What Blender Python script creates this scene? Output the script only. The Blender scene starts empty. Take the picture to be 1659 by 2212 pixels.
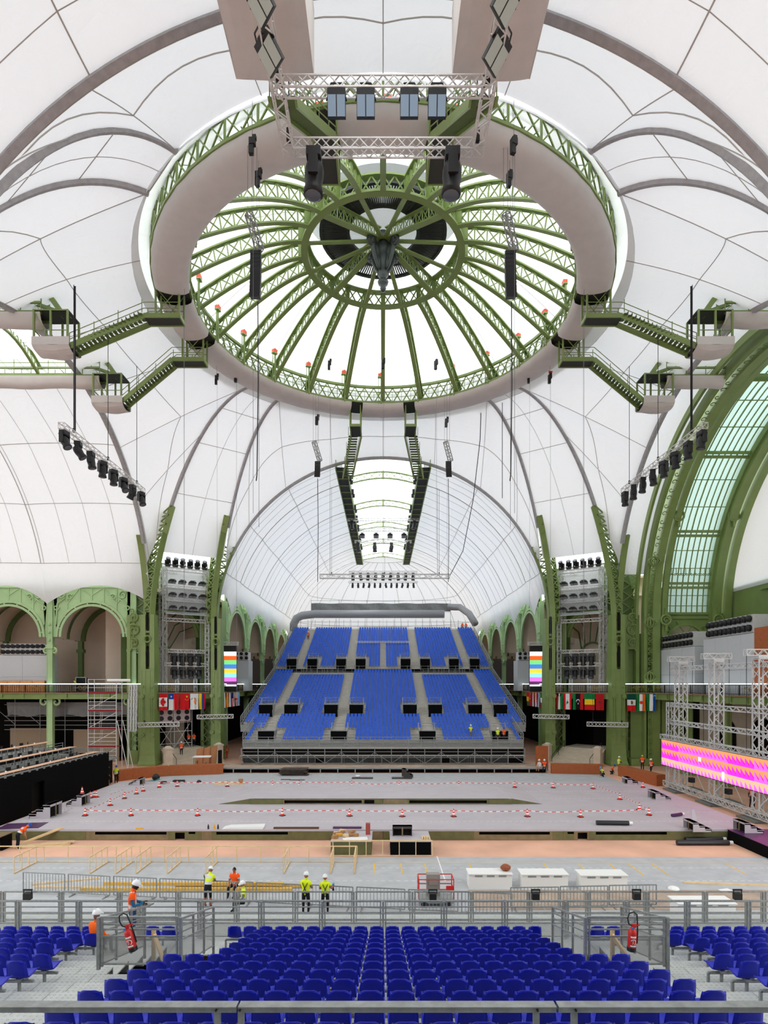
import bpy, math, random
from mathutils import Vector, Matrix, Quaternion
random.seed(7)
PI = math.pi
scene = bpy.context.scene
COL = scene.collection
# ------------------------------------------------------------------ camera
EYE = 10.3; F = 1276.0; CU = 827.5; CV = 1478.0
camd = bpy.data.cameras.new('camera'); cam = bpy.data.objects.new('camera', camd); COL.objects.link(cam)
cam.location = (0, 0, EYE); cam.rotation_euler = (PI/2, 0, 0)
camd.sensor_width = 36; camd.lens = 36*F/2212; camd.shift_y = (CV-1106)/2212; camd.shift_x = (829.5-CU)/2212
camd.clip_end = 600
scene.camera = cam
# ------------------------------------------------------------------ overcast sky and exposure
world = bpy.data.worlds.new('overcast_sky'); scene.world = world; world.use_nodes = True
bgn = world.node_tree.nodes['Background']; bgn.inputs[0].default_value = (0.95, 0.98, 1.0, 1); bgn.inputs[1].default_value = 2.4
vs = scene.view_settings
vs.view_transform = 'Standard'; vs.look = 'None'; vs.gamma = 1; vs.use_curve_mapping = False; vs.exposure = 0.32
# ------------------------------------------------------------------ helpers
def V(*a): return Vector(a)
def P(u, v, Y):                       # photograph pixel seen at depth Y -> point in the hall
    return Vector(((u-CU)/F*Y, Y, EYE-(v-CV)/F*Y))
def G(u, v, z=0.0):                   # photograph pixel lying on the level z
    Y = F*(EYE-z)/(v-CV); return P(u, v, Y)
class MB:
    def __init__(s): s.v = []; s.f = []; s.m = []
    def add(s, vs_, fs, m=0):
        o = len(s.v); s.v.extend(vs_)
        for f in fs: s.f.append(tuple(i+o for i in f)); s.m.append(m)
    def box(s, c, d, rz=0, m=0):
        x, y, z = d[0]/2, d[1]/2, d[2]/2; ca, sa = math.cos(rz), math.sin(rz)
        pts = []
        for k in (-z, z):
            for i, j in ((-x, -y), (x, -y), (x, y), (-x, y)):
                pts.append((c[0]+i*ca-j*sa, c[1]+i*sa+j*ca, c[2]+k))
        s.add(pts, BOXF, m); return s
    def box2(s, a, b, m=0):
        return s.box([(a[i]+b[i])/2 for i in range(3)], [abs(b[i]-a[i]) for i in range(3)], 0, m)
    def bar(s, p, q, w=.06, h=None, up=(0, 0, 1), m=0, cap=True):
        p = Vector(p); q = Vector(q); d = q-p
        if d.length < 1e-6: return s
        h = w if h is None else h
        d.normalize(); up = Vector(up)
        if abs(d.dot(up)) > .98: up = Vector((0, 1, 0)) if abs(d.y) < .9 else Vector((1, 0, 0))
        a = d.cross(up).normalized()*(w/2); b = a.cross(d).normalized()*(h/2)
        s.add([tuple(x) for x in (p-a-b, p+a-b, p+a+b, p-a+b, q-a-b, q+a-b, q+a+b, q-a+b)], BOXF if cap else BOXN, m); return s
    def tube(s, pts, r, n=6, m=0, cap=True, closed=False):
        pts = [Vector(p) for p in pts]; rr = r if isinstance(r, (list, tuple)) else [r]*len(pts)
        o = len(s.v); N = len(pts); prev = None
        for i, p in enumerate(pts):
            t = (pts[min(i+1, N-1)]-pts[max(i-1, 0)])
            if t.length < 1e-9: t = Vector((0, 0, 1))
            t.normalize()
            if prev is None:
                a = t.cross(Vector((0, 0, 1)));
                if a.length < .05: a = t.cross(Vector((1, 0, 0)))
            else:
                a = prev-t*prev.dot(t)
                if a.length < 1e-6: a = t.cross(Vector((1, 0, 0)))
            a.normalize(); prev = a; b = t.cross(a)
            for k in range(n):
                th = 2*PI*k/n; s.v.append(tuple(p+(a*math.cos(th)+b*math.sin(th))*rr[i]))
        for i in range(N-1):
            for k in range(n):
                s.f.append((o+i*n+k, o+i*n+(k+1) % n, o+(i+1)*n+(k+1) % n, o+(i+1)*n+k)); s.m.append(m)
        if cap:
            s.f.append(tuple(o+k for k in reversed(range(n)))); s.m.append(m)
            s.f.append(tuple(o+(N-1)*n+k for k in range(n))); s.m.append(m)
        return s
    def lathe(s, prof, c=(0, 0, 0), n=16, m=0, sx=1, sy=1):
        o = len(s.v)
        for r, z in prof:
            for k in range(n):
                th = 2*PI*k/n; s.v.append((c[0]+r*math.cos(th)*sx, c[1]+r*math.sin(th)*sy, c[2]+z))
        for i in range(len(prof)-1):
            for k in range(n):
                s.f.append((o+i*n+k, o+i*n+(k+1) % n, o+(i+1)*n+(k+1) % n, o+(i+1)*n+k)); s.m.append(m)
        s.f.append(tuple(o+k for k in reversed(range(n)))); s.m.append(m)
        s.f.append(tuple(o+(len(prof)-1)*n+k for k in range(n))); s.m.append(m)
        return s
    def grid(s, fn, nu, nv, m=0):
        o = len(s.v)
        for j in range(nv+1):
            for i in range(nu+1): s.v.append(tuple(fn(i/nu, j/nv)))
        for j in range(nv):
            for i in range(nu):
                a = o+j*(nu+1)+i; s.f.append((a, a+1, a+nu+2, a+nu+1)); s.m.append(m)
        return s
    def prism(s, outline, d, m=0):    # outline: list of 3D points; d: extrusion vector
        o = len(s.v); n = len(outline); d = Vector(d)
        s.v.extend(tuple(p) for p in outline); s.v.extend(tuple(Vector(p)+d) for p in outline)
        s.f.append(tuple(o+i for i in reversed(range(n)))); s.m.append(m)
        s.f.append(tuple(o+n+i for i in range(n))); s.m.append(m)
        for i in range(n):
            j = (i+1) % n; s.f.append((o+i, o+j, o+n+j, o+n+i)); s.m.append(m)
        return s
    def truss(s, p, q, w=.3, r=.025, step=None, m=0, up=(0, 0, 1), h=None):   # square aluminium truss
        p = Vector(p); q = Vector(q); d = q-p; L = d.length; d.normalize(); up = Vector(up)
        if abs(d.dot(up)) > .98: up = Vector((0, 1, 0))
        h = w if h is None else h
        a = d.cross(up).normalized()*(w/2); b = a.cross(d).normalized()*(h/2)
        cs = (-a-b, a-b, a+b, -a+b)
        for c in cs: s.bar(p+c, q+c, r*2, m=m)
        n = max(2, round(L/(step or w*1.1)))
        for k in range(4):
            c0, c1 = cs[k], cs[(k+1) % 4]
            for i in range(n):
                e0 = p+d*(L*i/n); e1 = p+d*(L*(i+1)/n)
                if i % 2: c0_, c1_ = c1, c0
                else: c0_, c1_ = c0, c1
                s.bar(e0+c0_, e1+c1_, r*1.3, m=m, cap=False)
            s.bar(p+c0, p+c1, r*1.5, m=m); s.bar(q+c0, q+c1, r*1.5, m=m)
        return s
    def ball(s, c, r, n=8, m=0, sz=1.0, half=False):
        k = n//2; lo = 0 if half else -PI/2
        prof = [(max(1e-3, r*math.cos(lo+(PI/2-lo)*i/k)), r*sz*math.sin(lo+(PI/2-lo)*i/k)) for i in range(k+1)]
        return s.lathe(prof, c, n, m)
    def xf(s, M):
        s.v = [tuple(M @ Vector(p)) for p in s.v]; return s
    def join(s, o, M=None):
        vs_ = o.v if M is None else [tuple(M @ Vector(p)) for p in o.v]
        k = len(s.v); s.v.extend(vs_); s.f.extend(tuple(i+k for i in f) for f in o.f); s.m.extend(o.m); return s
BOXF = ((0, 3, 2, 1), (4, 5, 6, 7), (0, 1, 5, 4), (1, 2, 6, 5), (2, 3, 7, 6), (3, 0, 4, 7))
BOXN = ((0, 1, 5, 4), (1, 2, 6, 5), (2, 3, 7, 6), (3, 0, 4, 7))
def mesh(mb, mats, name='mesh', smooth=False):
    me = bpy.data.meshes.new(name); me.from_pydata(mb.v, [], mb.f)
    if not isinstance(mats, (list, tuple)): mats = [mats]
    for m in mats: me.materials.append(m)
    if len(mats) > 1: me.polygons.foreach_set('material_index', mb.m)
    if smooth: me.polygons.foreach_set('use_smooth', [True]*len(mb.f))
    me.update(); return me
def tag(o, label=None, cat=None, group=None, kind=None):
    if label: o['label'] = label
    if cat: o['category'] = cat
    if group: o['group'] = group
    if kind: o['kind'] = kind
    return o
def thing(name, loc=(0, 0, 0), rz=0, label=None, cat=None, group=None, kind=None):
    o = bpy.data.objects.new(name, None); COL.objects.link(o); o.empty_display_size = .2
    o.location = loc; o.rotation_euler = (0, 0, rz); return tag(o, label, cat, group, kind)
def obj(name, mb, mats, parent=None, world=False, smooth=False, loc=None, **kw):
    """one mesh object; world=True: mb is in hall coordinates and is moved into the parent's (unrotated) frame"""
    if loc is not None and parent is None:
        mb.v = [(p[0]-loc[0], p[1]-loc[1], p[2]-loc[2]) for p in mb.v]
    if parent is not None and world:
        l = Vector((0, 0, 0)); q = parent
        while q is not None: l += q.location; q = q.parent
        mb.v = [(p[0]-l.x, p[1]-l.y, p[2]-l.z) for p in mb.v]
    me = mb if isinstance(mb, bpy.types.Mesh) else mesh(mb, mats, name, smooth)
    o = bpy.data.objects.new(name, me); COL.objects.link(o)
    if parent is not None: o.parent = parent
    elif loc is not None: o.location = loc
    return tag(o, **kw)
def inst(name, me, parent=None, loc=(0, 0, 0), rz=0, scale=None, **kw):
    o = bpy.data.objects.new(name, me); COL.objects.link(o); o.parent = parent
    o.location = loc; o.rotation_euler = (0, 0, rz)
    if scale: o.scale = scale
    return tag(o, **kw)
def dup(root, loc, rz=0, label=None, group=None):
    r = root.copy(); COL.objects.link(r); r.location = loc; r.rotation_euler = (0, 0, rz)
    if label: r['label'] = label
    if group: r['group'] = group
    for ch in list(root.children):
        c = ch.copy(); COL.objects.link(c); c.parent = r
        for g in list(ch.children):
            d = g.copy(); COL.objects.link(d); d.parent = c
    return r
# ------------------------------------------------------------------ materials
MT = {}
def srgb(r, g, b):
    f = lambda c: (c/255/12.92) if c/255 <= .04045 else ((c/255+.055)/1.055)**2.4
    return (f(r), f(g), f(b), 1)
def mat(name, rgb, rough=.6, metal=0.0, noise=0.0, scale=5.0, bump=0.0, spec=.5, emit=0.0, detail=4):
    m = bpy.data.materials.new(name); m.use_nodes = True; nt = m.node_tree; b = nt.nodes['Principled BSDF']
    c = srgb(*rgb); b.inputs['Base Color'].default_value = c; b.inputs['Roughness'].default_value = rough
    b.inputs['Metallic'].default_value = metal; b.inputs['Specular IOR Level'].default_value = spec
    if emit:
        b.inputs['Emission Color'].default_value = c; b.inputs['Emission Strength'].default_value = emit
    if noise or bump:
        tc = nt.nodes.new('ShaderNodeTexCoord'); n = nt.nodes.new('ShaderNodeTexNoise'); n.inputs['Scale'].default_value = scale; n.inputs['Detail'].default_value = detail
        nt.links.new(tc.outputs['Object'], n.inputs['Vector'])
        if noise:
            r = nt.nodes.new('ShaderNodeMapRange'); r.inputs['From Min'].default_value = .3; r.inputs['From Max'].default_value = .7
            r.inputs['To Min'].default_value = 1-noise; r.inputs['To Max'].default_value = 1+noise*.6
            nt.links.new(n.outputs['Fac'], r.inputs['Value'])
            mx = nt.nodes.new('ShaderNodeMix'); mx.data_type = 'RGBA'; mx.blend_type = 'MULTIPLY'; mx.inputs['Factor'].default_value = 1
            mx.inputs['A'].default_value = c; nt.links.new(r.outputs['Result'], mx.inputs['B']); nt.links.new(mx.outputs['Result'], b.inputs['Base Color'])
        if bump:
            bp = nt.nodes.new('ShaderNodeBump'); bp.inputs['Strength'].default_value = bump; bp.inputs['Distance'].default_value = .02
            nt.links.new(n.outputs['Fac'], bp.inputs['Height']); nt.links.new(bp.outputs['Normal'], b.inputs['Normal'])
    MT[name] = m; return m
def fabric_mat(name, rgb, trans=.55):
    m = bpy.data.materials.new(name); m.use_nodes = True; nt = m.node_tree; nt.nodes.clear()
    out = nt.nodes.new('ShaderNodeOutputMaterial'); mx = nt.nodes.new('ShaderNodeMixShader')
    d = nt.nodes.new('ShaderNodeBsdfDiffuse'); t = nt.nodes.new('ShaderNodeBsdfTranslucent')
    c = srgb(*rgb); d.inputs['Color'].default_value = c; t.inputs['Color'].default_value = c; mx.inputs['Fac'].default_value = trans
    tc = nt.nodes.new('ShaderNodeTexCoord'); n = nt.nodes.new('ShaderNodeTexNoise'); n.inputs['Scale'].default_value = .9; n.inputs['Detail'].default_value = 3; n.inputs['Distortion'].default_value = 1.2
    bp = nt.nodes.new('ShaderNodeBump'); bp.inputs['Strength'].default_value = .55; bp.inputs['Distance'].default_value = .16
    nt.links.new(tc.outputs['Object'], n.inputs['Vector']); nt.links.new(n.outputs['Fac'], bp.inputs['Height'])
    nt.links.new(bp.outputs['Normal'], d.inputs['Normal']); nt.links.new(bp.outputs['Normal'], t.inputs['Normal'])
    nt.links.new(d.outputs[0], mx.inputs[1]); nt.links.new(t.outputs[0], mx.inputs[2]); nt.links.new(mx.outputs[0], out.inputs[0])
    MT[name] = m; return m
FAB = fabric_mat('white_canopy_fabric', (234, 236, 238), .24)
FABD = fabric_mat('bright_dome_velum', (253, 253, 253), .88)
SKIRT = mat('skirt_fabric', (210, 206, 202), .85, noise=.04, scale=1.2, bump=.3)
HEM = mat('grey_hem_fabric', (172, 172, 174), .8, noise=.15, scale=3)
SEAM = mat('seam_cord', (182, 178, 172), .8)
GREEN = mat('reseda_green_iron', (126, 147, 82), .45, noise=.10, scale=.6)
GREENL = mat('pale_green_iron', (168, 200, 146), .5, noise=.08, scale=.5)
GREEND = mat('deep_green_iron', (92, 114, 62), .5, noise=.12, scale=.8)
ALU = mat('aluminium', (216, 216, 214), .45, .2, noise=.08, scale=6)
GALV = mat('galvanised_steel', (150, 153, 151), .5, .3, noise=.22, scale=9, bump=.1)
BLACK = mat('black_housing', (20, 20, 21), .5)
BLACKF = mat('black_drape', (9, 9, 10), .9, spec=.1)
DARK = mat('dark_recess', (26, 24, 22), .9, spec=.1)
CREAM = mat('cream_plaster', (232, 213, 192), .9, noise=.05, scale=.4)
STONE = mat('pale_stone', (205, 192, 172), .85, noise=.10, scale=1.5, bump=.2)
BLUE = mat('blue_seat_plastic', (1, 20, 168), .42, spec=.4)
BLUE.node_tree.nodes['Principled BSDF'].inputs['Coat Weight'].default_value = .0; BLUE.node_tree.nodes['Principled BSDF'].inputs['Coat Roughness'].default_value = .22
CABLE = mat('black_cable', (30, 30, 30), .6)
WIRE = mat('steel_wire', (120, 120, 122), .5, .5)
RED = mat('red_paint', (205, 36, 28), .5)
WHITE = mat('white_laminate', (236, 236, 232), .5)
# ================================================================== THE HALL
YC = 53.0; RV = 22.4; ZS = 18.6; ZR = 43.4            # crossing centre, vault radius, springing, dome ring level
def lerp(a, b, t): return a+(b-a)*t
# ---- floor
mb = MB(); mb.box2((-110, -45, -.4), (110, 185, 0))
SALMON = mat('salmon_concrete', (226, 176, 148), .8, noise=.16, scale=.35, bump=.15, detail=8)
obj('floor', mb, SALMON, kind='structure', label='salmon pink concrete floor of the hall')
CARPET = mat('grey_carpet', (180, 182, 184), .9, noise=.10, scale=1.3, bump=.3, detail=9)
BOARD = mat('worn_boards', (176, 156, 138), .85, noise=.25, scale=.8)
# ---- canopy
ceil = thing('ceiling', (0, 0, 0), label='white translucent fabric canopy lined under the iron and glass roof', kind='structure')
def panel(fn, nu=10, nv=8, name='fabric_panel', m=None):
    mb = MB().grid(fn, nu, nv); return obj(name, mb, m or FAB, ceil, smooth=True)
def seam(pts, r=.035, m=None, name='seam'):
    return obj(name, MB().tube(pts, r, 5), m or SEAM, ceil)
def vault(ptf, inw, bays, phis, hem=None, sub=4, A=.45):
    """ptf(s, phi) point on the barrel, inw(phi) inward normal"""
    for a, b in zip(bays[:-1], bays[1:]):
        for p, q in zip(phis[:-1], phis[1:]):
            def fn(u, v, a=a, b=b, p=p, q=q):
                s_ = lerp(a, b, u); ph = lerp(p, q, v)
                k = A*abs(math.sin(PI*u))**.7*1.0-.2*math.sin(PI*v)*math.sin(PI*u)
                return ptf(s_, ph)-inw(ph)*k
            panel(fn, 12, 6)
        for k in range(1, sub):
            u = k/sub; kk = A*abs(math.sin(PI*u))**.7
            for p, q in zip(phis[:-1], phis[1:]):
                seam([ptf(lerp(a, b, u), lerp(p, q, i/6))-inw(lerp(p, q, i/6))*(kk-.2*math.sin(PI*i/6)*math.sin(PI*u)-.03) for i in range(7)], .022)
        for ph in phis:
            seam([ptf(lerp(a, b, i/12), ph)-inw(ph)*(A*abs(math.sin(PI*i/12))**.7-.04) for i in range(13)], .04)
        if hem:
            p = phis[0]
            def fh(u, v, a=a, b=b, p=p):
                s_ = lerp(a, b, u); top = ptf(s_, p)-inw(p)*(A*abs(math.sin(PI*u))**.7)
                bot = hem(s_, 4*u*(1-u)); w = .12*math.sin(v*PI)*math.sin(26*u)*(1-2*abs(u-.5)*0)
                return top.lerp(bot, v)+inw(p)*w
            panel(fh, 28, 6)
    for s_ in bays:
        seam([ptf(s_, lerp(phis[0], phis[-1], i/24))+inw(lerp(phis[0], phis[-1], i/24))*.1 for i in range(25)], .05)
        seam([ptf(s_+.35, lerp(phis[0], phis[-1], i/24))+inw(lerp(phis[0], phis[-1], i/24))*.02 for i in range(25)], .03)
PH = [math.radians(a) for a in (18, 36.5, 55, 75.5)]
def inwx(sg): return lambda ph: Vector((-sg*math.cos(ph), 0, -math.sin(ph)))
def inwy(sg): return lambda ph: Vector((0, -sg*math.cos(ph), -math.sin(ph)))
NB = [80, 88, 101.6, 115.2, 128.8, 142.4]
for sg in (-1, 1):
    f = lambda s_, ph, sg=sg: Vector((sg*RV*math.cos(ph), s_, ZS+RV*math.sin(ph)))
    vault(f, inwx(sg), NB, PH, hem=lambda s_, k, sg=sg: Vector((sg*(RV+.2), s_, 20.6+2.4*k)))
    vault(f, inwx(sg), [26, 19, 7, -12], PH, sub=3)
    # transept, left arm: far and near flank
    f2 = lambda s_, ph, sg=sg: Vector((s_, YC+sg*RV*math.cos(ph), ZS+RV*math.sin(ph)))
    vault(f2, inwy(sg), [-29.7, -43, -53.6, -64.2], PH, hem=lambda s_, k, sg=sg: Vector((s_, YC+sg*(RV+.2), 20.6+2.3*k)))
# ridge strips over the arms
def strip(ax, a, b):
    n = max(1, round(abs(b-a)/13.6))
    for k in range(n):
        s0, s1 = lerp(a, b, k/n), lerp(a, b, (k+1)/n)
        def fn(u, v):
            x = lerp(-5.9, 5.9, u); z = 41.1+.9*(1-(x/5.9)**2)+.3*math.sin(PI*v); s_ = lerp(s0, s1, v)
            return (x, s_, z) if ax == 'y' else (s_, YC+x, z)
        panel(fn, 8, 8, m=FABD)
        for x in (-2, 0, 2):
            z = 41.05+.9*(1-(x/5.9)**2)
            seam([((x, lerp(s0, s1, v/8), z+.3*math.sin(PI*v/8)) if ax == 'y' else (lerp(s0, s1, v/8), YC+x, z+.3*math.sin(PI*v/8))) for v in range(9)], .02)
strip('y', 80, 142.4); strip('y', 26, -12); strip('x', -29.7, -64.2); strip('x', 29.7, 34)
# hipped far end of the nave
def hip(th, ph): return Vector((RV*math.cos(ph)*math.sin(th), 142.4+.62*RV*math.cos(ph)*math.cos(th), ZS+RV*math.sin(ph)))
TH = [math.radians(a) for a in (-90, -58, -36, -13, 13, 36, 58, 90)]
for a, b in zip(TH[:-1], TH[1:]):
    for p, q in zip([0, .12]+PH[:-1], [.12]+PH[0:]):
        panel(lambda u, v: hip(lerp(a, b, u), lerp(p, q, v))*(1) , 6, 4)
    seam([hip(b, PH[-1]*i/16)+Vector((0, -.1, -.05)) for i in range(17)], .05)
    seam([hip((a+b)/2, PH[-1]*i/16)+Vector((0, -.1, -.05)) for i in range(17)], .025)
for p in PH: seam([hip(lerp(TH[0], TH[-1], i/28), p)+Vector((0, -.1, -.05)) for i in range(29)], .05)
panel(lambda u, v: hip(lerp(-PI/2, PI/2, u), PH[-1])*(1-v)+Vector((0, 142.4, 41.3))*v, 14, 3)
# added light-blocking wall behind the camera, fabric closing the left arm
wb = MB(); wb.box2((-30, -12.4, 0), (30, -12, 42)); obj('wall_back_blocker', wb, DARK, kind='structure', label='unseen dark wall added behind the camera to darken the seat backs')
panel(lambda u, v: Vector((-64.2, lerp(30, 76, u), lerp(8, 42, v))), 4, 4)
# ---- crossing: patches between the dome ring and the four big arches
def ring(th, r=20.0, z=ZR): return Vector((r*math.cos(th), YC+r*math.sin(th), z))
def rib(p0, p1, t):
    h = (1-math.cos(t*PI/2))**.8; return Vector((lerp(p0.x, p1.x, h), lerp(p0.y, p1.y, h), lerp(p0.z, p1.z, math.sin(t*PI/2))))
RIBS = {}
def B_(sx, sy): return Vector((sx*22.4, YC+sy*27, ZS))
def A_(sx, sy): return Vector((sx*29.7, YC+sy*22.4, ZS))
def rfab(s_): return 19.55+1.5*max(0, -s_)**.8
def rt(k, sx, sy):                      # where the rib of a pillar meets the ring
    a = math.radians(52 if k == 'B' else 40); return Vector((sx*rfab(sy*math.sin(a))*math.cos(a), YC+sy*rfab(sy*math.sin(a))*math.sin(a), ZR))
def ringseg(p, q, t):
    a0 = math.atan2(p.y-YC, p.x); a1 = math.atan2(q.y-YC, q.x); d = (a1-a0+PI) % (2*PI)-PI
    return ring(a0+d*t, rfab(math.sin(a0+d*t)))
def patch(pl, pr, kl, kr, tl, tr, arch):
    def top(t):
        if t < .3: return rib(pl, tl, t/.3)
        if t > .7: return rib(pr, tr, (1-t)/.3)
        return ringseg(tl, tr, (t-.3)/.4)
    ts = [.10, .20, .30, .40, .5, .6, .70, .80, .90]
    c = Vector((0, YC, 30))
    def pt(s_, t):
        p = arch(t).lerp(top(t), s_); sagk = 1.1*math.sin(PI*s_)*max(0, math.sin(PI*t))**.5
        d = (Vector((0, YC, 24))-p).normalized(); loc = abs(math.sin(PI*(t-.1)/.1)) if .1 < t < .9 else 0
        pl = (math.exp(-s_/.10)+.5*math.exp(-(1-s_)/.08))*.09*math.sin(2*PI*t*64+3*s_)*min(1, 8*s_, 8*(1-s_)+.0)
        return p+d*(-sagk*.35)-d*(.35*loc*math.sin(PI*s_))+d*pl
    for a, b in zip(ts[:-1], ts[1:]):
        for s0, s1 in ((0, .5), (.5, 1)):
            panel(lambda u, v: pt(lerp(s0, s1, u), lerp(a, b, v)), 12, 30)
    d0 = Vector((0, 0, -.05))
    for t in ts[1:-1]: seam([pt(i/12, t)+d0 for i in range(13)], .03)
    seam([pt(.5, lerp(.1, .9, i/60))+d0 for i in range(61)], .035)
    return top
def band(fn, n, w, m=HEM, up=None, name='rib_sleeve'):
    """grey sleeve of fabric round a rib: flat tube along fn(t)"""
    mb = MB(); pts = [fn(i/n) for i in range(n+1)]; o = None; c = Vector((0, YC, 30))
    rows = []
    for i, p in enumerate(pts):
        t = (pts[min(i+1, n)]-pts[max(i-1, 0)]).normalized(); d = (c-p); d = (d-t*d.dot(t)).normalized(); sd = t.cross(d)
        rows.append([p+d*.22-sd*w*.3, p+d*.22+sd*w*.3, p+sd*w/2-d*.15, p-sd*w/2-d*.15])
    for i in range(n):
        a, b = rows[i], rows[i+1]
        for k in range(4): mb.add([tuple(a[k]), tuple(a[(k+1) % 4]), tuple(b[(k+1) % 4]), tuple(b[k])], [(0, 1, 2, 3)])
    return obj(name, mb, m, ceil)
for sy in (1, -1):
    Yb = YC+sy*27
    patch(B_(-1, sy), B_(1, sy), 0, 0, rt('B', -1, sy), rt('B', 1, sy), lambda t, Yb=Yb: Vector((-RV*math.cos(PI*t), Yb, ZS+RV*math.sin(PI*t))))
    band(lambda t, Yb=Yb: Vector((-RV*math.cos(PI*lerp(.135, .865, t)), Yb, ZS+RV*math.sin(PI*lerp(.135, .865, t)))), 48, .5 if sy > 0 else .55)
for sx in (-1, 1):
    Xa = sx*29.7
    patch(A_(sx, -1), A_(sx, 1), 0, 0, rt('A', sx, -1), rt('A', sx, 1), lambda t, Xa=Xa: Vector((Xa, YC-RV*math.cos(PI*t), ZS+RV*math.sin(PI*t))))
    band(lambda t, Xa=Xa: Vector((Xa, YC-RV*math.cos(PI*lerp(.135, .865, t)), ZS+RV*math.sin(PI*lerp(.135, .865, t)))), 48, .5)
    for sy in (-1, 1):
        a, b, ta, tb = A_(sx, sy), B_(sx, sy), rt('A', sx, sy), rt('B', sx, sy)
        for s0, s1 in ((.22, .42), (.42, .62), (.62, .8), (.8, 1)):
            for q0, q1 in ((0, .5), (.5, 1)):
                panel(lambda u, v: rib(a, ta, lerp(s0, s1, u)).lerp(rib(b, tb, lerp(s0, s1, u)), lerp(q0, q1, v))+(Vector((0, YC, 24))-a).normalized()*-.4*math.sin(PI*lerp(q0, q1, v))*math.sin(PI*u)*.7, 6, 6)
            seam([rib(a, ta, s1).lerp(rib(b, tb, s1), i/8) for i in range(9)], .035)
        seam([rib(a, ta, lerp(.22, 1, i/20)).lerp(rib(b, tb, lerp(.22, 1, i/20)), .5)+Vector((0, 0, -.06)) for i in range(21)], .022)
        for (p, q) in ((a, ta), (b, tb)):
            band(lambda t: rib(p, q, lerp(.33, 1, t)), 24, .42 if sy > 0 else .5)
# ---- dome: white velum above the ribs
def zdome(r): return 49.9-4.6*max(0, (r-7)/9.5)**1.5
mbd = []
for k in range(24):
    a0, a1 = 2*PI*(k+.5)/24, 2*PI*(k+1.5)/24
    panel(lambda u, v: Vector((lerp(20.6, 6.9, v)*math.cos(lerp(a0, a1, u)), YC+lerp(20.6, 6.9, v)*math.sin(lerp(a0, a1, u)), zdome(min(18.5, lerp(20.6, 6.9, v)))+1.1+.5*math.sin(PI*u)*math.sin(PI*v))), 6, 10, name='dome_panel', m=FABD)
    if k % 2 == 0:
        am = (a0+a1)/2
        seam([Vector((r*math.cos(am), YC+r*math.sin(am), zdome(min(18.5, r))+1.3)) for r in (19, 17, 15, 13, 11, 9, 7)], .03)
panel(lambda u, v: Vector((20.8*math.cos(2*PI*u), YC+20.8*math.sin(2*PI*u), lerp(43.2, 47.0, v))), 72, 2, name='ring_velum')
mb = MB(); mb.lathe([(7.6, 0), (7.6, .02)], (0, YC, 53.4), 32); obj('lantern_velum', mb, FAB, ceil)

# ================================================================== IRONWORK OF THE DOME
dome = thing('dome_frame', (0, YC, 43.4), label='green iron dome with lattice ribs, gallery ring and central lantern', kind='structure')
def lattice(mb, bot, top, n, w=.10, m=0, style='x'):
    for i in range(n):
        a0, a1 = bot(i/n), bot((i+1)/n); b0, b1 = top(i/n), top((i+1)/n)
        mb.bar(a0, b0, w, m=m, cap=False)
        mb.bar(a0, b1, w*.8, m=m, cap=False)
        if style == 'x': mb.bar(b0, a1, w*.8, m=m, cap=False)
mb = MB()                                                   # one rib along +x, dome-local
rb = lambda t: Vector((lerp(17.6, 7.1, t), 0, zdome(lerp(17.6, 7.1, t))-1.3-43.4))
rtp = lambda t: Vector((lerp(17.9, 7.1, t), 0, zdome(lerp(17.6, 7.1, t))-.05-43.4))
N = 14
for i in range(N):
    for fn in (rb, rtp): mb.bar(fn(i/N), fn((i+1)/N), .44, .13)
lattice(mb, rb, rtp, 10, .115)
mb.box((7.35, 0, zdome(7)-.6-43.4), (.5, .3, 1.2))
ribm = mesh(mb, GREEN, 'rib')
for k in range(24): inst('rib', ribm, dome, (0, 0, 0), 2*PI*k/24)
def ringmb(r0, r1, z0, z1, n=72, a0=0, a1=2*PI, mb=None):
    mb = mb or MB(); full = abs(a1-a0-2*PI) < 1e-6
    for i in range(n):
        t0, t1 = lerp(a0, a1, i/n), lerp(a0, a1, (i+1)/n)
        q = []
        for t in (t0, t1):
            for r, z in ((r0, z0), (r1, z0), (r1, z1), (r0, z1)): q.append((r*math.cos(t), r*math.sin(t), z))
        mb.add(q, ((0, 1, 5, 4), (1, 2, 6, 5), (2, 3, 7, 6), (3, 0, 4, 7))+(() if full else ((0, 3, 2, 1), (4, 5, 6, 7))))
    return mb
# lantern drum
mb = ringmb(6.7, 7.3, 5.1, 5.3); ringmb(6.6, 7.2, 6.5, 6.65, mb=mb)
for k in range(48):
    t0, t1 = 2*PI*k/48, 2*PI*(k+1)/48; c = lambda t, z: Vector((6.95*math.cos(t), 6.95*math.sin(t), z))
    mb.bar(c(t0, 5.2), c(t1, 6.55), .1, cap=False); mb.bar(c(t1, 5.2), c(t0, 6.55), .1, cap=False)
    if k % 2 == 0: mb.bar(c(t0, 5.2), c(t0, 6.55), .3)
obj('lantern_drum', mb, GREEN, dome)
main = MB(); thin = MB()
for m_, w, n in ((main, .55, 9), (thin, .36, 0)):
    b0 = lambda t: Vector((lerp(6.8, .4, t), 0, lerp(5.15, 6.6, t))); b1 = lambda t: Vector((lerp(6.8, .4, t), 0, lerp(6.5, 7.6, t)))
    m_.bar(b0(0), b0(1), w, .14)
    if n: m_.bar(b1(0), b1(1), w*.7, .1); lattice(m_, b0, b1, n, .08)
mm, tm = mesh(main, GREEN, 'lantern_girder'), mesh(thin, GREEN, 'lantern_strut')
for k in range(12):
    a = 2*PI*k/12+PI/12
    inst('lantern_girder' if k % 3 == 1 else 'lantern_strut', mm if k % 3 == 1 else tm, dome, (0, 0, 0), a)
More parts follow.
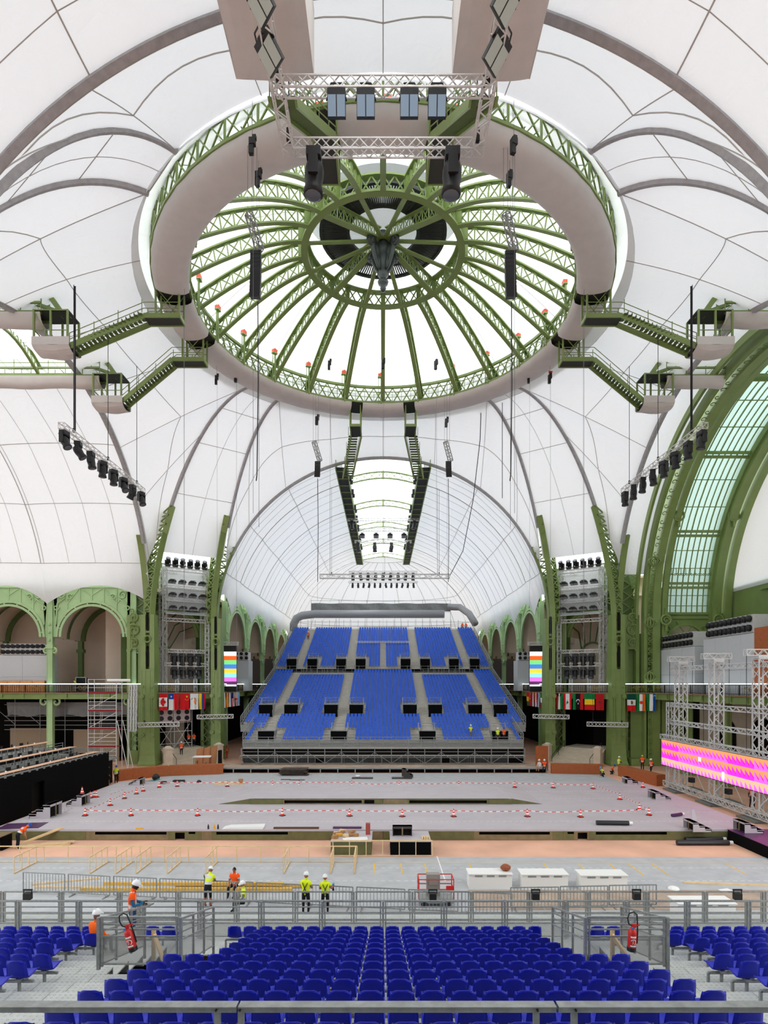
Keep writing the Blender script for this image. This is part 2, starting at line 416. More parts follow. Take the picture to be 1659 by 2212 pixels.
# louvres
mb = MB()
for k in range(150):
    a = 2*PI*k/150; mb.bar((3.1*math.cos(a), 3.1*math.sin(a), 7.3), (5.6*math.cos(a), 5.6*math.sin(a), 7.2), .10 , .16)
ringmb(3.0, 3.25, 7.2, 7.45, 48, mb=mb); ringmb(5.45, 5.7, 7.1, 7.35, 48, mb=mb); ringmb(4.2, 4.4, 7.4, 7.5, 48, mb=mb)
o = obj('louvre_ring', mb, mat('dark_louvre', (38, 42, 36), .6), dome)
# gallery ring: deck, rails, lattice, posts
GAP = [s+math.asin(3.35/18.3)*e for s in (0, PI/2, PI, 3*PI/2) for e in (-1, 1)]
DECK = mat('dark_deck', (52, 56, 50), .8)
obj('gallery_deck', ringmb(16.7, 19.3, -.05, .1), DECK, dome)
mb = MB()
for r, z, w in ((16.6, .1, .16), (16.6, 1.3, .07), (16.6, .7, .04), (17.0, 2.05, .26), (18.5, 2.3, .2), (19.4, .1, .2), (19.4, 1.7, .18), (19.4, 3.3, .25), (20.4, 3.4, .3)):
    ringmb(r-w/2, r+w/2, z-w/2, z+w/2, 72, mb=mb)
obj('gallery_ring_beam', mb, GREEN, dome)
mb = MB()
for k in range(96):
    t0, t1 = 2*PI*k/96, 2*PI*(k+1)/96; c = lambda r, t, z: Vector((r*math.cos(t), r*math.sin(t), z))
    mb.bar(c(16.6, t0, .1), c(16.6, t0, 1.35), .05, cap=False)
    mb.bar(c(17.0, t0, .15), c(17.0, t1, 1.95), .1, cap=False); mb.bar(c(17.0, t1, .15), c(17.0, t0, 1.95), .1, cap=False)
    mb.bar(c(19.4, t0, .1), c(19.4, t1, 1.7), .09, cap=False); mb.bar(c(19.4, t1, .1), c(19.4, t0, 1.7), .09, cap=False)
    mb.bar(c(19.4, t0, 1.7), c(20.4, t1, 3.3), .09, cap=False); mb.bar(c(19.4, t1, 1.7), c(20.4, t0, 3.3), .09, cap=False)
    if k % 2 == 0:
        mb.bar(c(19.4, t0, .1), c(19.4, t0, 3.3), .14, cap=False); mb.bar(c(16.6, t0, 1.3), c(19.4, t0, 3.2), .08, cap=False)
        mb.bar(c(16.6, t0, 1.3), c(19.4, t1, 2.5), .06, cap=False)
obj('gallery_lattice', mb, GREEN, dome)
mb = MB(); mb.bar((16.45, -.12, -.1), (16.45, -.12, 3.0), .16); mb.bar((16.45, .2, -.1), (16.45, .2, 3.4), .07); mb.box((16.4, 0, 2.95), (.4, .6, .1))
postm = mesh(mb, GREEN, 'post')
mbw = MB(); mbw.prism([(-.2, -.25, 0), (.2, -.25, 0), (.2, .25, .0), (-.2, .25, 0)], (0, 0, .32)); mbw.prism([(-.2, -.2, .32), (.2, -.2, .32), (.1, .05, .5), (-.1, .05, .5)], (0, 0, .02))
winch = mesh(mbw, mat('orange_red_winch', (214, 80, 50), .6), 'winch')
for k in range(24):
    a = 2*PI*k/24+.02; inst('post', postm, dome, (0, 0, 0), a); inst('winch', winch, dome, (16.4*math.cos(a), 16.4*math.sin(a), 3.0), a)
# ventilator windows behind the ring
mb = MB(); mb.box((0, 0, 0), (.12, 1.1, .75)); mb.box((-.09, 0, 0), (.05, .92, .58), 0, 1)
vent = mesh(mb, [WHITE, mat('blue_grey_glass', (120, 140, 158), .3)], 'ring_window')
for k in range(96):
    if k % 4 == 3: continue
    a = 2*PI*(k+.5-.5)/96+.06; inst('ring_window', vent, dome, (18.7*math.cos(a), 18.7*math.sin(a), 2.85), a)
# grey-white skirts below the gallery, open at the stairs
edges = sorted(g % (2*PI) for g in GAP); hw = .62/18
for i, g in enumerate(edges):
    a0, a1 = g+hw*1.15, edges[(i+1) % len(edges)]-hw*1.15
    if a1 < a0: a1 += 2*PI
    n = max(6, int((a1-a0)*20))
    def fn(u, v, a0=a0, a1=a1):
        t = lerp(a0, a1, u); a = PI*v; e = .10*math.sin(60*u)*math.sin(5*v)
        r = 17.95-1.45*math.cos(a)+e*.3; return (r*math.cos(t), r*math.sin(t), -.02-(.75+e*.5)*math.sin(a)**.6)
    o = obj('gallery_skirt', MB().grid(fn, n, 8), SKIRT, dome, smooth=True)
# pendant
mb = MB(); mb.lathe([(.05, 2.1), (.2, 2.15), (.28, 2.4), (.2, 2.6), (.42, 2.75), (.5, 3.0), (.3, 3.15), (.3, 3.4), (.5, 3.6), (.38, 3.9), (.42, 4.6), (.62, 5.1), (.5, 5.3), (.62, 5.6), (.7, 6.2), (.4, 6.4), (.4, 7.0), (.55, 7.3)], (0, 0, 0), 14)
PEND = mat('blackened_bronze', (70, 78, 76), .4, .4, noise=.2, scale=2)
obj('pendant', mb, PEND, dome, smooth=True)
mb = MB(); pts = []
for i in range(26):
    t = i/25
    if t < .5: x, z = lerp(.4, 1.35, (t/.5)**.6), lerp(4.0, 5.9, t/.5)
    else:
        a = (t-.5)/.5*2.2*PI; r = .42*(1-.6*(t-.5)/.5); x, z = 1.45+r*math.cos(PI-a), 5.9+r*math.sin(PI-a)*1.0
    pts.append((x, 0, z))
mb.tube(pts, [.14+.10*math.sin(PI*i/25) for i in range(26)], 7); mb.tube([(1.45, -.28, 5.9), (1.45, .28, 5.9)], .2, 8)
sc = mesh(mb, PEND, 'scroll_arm', True)
for k in range(4): inst('scroll_arm', sc, dome, (0, 0, 0), PI/4+PI/2*k)
# ================================================================== PILLARS, ARCADES, BALCONY
def pline(fn, n): return [fn(i/n) for i in range(n+1)]
def iron_rib(name, inner, outer, n, parent, wp=.75, m=GREEN, deco=True):
    mb = MB()
    pi_, po = pline(inner, n), pline(outer, n)
    for i in range(n):
        side = (po[i]-pi_[i]).cross(pi_[i+1]-pi_[i]).normalized()
        mb.bar(pi_[i], pi_[i+1], wp, .16, up=(pi_[i]-po[i])); mb.bar(po[i], po[i+1], wp*.6, .16, up=(pi_[i]-po[i]))
        a0, a1, b0, b1 = pi_[i], pi_[i+1], po[i], po[i+1]
        for e in (-.2, .2):
            o = side*e; mb.bar(a0+o, b1+o, .13, cap=False); mb.bar(b0+o, a1+o, .13, cap=False); mb.bar(a0+o, b0+o, .14, cap=False)
    return obj(name, mb, m, parent, world=True)
def spiral(mb, c, ex, ez, R, turns, r, sg=1, a0=0, n=22, m=0):
    pts = [];
    for i in range(n+1):
        t = i/n; a = a0+sg*turns*2*PI*t; q = R*(1-.82*t); pts.append(Vector(c)+ex*(q*math.cos(a))+ez*(q*math.sin(a)))
    mb.tube(pts, [r*(1-.35*i/n) for i in range(n+1)], 5, m); return mb
EZ = Vector((0, 0, 1))
def pillar(sx, key, label):
    base = (A_(sx, 1) if key == 'A' else B_(sx, 1)); x0, y0 = base.x, base.y
    t = thing('iron_pillar', (x0, y0, 0), label=label, kind='structure')
    # shaft: front plates, flared foot, riveted strips, dark slots
    kw = 1.0 if key == 'A' else .76
    mb = MB(); prof = [(0, 1.12), (.25, 1.12), (.6, 1.02), (1.3, .94), (2.6, .88), (4, .865), (12.2, .86), (12.21, .86)]
    for (z0, w0), (z1, w1) in zip(prof[:-1], prof[1:]):
        f0, f1 = (w0-.86)*1.6, (w1-.86)*1.6; w0 *= kw; w1 *= kw
        q = [(x0-w0, y0-.9-f0, z0), (x0+w0, y0-.9-f0, z0), (x0+w0, y0+.9, z0), (x0-w0, y0+.9, z0), (x0-w1, y0-.9-f1, z1), (x0+w1, y0-.9-f1, z1), (x0+w1, y0+.9, z1), (x0-w1, y0+.9, z1)]
        mb.add(q, BOXF)
    obj('shaft', mb, GREEN, t, world=True)
    mb = MB()
    for e in (-.78*kw, -.3*kw, .3*kw, .78*kw): mb.bar((x0+e, y0-.93, 3), (x0+e, y0-.93, 12.2), .12, .06, up=(0, 1, 0))
    for z in (3, 5.4, 7.9, 9.1, 10.9, 12.1): mb.bar((x0-.87*kw, y0-.94, z), (x0+.87*kw, y0-.94, z), .1, .06, up=(0, 1, 0))
    obj('rivet_strip', mb, GREEN, t, world=True)
    mb = MB()
    for e in (-.62*kw, .62*kw):
        for z in (8.75, 3.9):
            mb.tube([(x0+e, y0-1.02, z), (x0+e, y0-1.22, z)], .28, 10); mb.tube([(x0+e, y0-1.05, z), (x0+e, y0-1.3, z)], .12, 8)
        for z in (7.3, 5.2, 10.0): mb.box((x0+e, y0-1.0, z), (.3, .2, .22))
        mb.bar((x0+e, y0-1.1, 5.3), (x0+e, y0-1.1, 8.7), .08)
    obj('anchor_bolt', mb, GREEN, t, world=True)
    mb = MB(); mb.box((x0, y0-.96, 13.8), (.3, .06, 2.4)); mb.box((x0, y0-.96, 18.2), (.28, .06, 2.3))
    for z in (15.0, 12.6): mb.ball((x0, y0-.93, z), .15, 8)
    obj('slot', mb, DARK, t, world=True)
    # upper shaft tapering into the two ribs
    mb = MB()
    for e, w in ((-.55*kw, .62*kw), (.55*kw, .62*kw)):
        mb.add([(x0+e-w/2, y0-.92, 12.2), (x0+e+w/2, y0-.92, 12.2), (x0+e+w/2, y0+.9, 12.2), (x0+e-w/2, y0+.9, 12.2), (x0+e-w*.45, y0-.92, ZS+.5), (x0+e+w*.45, y0-.92, ZS+.5), (x0+e+w*.45, y0+.4, ZS+.5), (x0+e-w*.45, y0+.4, ZS+.5)], BOXF)
    mb.box((x0, y0-.4, 14.6), (.6, .9, .5)); mb.box((x0, y0-.4, 17.0), (.6, .9, .4)); mb.box((x0, y0-.2, 15.5), (.5, .2, 6.6))
    obj('upper_shaft', mb, GREEN, t, world=True)
    for z in (16.0,):
        mb = MB(); mb.tube([(x0+.4*math.cos(a*PI/8), y0-1.0, z+.4*math.sin(a*PI/8)) for a in range(17)], .1, 6); obj('roundel', mb, GREEN, t, world=True)
    # ribs
    top = rt(key, sx, 1); hd = Vector((top.x-x0, top.y-y0, 0)).normalized()
    s_in = Vector((x0-sx*.5, y0-.5, ZS))
    f_in = lambda q: rib(base+Vector((-sx*.45 if key == 'A' else sx*.45, -.6, 0)), top, q*.37)
    f_out = lambda q: rib(base+Vector((-sx*.45 if key == 'A' else sx*.45, -.6, 0)), top, q*.37)-hd*lerp(1.4, 2.6, q)-Vector((0, 0, q*.2))
    iron_rib('rib', f_in, f_out, 12, t)
    if key == 'A':
        g = lambda R, q: Vector((x0+sx*.45, YC+R*math.cos(q*.47), ZS+R*math.sin(q*.47)))
    else:
        g = lambda R, q: Vector((sx*R*math.cos(q*.47), y0, ZS+R*math.sin(q*.47)))
    iron_rib('rib', lambda q: g(RV+.05, q), lambda q: g(RV+lerp(1.3, 2.4, q), q), 11, t)
    # side pilaster towards the arm, with lattice window and scrolls
    if key == 'A': c = Vector((x0+sx*2.25, y0+1.0, 0)); e1 = Vector((1, 0, 0)); nn = Vector((0, -1, 0))
    else: c = Vector((x0-sx*(-2.0), y0+2.6, 0)); e1 = Vector((1, 0, 0)); nn = Vector((0, -1, 0))
    mb = MB()
    for e in (-.72, .72): mb.box((c.x+e, c.y, 9.6), (.42, 1.2, 19.2))
    mb.box((c.x, c.y, .9), (1.1, 1.2, 1.8)); mb.box((c.x, c.y, 8.3), (1.1, 1.2, 1.2)); mb.box((c.x, c.y, 17.0), (1.1, 1.1, 4.4))
    mb.box((c.x, c.y+.4, 9.5), (1.1, .1, 19))
    for z0, z1 in ((2.2, 7.4),):
        n = 5
        for i in range(n):
            a, b = lerp(z0, z1, i/n), lerp(z0, z1, (i+1)/n)
            mb.bar((c.x-.5, c.y-.45, a), (c.x+.5, c.y-.45, b), .09, cap=False); mb.bar((c.x+.5, c.y-.45, a), (c.x-.5, c.y-.45, b), .09, cap=False)
    for zz in (7.4, 14.6): mb.tube([(c.x+.52*math.cos(PI*k/8), c.y-.5, zz+.52*math.sin(PI*k/8)) for k in range(9)], .12, 6)
    obj('pilaster', mb, GREEN, t, world=True)
    mb = MB()
    for z, R in ((15.6, .55), (17.2, .8), (18.8, .62)):
        spiral(mb, (c.x, c.y-.66, z), Vector((sx, 0, 0)), EZ, R, 1.4, .12, 1, PI*.3); spiral(mb, (c.x+sx*.3, c.y-.66, z+.9), Vector((sx, 0, 0)), EZ, R*.6, 1.2, .09, -1, -PI*.4)
    obj('scroll_ornament', mb, GREEN, t, world=True)
    # spandrel plate closing the pillar towards the arm wall, above the pilaster
    mb = MB(); w = 1.1
    mb.add([(c.x-w, c.y+.2, 19.2), (c.x+w, c.y+.2, 19.2), (c.x+w, c.y+.6, 19.2), (c.x-w, c.y+.6, 19.2), (x0-sx*.2, c.y+.2, 25.5), (x0+sx*1.9, c.y+.2, 25.5), (x0+sx*1.9, c.y+.6, 25.5), (x0-sx*.2, c.y+.6, 25.5)], BOXF)
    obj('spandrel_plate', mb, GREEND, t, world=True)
    mb = MB()
    for i in range(4):
        z = 19.4+1.5*i; mb.bar((c.x-w, c.y+.12, z), (c.x+w*.8, c.y+.12, z+1.4), .12); mb.bar((c.x+w, c.y+.12, z), (c.x-w*.8, c.y+.12, z+1.4), .12)
    obj('spandrel_brace', mb, GREEN, t, world=True)
    return t
for sx, w in ((-1, 'rainbow screen side of the flags of Canada and Chile'), (1, '')):
    pass
pillar(-1, 'A', 'tall green iron pillar between the scaffold tower and the Canadian flag')
pillar(-1, 'B', 'tall green iron pillar beside the golf cart and a rainbow striped screen')
pillar(1, 'A', 'tall green iron pillar between the Moroccan and Mexican flags')
pillar(1, 'B', 'tall green iron pillar beside the upright brown board and rainbow striped screen')

LED = mat('white_led_strip', (236, 248, 255), .4, emit=3.0)
IRONBLK = mat('black_railing', (24, 24, 24), .5, .2)
GILT = mat('gilded_scroll', (150, 126, 62), .4, .5)
TAN = mat('tan_edge', (150, 116, 84), .8)
def balcony(p, q, n, depth, label, led=True, zf=9.2, sup=True):
    """gallery along p->q; n points away from the hall"""
    p = Vector(p); q = Vector(q); n = Vector(n).normalized(); d = q-p; L = d.length; e = d.normalized()
    t = thing('balcony', (p.x, p.y, 0), label=label, kind='structure')
    def quadbox(mb, s0, s1, n0, n1, z0, z1, m=0):
        pts = []
        for z in (z0, z1):
            for s_, k in ((s0, n0), (s1, n0), (s1, n1), (s0, n1)): pts.append(tuple(p+e*s_+n*k+EZ*z))
        mb.add(pts, BOXF, m)
    mb = MB(); quadbox(mb, 0, L, 0, depth, zf-.35, zf); obj('deck', mb, DECK, t, world=True)
    mb = MB(); quadbox(mb, 0, L, -.12, .1, zf-.75, zf-.1); quadbox(mb, 0, L, -.2, .12, zf-.82, zf-.72); obj('fascia', mb, GREEN, t, world=True)
    mb = MB(); quadbox(mb, 0, L, -.3, .1, zf-.1, zf+.02); obj('coping', mb, TAN, t, world=True)
    bk = MB(); N = int(L/2.6)
    for i in range(N):
        s_ = (i+.5)*L/N; quadbox(bk, s_-.12, s_+.12, -.3, .0, zf-.55, zf-.12); quadbox(bk, s_-.12, s_+.12, -.2, .0, zf-.72, zf-.5)
    if N: obj('bracket', bk, GREEN, t, world=True)
    mb = MB(); K = int(L/.28)
    for i in range(K+1): mb.bar(p+e*(L*i/K)+EZ*zf, p+e*(L*i/K)+EZ*(zf+1.02), .035, cap=False)
    for i in range(int(L/3)+1): mb.bar(p+e*min(L, i*3)+EZ*zf, p+e*min(L, i*3)+EZ*(zf+1.05), .09)
    quadbox(mb, 0, L, -.04, .04, zf+.98, zf+1.05); quadbox(mb, 0, L, -.03, .03, zf+.12, zf+.17); obj('railing', mb, IRONBLK, t, world=True)
    gm = MB()
    for i in range(int(L/6)+1):
        c = p+e*min(L-.5, 1.6+i*6)-n*.08+EZ*(zf+.55)
        spiral(gm, c+e*.3, e, EZ, .34, 1.2, .035); spiral(gm, c-e*.3, -e, EZ, .34, 1.2, .035); gm.tube([c-e*1.1+EZ*.1, c+e*1.1+EZ*.1], .03, 5)
    obj('gilded_scroll', gm, GILT, t, world=True)
    if led:
        mb = MB(); quadbox(mb, 0, L, -.1, -.03, zf+1.08, zf+1.17); obj('led_strip', mb, LED, t, world=True)
    return t
def arcade(p, e, n, cols, label, R=4.55, zt=23.3, depth=8.0, mid=True, half=0):
    """columns at p+e*s for s in cols, arched panels between them; n points away from the hall"""
    p = Vector(p); e = Vector(e); n = Vector(n); t = thing('arcade', (p.x, p.y, 0), label=label, kind='structure')
    def W(s_, k, z): return p+e*s_+n*k+EZ*z
    for s_ in cols:
        mb = MB()
        for (w, z0, z1) in ((.95, 0, 1.2), (.62, 1.2, 15.0), (.9, 14.9, 15.4), (.66, 15.4, 22.6)):
            pts = [tuple(W(s_+a*w/2, b*w/2, z)) for z in (z0, z1) for a, b in ((-1, -1), (1, -1), (1, 1), (-1, 1))]; mb.add(pts, BOXF)
        for a in (-.34, .34): mb.bar(W(s_+a, -.34, 1.2), W(s_+a, -.34, 22.4), .07, cap=False)
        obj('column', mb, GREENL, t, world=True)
        mb = MB()
        for sg in (-1, 1):
            spiral(mb, W(s_+sg*.5, -.2, 14.6), e*sg, EZ, .38, 1.1, .16, -1, PI/2); spiral(mb, W(s_+sg*.75, -.2, 8.0), e*sg, EZ, .6, 1.0, .16, -1, PI/2)
        for z in (16, 17, 18): mb.ball(tuple(W(s_, -.4, z)), .2, 6)
        obj('capital', mb, GREENL, t, world=True)
    for a, b in zip(cols[:-1], cols[1:]):
        mid_ = (a+b)/2; hw = (b-a)/2-.25; zs = 16.4; K = 24; Rr = min(R, hw-.1)
        def arc(R_, k): th = PI*k/K; return mid_-R_*math.cos(th), zs+R_*math.sin(th)
        mb = MB()
        for k0, k1 in ((-.15, .15),):
            for k in range(K):
                (x0, z0), (x1, z1) = arc(Rr, k), arc(Rr, k+1)
                xa = mid_-hw if k == 0 else x0; xb = mid_+hw if k == K-1 else x1
                q = [W(x0, k0, z0), W(x1, k0, z1), W(xb, k0, zt), W(xa, k0, zt), W(x0, k1, z0), W(x1, k1, z1), W(xb, k1, zt), W(xa, k1, zt)]
                mb.add([tuple(v) for v in q], BOXF)
            for sgn in (-1, 1):
                q = [W(mid_+sgn*Rr, k0, zs), W(mid_+sgn*hw, k0, zs), W(mid_+sgn*hw, k0, zt), W(mid_+sgn*Rr, k0, zt)]; mb.add([tuple(v) for v in q], [(0, 1, 2, 3)])
        obj('spandrel', mb, GREENL, t, world=True)
        mb = MB()
        for R_, w in ((Rr, .16), (Rr-.45, .2)):
            pts = [W(arc(R_, k)[0], -.22, arc(R_, k)[1]) for k in range(K+1)]
            for u, v in zip(pts[:-1], pts[1:]): mb.bar(u, v, .3, w, up=-n)
        for k in range(1, K, 3):
            u, v = arc(Rr-.45, k), arc(Rr, k); mb.bar(W(u[0], -.2, u[1]), W(v[0], -.2, v[1]), .16)
        for z in (zt, zt-.45): mb.bar(W(a, -.22, z), W(b, -.22, z), .2, .2)
        pz = [(-hw, zt-.4), (-hw*.62, zt-2.6), (-hw*.3, zt-.5), (0, zt-1.5), (hw*.3, zt-.5), (hw*.62, zt-2.6), (hw, zt-.4)]
        for u, v in zip(pz[:-1], pz[1:]): mb.bar(W(mid_+u[0], -.2, u[1]), W(mid_+v[0], -.2, v[1]), .1)
        for x in (-hw*.62, -hw*.3, 0, hw*.3, hw*.62):
            zb = zs+math.sqrt(max(0, Rr*Rr-x*x)); mb.bar(W(mid_+x, -.2, zb), W(mid_+x, -.2, zt), .12)
        obj('arch_rim', mb, GREENL, t, world=True)
        mb = MB()
        for sg in (-1, 1):
            spiral(mb, W(mid_+sg*(hw-1.15), -.26, zt-1.5), e*sg, EZ, .62, 1.35, .13, 1, PI*.2); spiral(mb, W(mid_+sg*(hw-2.35), -.26, zt-1.75), e*-sg, EZ, .42, 1.2, .1, 1, PI*.2)
            spiral(mb, W(mid_+sg*(hw-.55), -.26, zt-3.1), e*-sg, EZ, .4, 1.1, .1, -1, 0); mb.tube([W(mid_+sg*(hw-.5), -.26, zs+1.6), W(mid_+sg*(hw-.7), -.26, zt-2.6), W(mid_+sg*(hw-1.7), -.26, zt-1.9)], .1, 5)
        obj('scrollwork', mb, GREENL, t, world=True)
        # plastered bay vault, rear rib, rear wall
        mb = MB(); mb.grid(lambda u, v: W(mid_-(hw+.15)*math.cos(PI*u), lerp(.3, depth, v), zs+(hw+.15)*math.sin(PI*u)), 20, 3); obj('bay_vault', mb, CREAM, t, world=True, smooth=True)
        mb = MB()
        for dd in (depth*.45, depth-.6):
            pts = [W(mid_-(hw-.1)*math.cos(PI*k/K), dd, zs+(hw-.1)*math.sin(PI*k/K)) for k in range(K+1)]
            for u, v in zip(pts[:-1], pts[1:]): mb.bar(u, v, .7 if dd > depth*.5 else .1, .35, up=n)
        obj('rear_rib', mb, GREEND, t, world=True)
        # the apsidal plaster niche behind
        mb = MB(); mb.grid(lambda u, v: W(mid_-hw*math.cos(PI*u), depth+3.2*math.sin(PI*u), lerp(8.8, zs, v)), 20, 1)
        mb.grid(lambda u, v: W(mid_-hw*math.cos(PI*u)*math.cos(PI/2*v), depth+3.2*math.sin(PI*u)*math.cos(PI/2*v), zs+hw*math.sin(PI/2*v)), 20, 8); obj('niche', mb, CREAM, t, world=True, smooth=True)
        if mid:
            mb = MB(); mb.bar(W(a, depth-.4, 9), W(a, depth-.4, 20), .6); mb.bar(W(a-.5, depth-.4, 15), W(a+.5, depth-.4, 15), .7, .5); obj('rear_column', mb, GREEND, t, world=True)
    return t
def wallq(name, a, b, z0, z1, m, label, thick=.3):
    a = Vector(a); b = Vector(b); mb = MB(); d = (b-a).normalized(); nn = Vector((-d.y, d.x, 0))*thick
    mb.prism([(a.x, a.y, z0), (b.x, b.y, z0), (b.x, b.y, z1), (a.x, a.y, z1)], nn); return obj(name, mb, m, kind='structure', label=label)
YA = YC+RV+1.1
arcade((-32.2, YA, 0), (-1, 0, 0), (0, 1, 0), [0, 10.8, 21.5, 32.2], 'pale green iron arcade over the balcony behind the scaffold tower')
balcony((-31.0, YA-.6, 0), (-64, YA-.6, 0), (0, 1, 0), 11.5, 'balcony with black railing running behind the scaffold tower')
for sx, w in ((-1, 'beyond the golf cart'), (1, 'beyond the upright brown board')):
    arcade((sx*23.6, 84, 0), (0, 1, 0), (sx, 0, 0), [4, 17.6, 31.2, 44.8, 58.4], 'pale green iron arcade along the grandstand '+w, R=5.9, zt=24.2)
    balcony((sx*22.9, 81.4, 0), (sx*22.9, 142, 0), (sx, 0, 0), 9, 'balcony along the grandstand '+w)
    # chamfered corner: balcony, arched wall with fan window
    a = Vector((sx*29.0, YC+RV+.3, 0)); b = Vector((sx*23.1, YC+27+.2, 0)); d = (b-a).normalized(); n = Vector((sx*abs(d.y), abs(d.x), 0))
    balcony(a, b, n, 10, 'corner balcony hung with flags '+('beside the scaffold tower' if sx < 0 else 'above the wide stone steps'))
    t = thing('corner_bay', tuple(a), label='arched green corner bay with fan ribs '+('behind the Chinese flag' if sx < 0 else 'behind the Malian flag'), kind='structure')
    L = (b-a).length; mid = L/2; K = 24; R = 3.35; zs = 17.0; o = a+n*5.5
    W = lambda s_, k, z: a+d*s_+n*k+EZ*z
    mb = MB()
    for k in range(K):
        q = []
        for kk in (5.3, 5.6):
            for j in (k, k+1):
                th = PI*j/K; q.append(W(mid-R*math.cos(th), kk, zs+R*math.sin(th)))
            for j in (k+1, k):
                th = PI*j/K; x = mid-R*math.cos(th)
                if j == 0: x = -3
                if j == K: x = L+3
                q.append(W(x, kk, 27))
        mb.add([tuple(v) for v in q], BOXF)
    for s0, s1 in ((-3, mid-R), (mid+R, L+3)):
        q = [W(s_, kk, z) for z in (9, zs) for s_, kk in ((s0, 5.3), (s1, 5.3), (s1, 5.6), (s0, 5.6))]; mb.add([tuple(v) for v in q], BOXF)
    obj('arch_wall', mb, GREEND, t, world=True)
    mb = MB()
    for R_ in (R, R+.45):
        pts = [W(mid-R_*math.cos(PI*k/K), 5.15, zs+R_*math.sin(PI*k/K)) for k in range(K+1)]
        for u, v in zip(pts[:-1], pts[1:]): mb.bar(u, v, .4, .16, up=n)
    for sg in (-1, 1):
        spiral(mb, W(mid+sg*3.2, 5.1, 20.7), d*sg, EZ, .8, 1.4, .14); spiral(mb, W(mid+sg*2.2, 5.1, 21.6), -d*sg, EZ, .5, 1.3, .1); mb.bar(W(mid+sg*.6, 5.1, 20.5), W(mid+sg*2.2, 5.1, 23), .12)
        mb.bar(W(mid+sg*4.0, 5.0, 9), W(mid+sg*4.0, 5.0, 24), .5)
    mb.bar(W(-2, 5.1, 23.2), W(L+2, 5.1, 23.2), .35)
    obj('arch_rim', mb, GREEN, t, world=True)
    mb = MB()
    pts = [W(mid+sx*1.1-1.7*math.cos(PI*k/16), 8.4, 14.6+1.7*math.sin(PI*k/16)) for k in range(17)]
    for u, v in zip(pts[:-1], pts[1:]): mb.bar(u, v, .3, .3, up=n)
    for k in range(1, 7):
        th = PI*k/7; u = W(mid+sx*1.1-1.8*math.cos(th), 8.4, 14.6+1.8*math.sin(th)); v = W(mid-R*math.cos(th), 5.6, zs+R*math.sin(th)); mb.bar(u, u.lerp(v, .5)+n*.7+EZ*.9, .14); mb.bar(u.lerp(v, .5)+n*.7+EZ*.9, v, .14)
    obj('fan_rib', mb, GREEND, t, world=True)
    mb = MB(); mb.grid(lambda u, v: W(mid-(R+.1)*math.cos(PI*u), lerp(5.5, 9.6, v), zs+(R+.1)*math.sin(PI*u)), 16, 2); q = [W(s_, 9.6, z) for s_, z in ((-4, 9), (L+4, 9), (L+4, 25), (-4, 25))]; mb.add([tuple(v) for v in q], [(0, 1, 2, 3)])
    obj('rear_plaster', mb, CREAM, t, world=True)
# shell walls and gallery roofs that close the building behind the arcades
wallq('wall_left', (-66, YA+12.5, 0), (-30, YA+12.5, 0), 0, 24, CREAM, 'cream plaster wall behind the arcade with the scaffold')
for sx, nm in ((-1, 'left'), (1, 'right')):
    wallq('wall_nave_'+nm, (sx*35.5, 84, 0), (sx*35.5, 150, 0), 0, 24, CREAM, 'cream plaster wall behind the grandstand arcade')
    mb = MB(); mb.box2((sx*24.2, 82, 22.6), (sx*37, 150, 23)); obj('ceiling_gallery_'+nm, mb, CREAM, kind='structure', label='gallery ceiling behind the grandstand arcade')
    mb = MB(); mb.prism([(sx*26.5, 86.5, 25), (sx*40, 79, 25), (sx*40, 95, 25), (sx*30, 95, 25)], (0, 0, .3)); obj('ceiling_corner_'+nm, mb, CREAM, kind='structure', label='ceiling over the corner bay')
    wallq('wall_corner_'+nm, (sx*38, 84, 0), (sx*26, 95.5, 0), 0, 8.7, DARK, 'dark wall behind the corner steps')
mb = MB(); mb.box2((-66, YA+.8, 22.6), (-30, YA+13, 23)); obj('ceiling_gallery_arm', mb, CREAM, kind='structure', label='gallery ceiling behind the arcade with the scaffold')
wallq('wall_end', (-37, 162, 0), (37, 162, 0), 0, 24, DARK, 'dark end wall behind the grandstand')
# dark partitions below the balconies
wallq('wall_under_left', (-66, YA+7, 0), (-33, YA+7, 0), 0, 8.8, DARK, 'dark partition below the balcony behind the scaffold tower')
for sx, nm in ((-1, 'left'), (1, 'right')):
    wallq('wall_under_nave_'+nm, (sx*28, 90, 0), (sx*28, 150, 0), 0, 8.8, DARK, 'dark partition below the balcony along the grandstand')
# ---- right arm: short glazed barrel with heavy arches and an end wall
rt_ = thing('glazed_vault', (34, YC, 0), label='glazed barrel vault with heavy green arches and fan ornaments', kind='structure')
def arcx(x, R, ph): return Vector((x, YC+R*math.cos(ph), ZS+R*math.sin(ph)))
def archring(x0, x1, R0, R1, name, m, p0=0.0, p1=PI, n=60, legs=True):
    mb = MB()
    def seg(a, b):
        q = [];
        for c in (a, b):
            for x, R in ((x0, R0), (x1, R0), (x1, R1), (x0, R1)): q.append(c(x, R))
        mb.add([tuple(v) for v in q], BOXF)
    for i in range(n):
        a, b = lerp(p0, p1, i/n), lerp(p0, p1, (i+1)/n); seg(lambda x, R: arcx(x, R, a), lambda x, R: arcx(x, R, b))
    if legs:
        for sg in (1,): seg(lambda x, R: Vector((x, YC+sg*R, 0)), lambda x, R: Vector((x, YC+sg*R, ZS)))
    return obj(name, mb, m, rt_, world=True)
archring(33.2, 33.5, RV-.6, RV+.6, 'arch_web', GREEN); archring(33.0, 33.3, RV-.75, RV-.6, 'arch_flange', GREEN)
archring(34.0, 34.9, RV-1.0, RV-.6, 'arch_flange', GREEN); archring(34.3, 34.6, RV-.6, RV+1.2, 'arch_web', GREEN); archring(35.2, 35.8, RV-.9, RV-.5, 'arch_flange', GREEN)
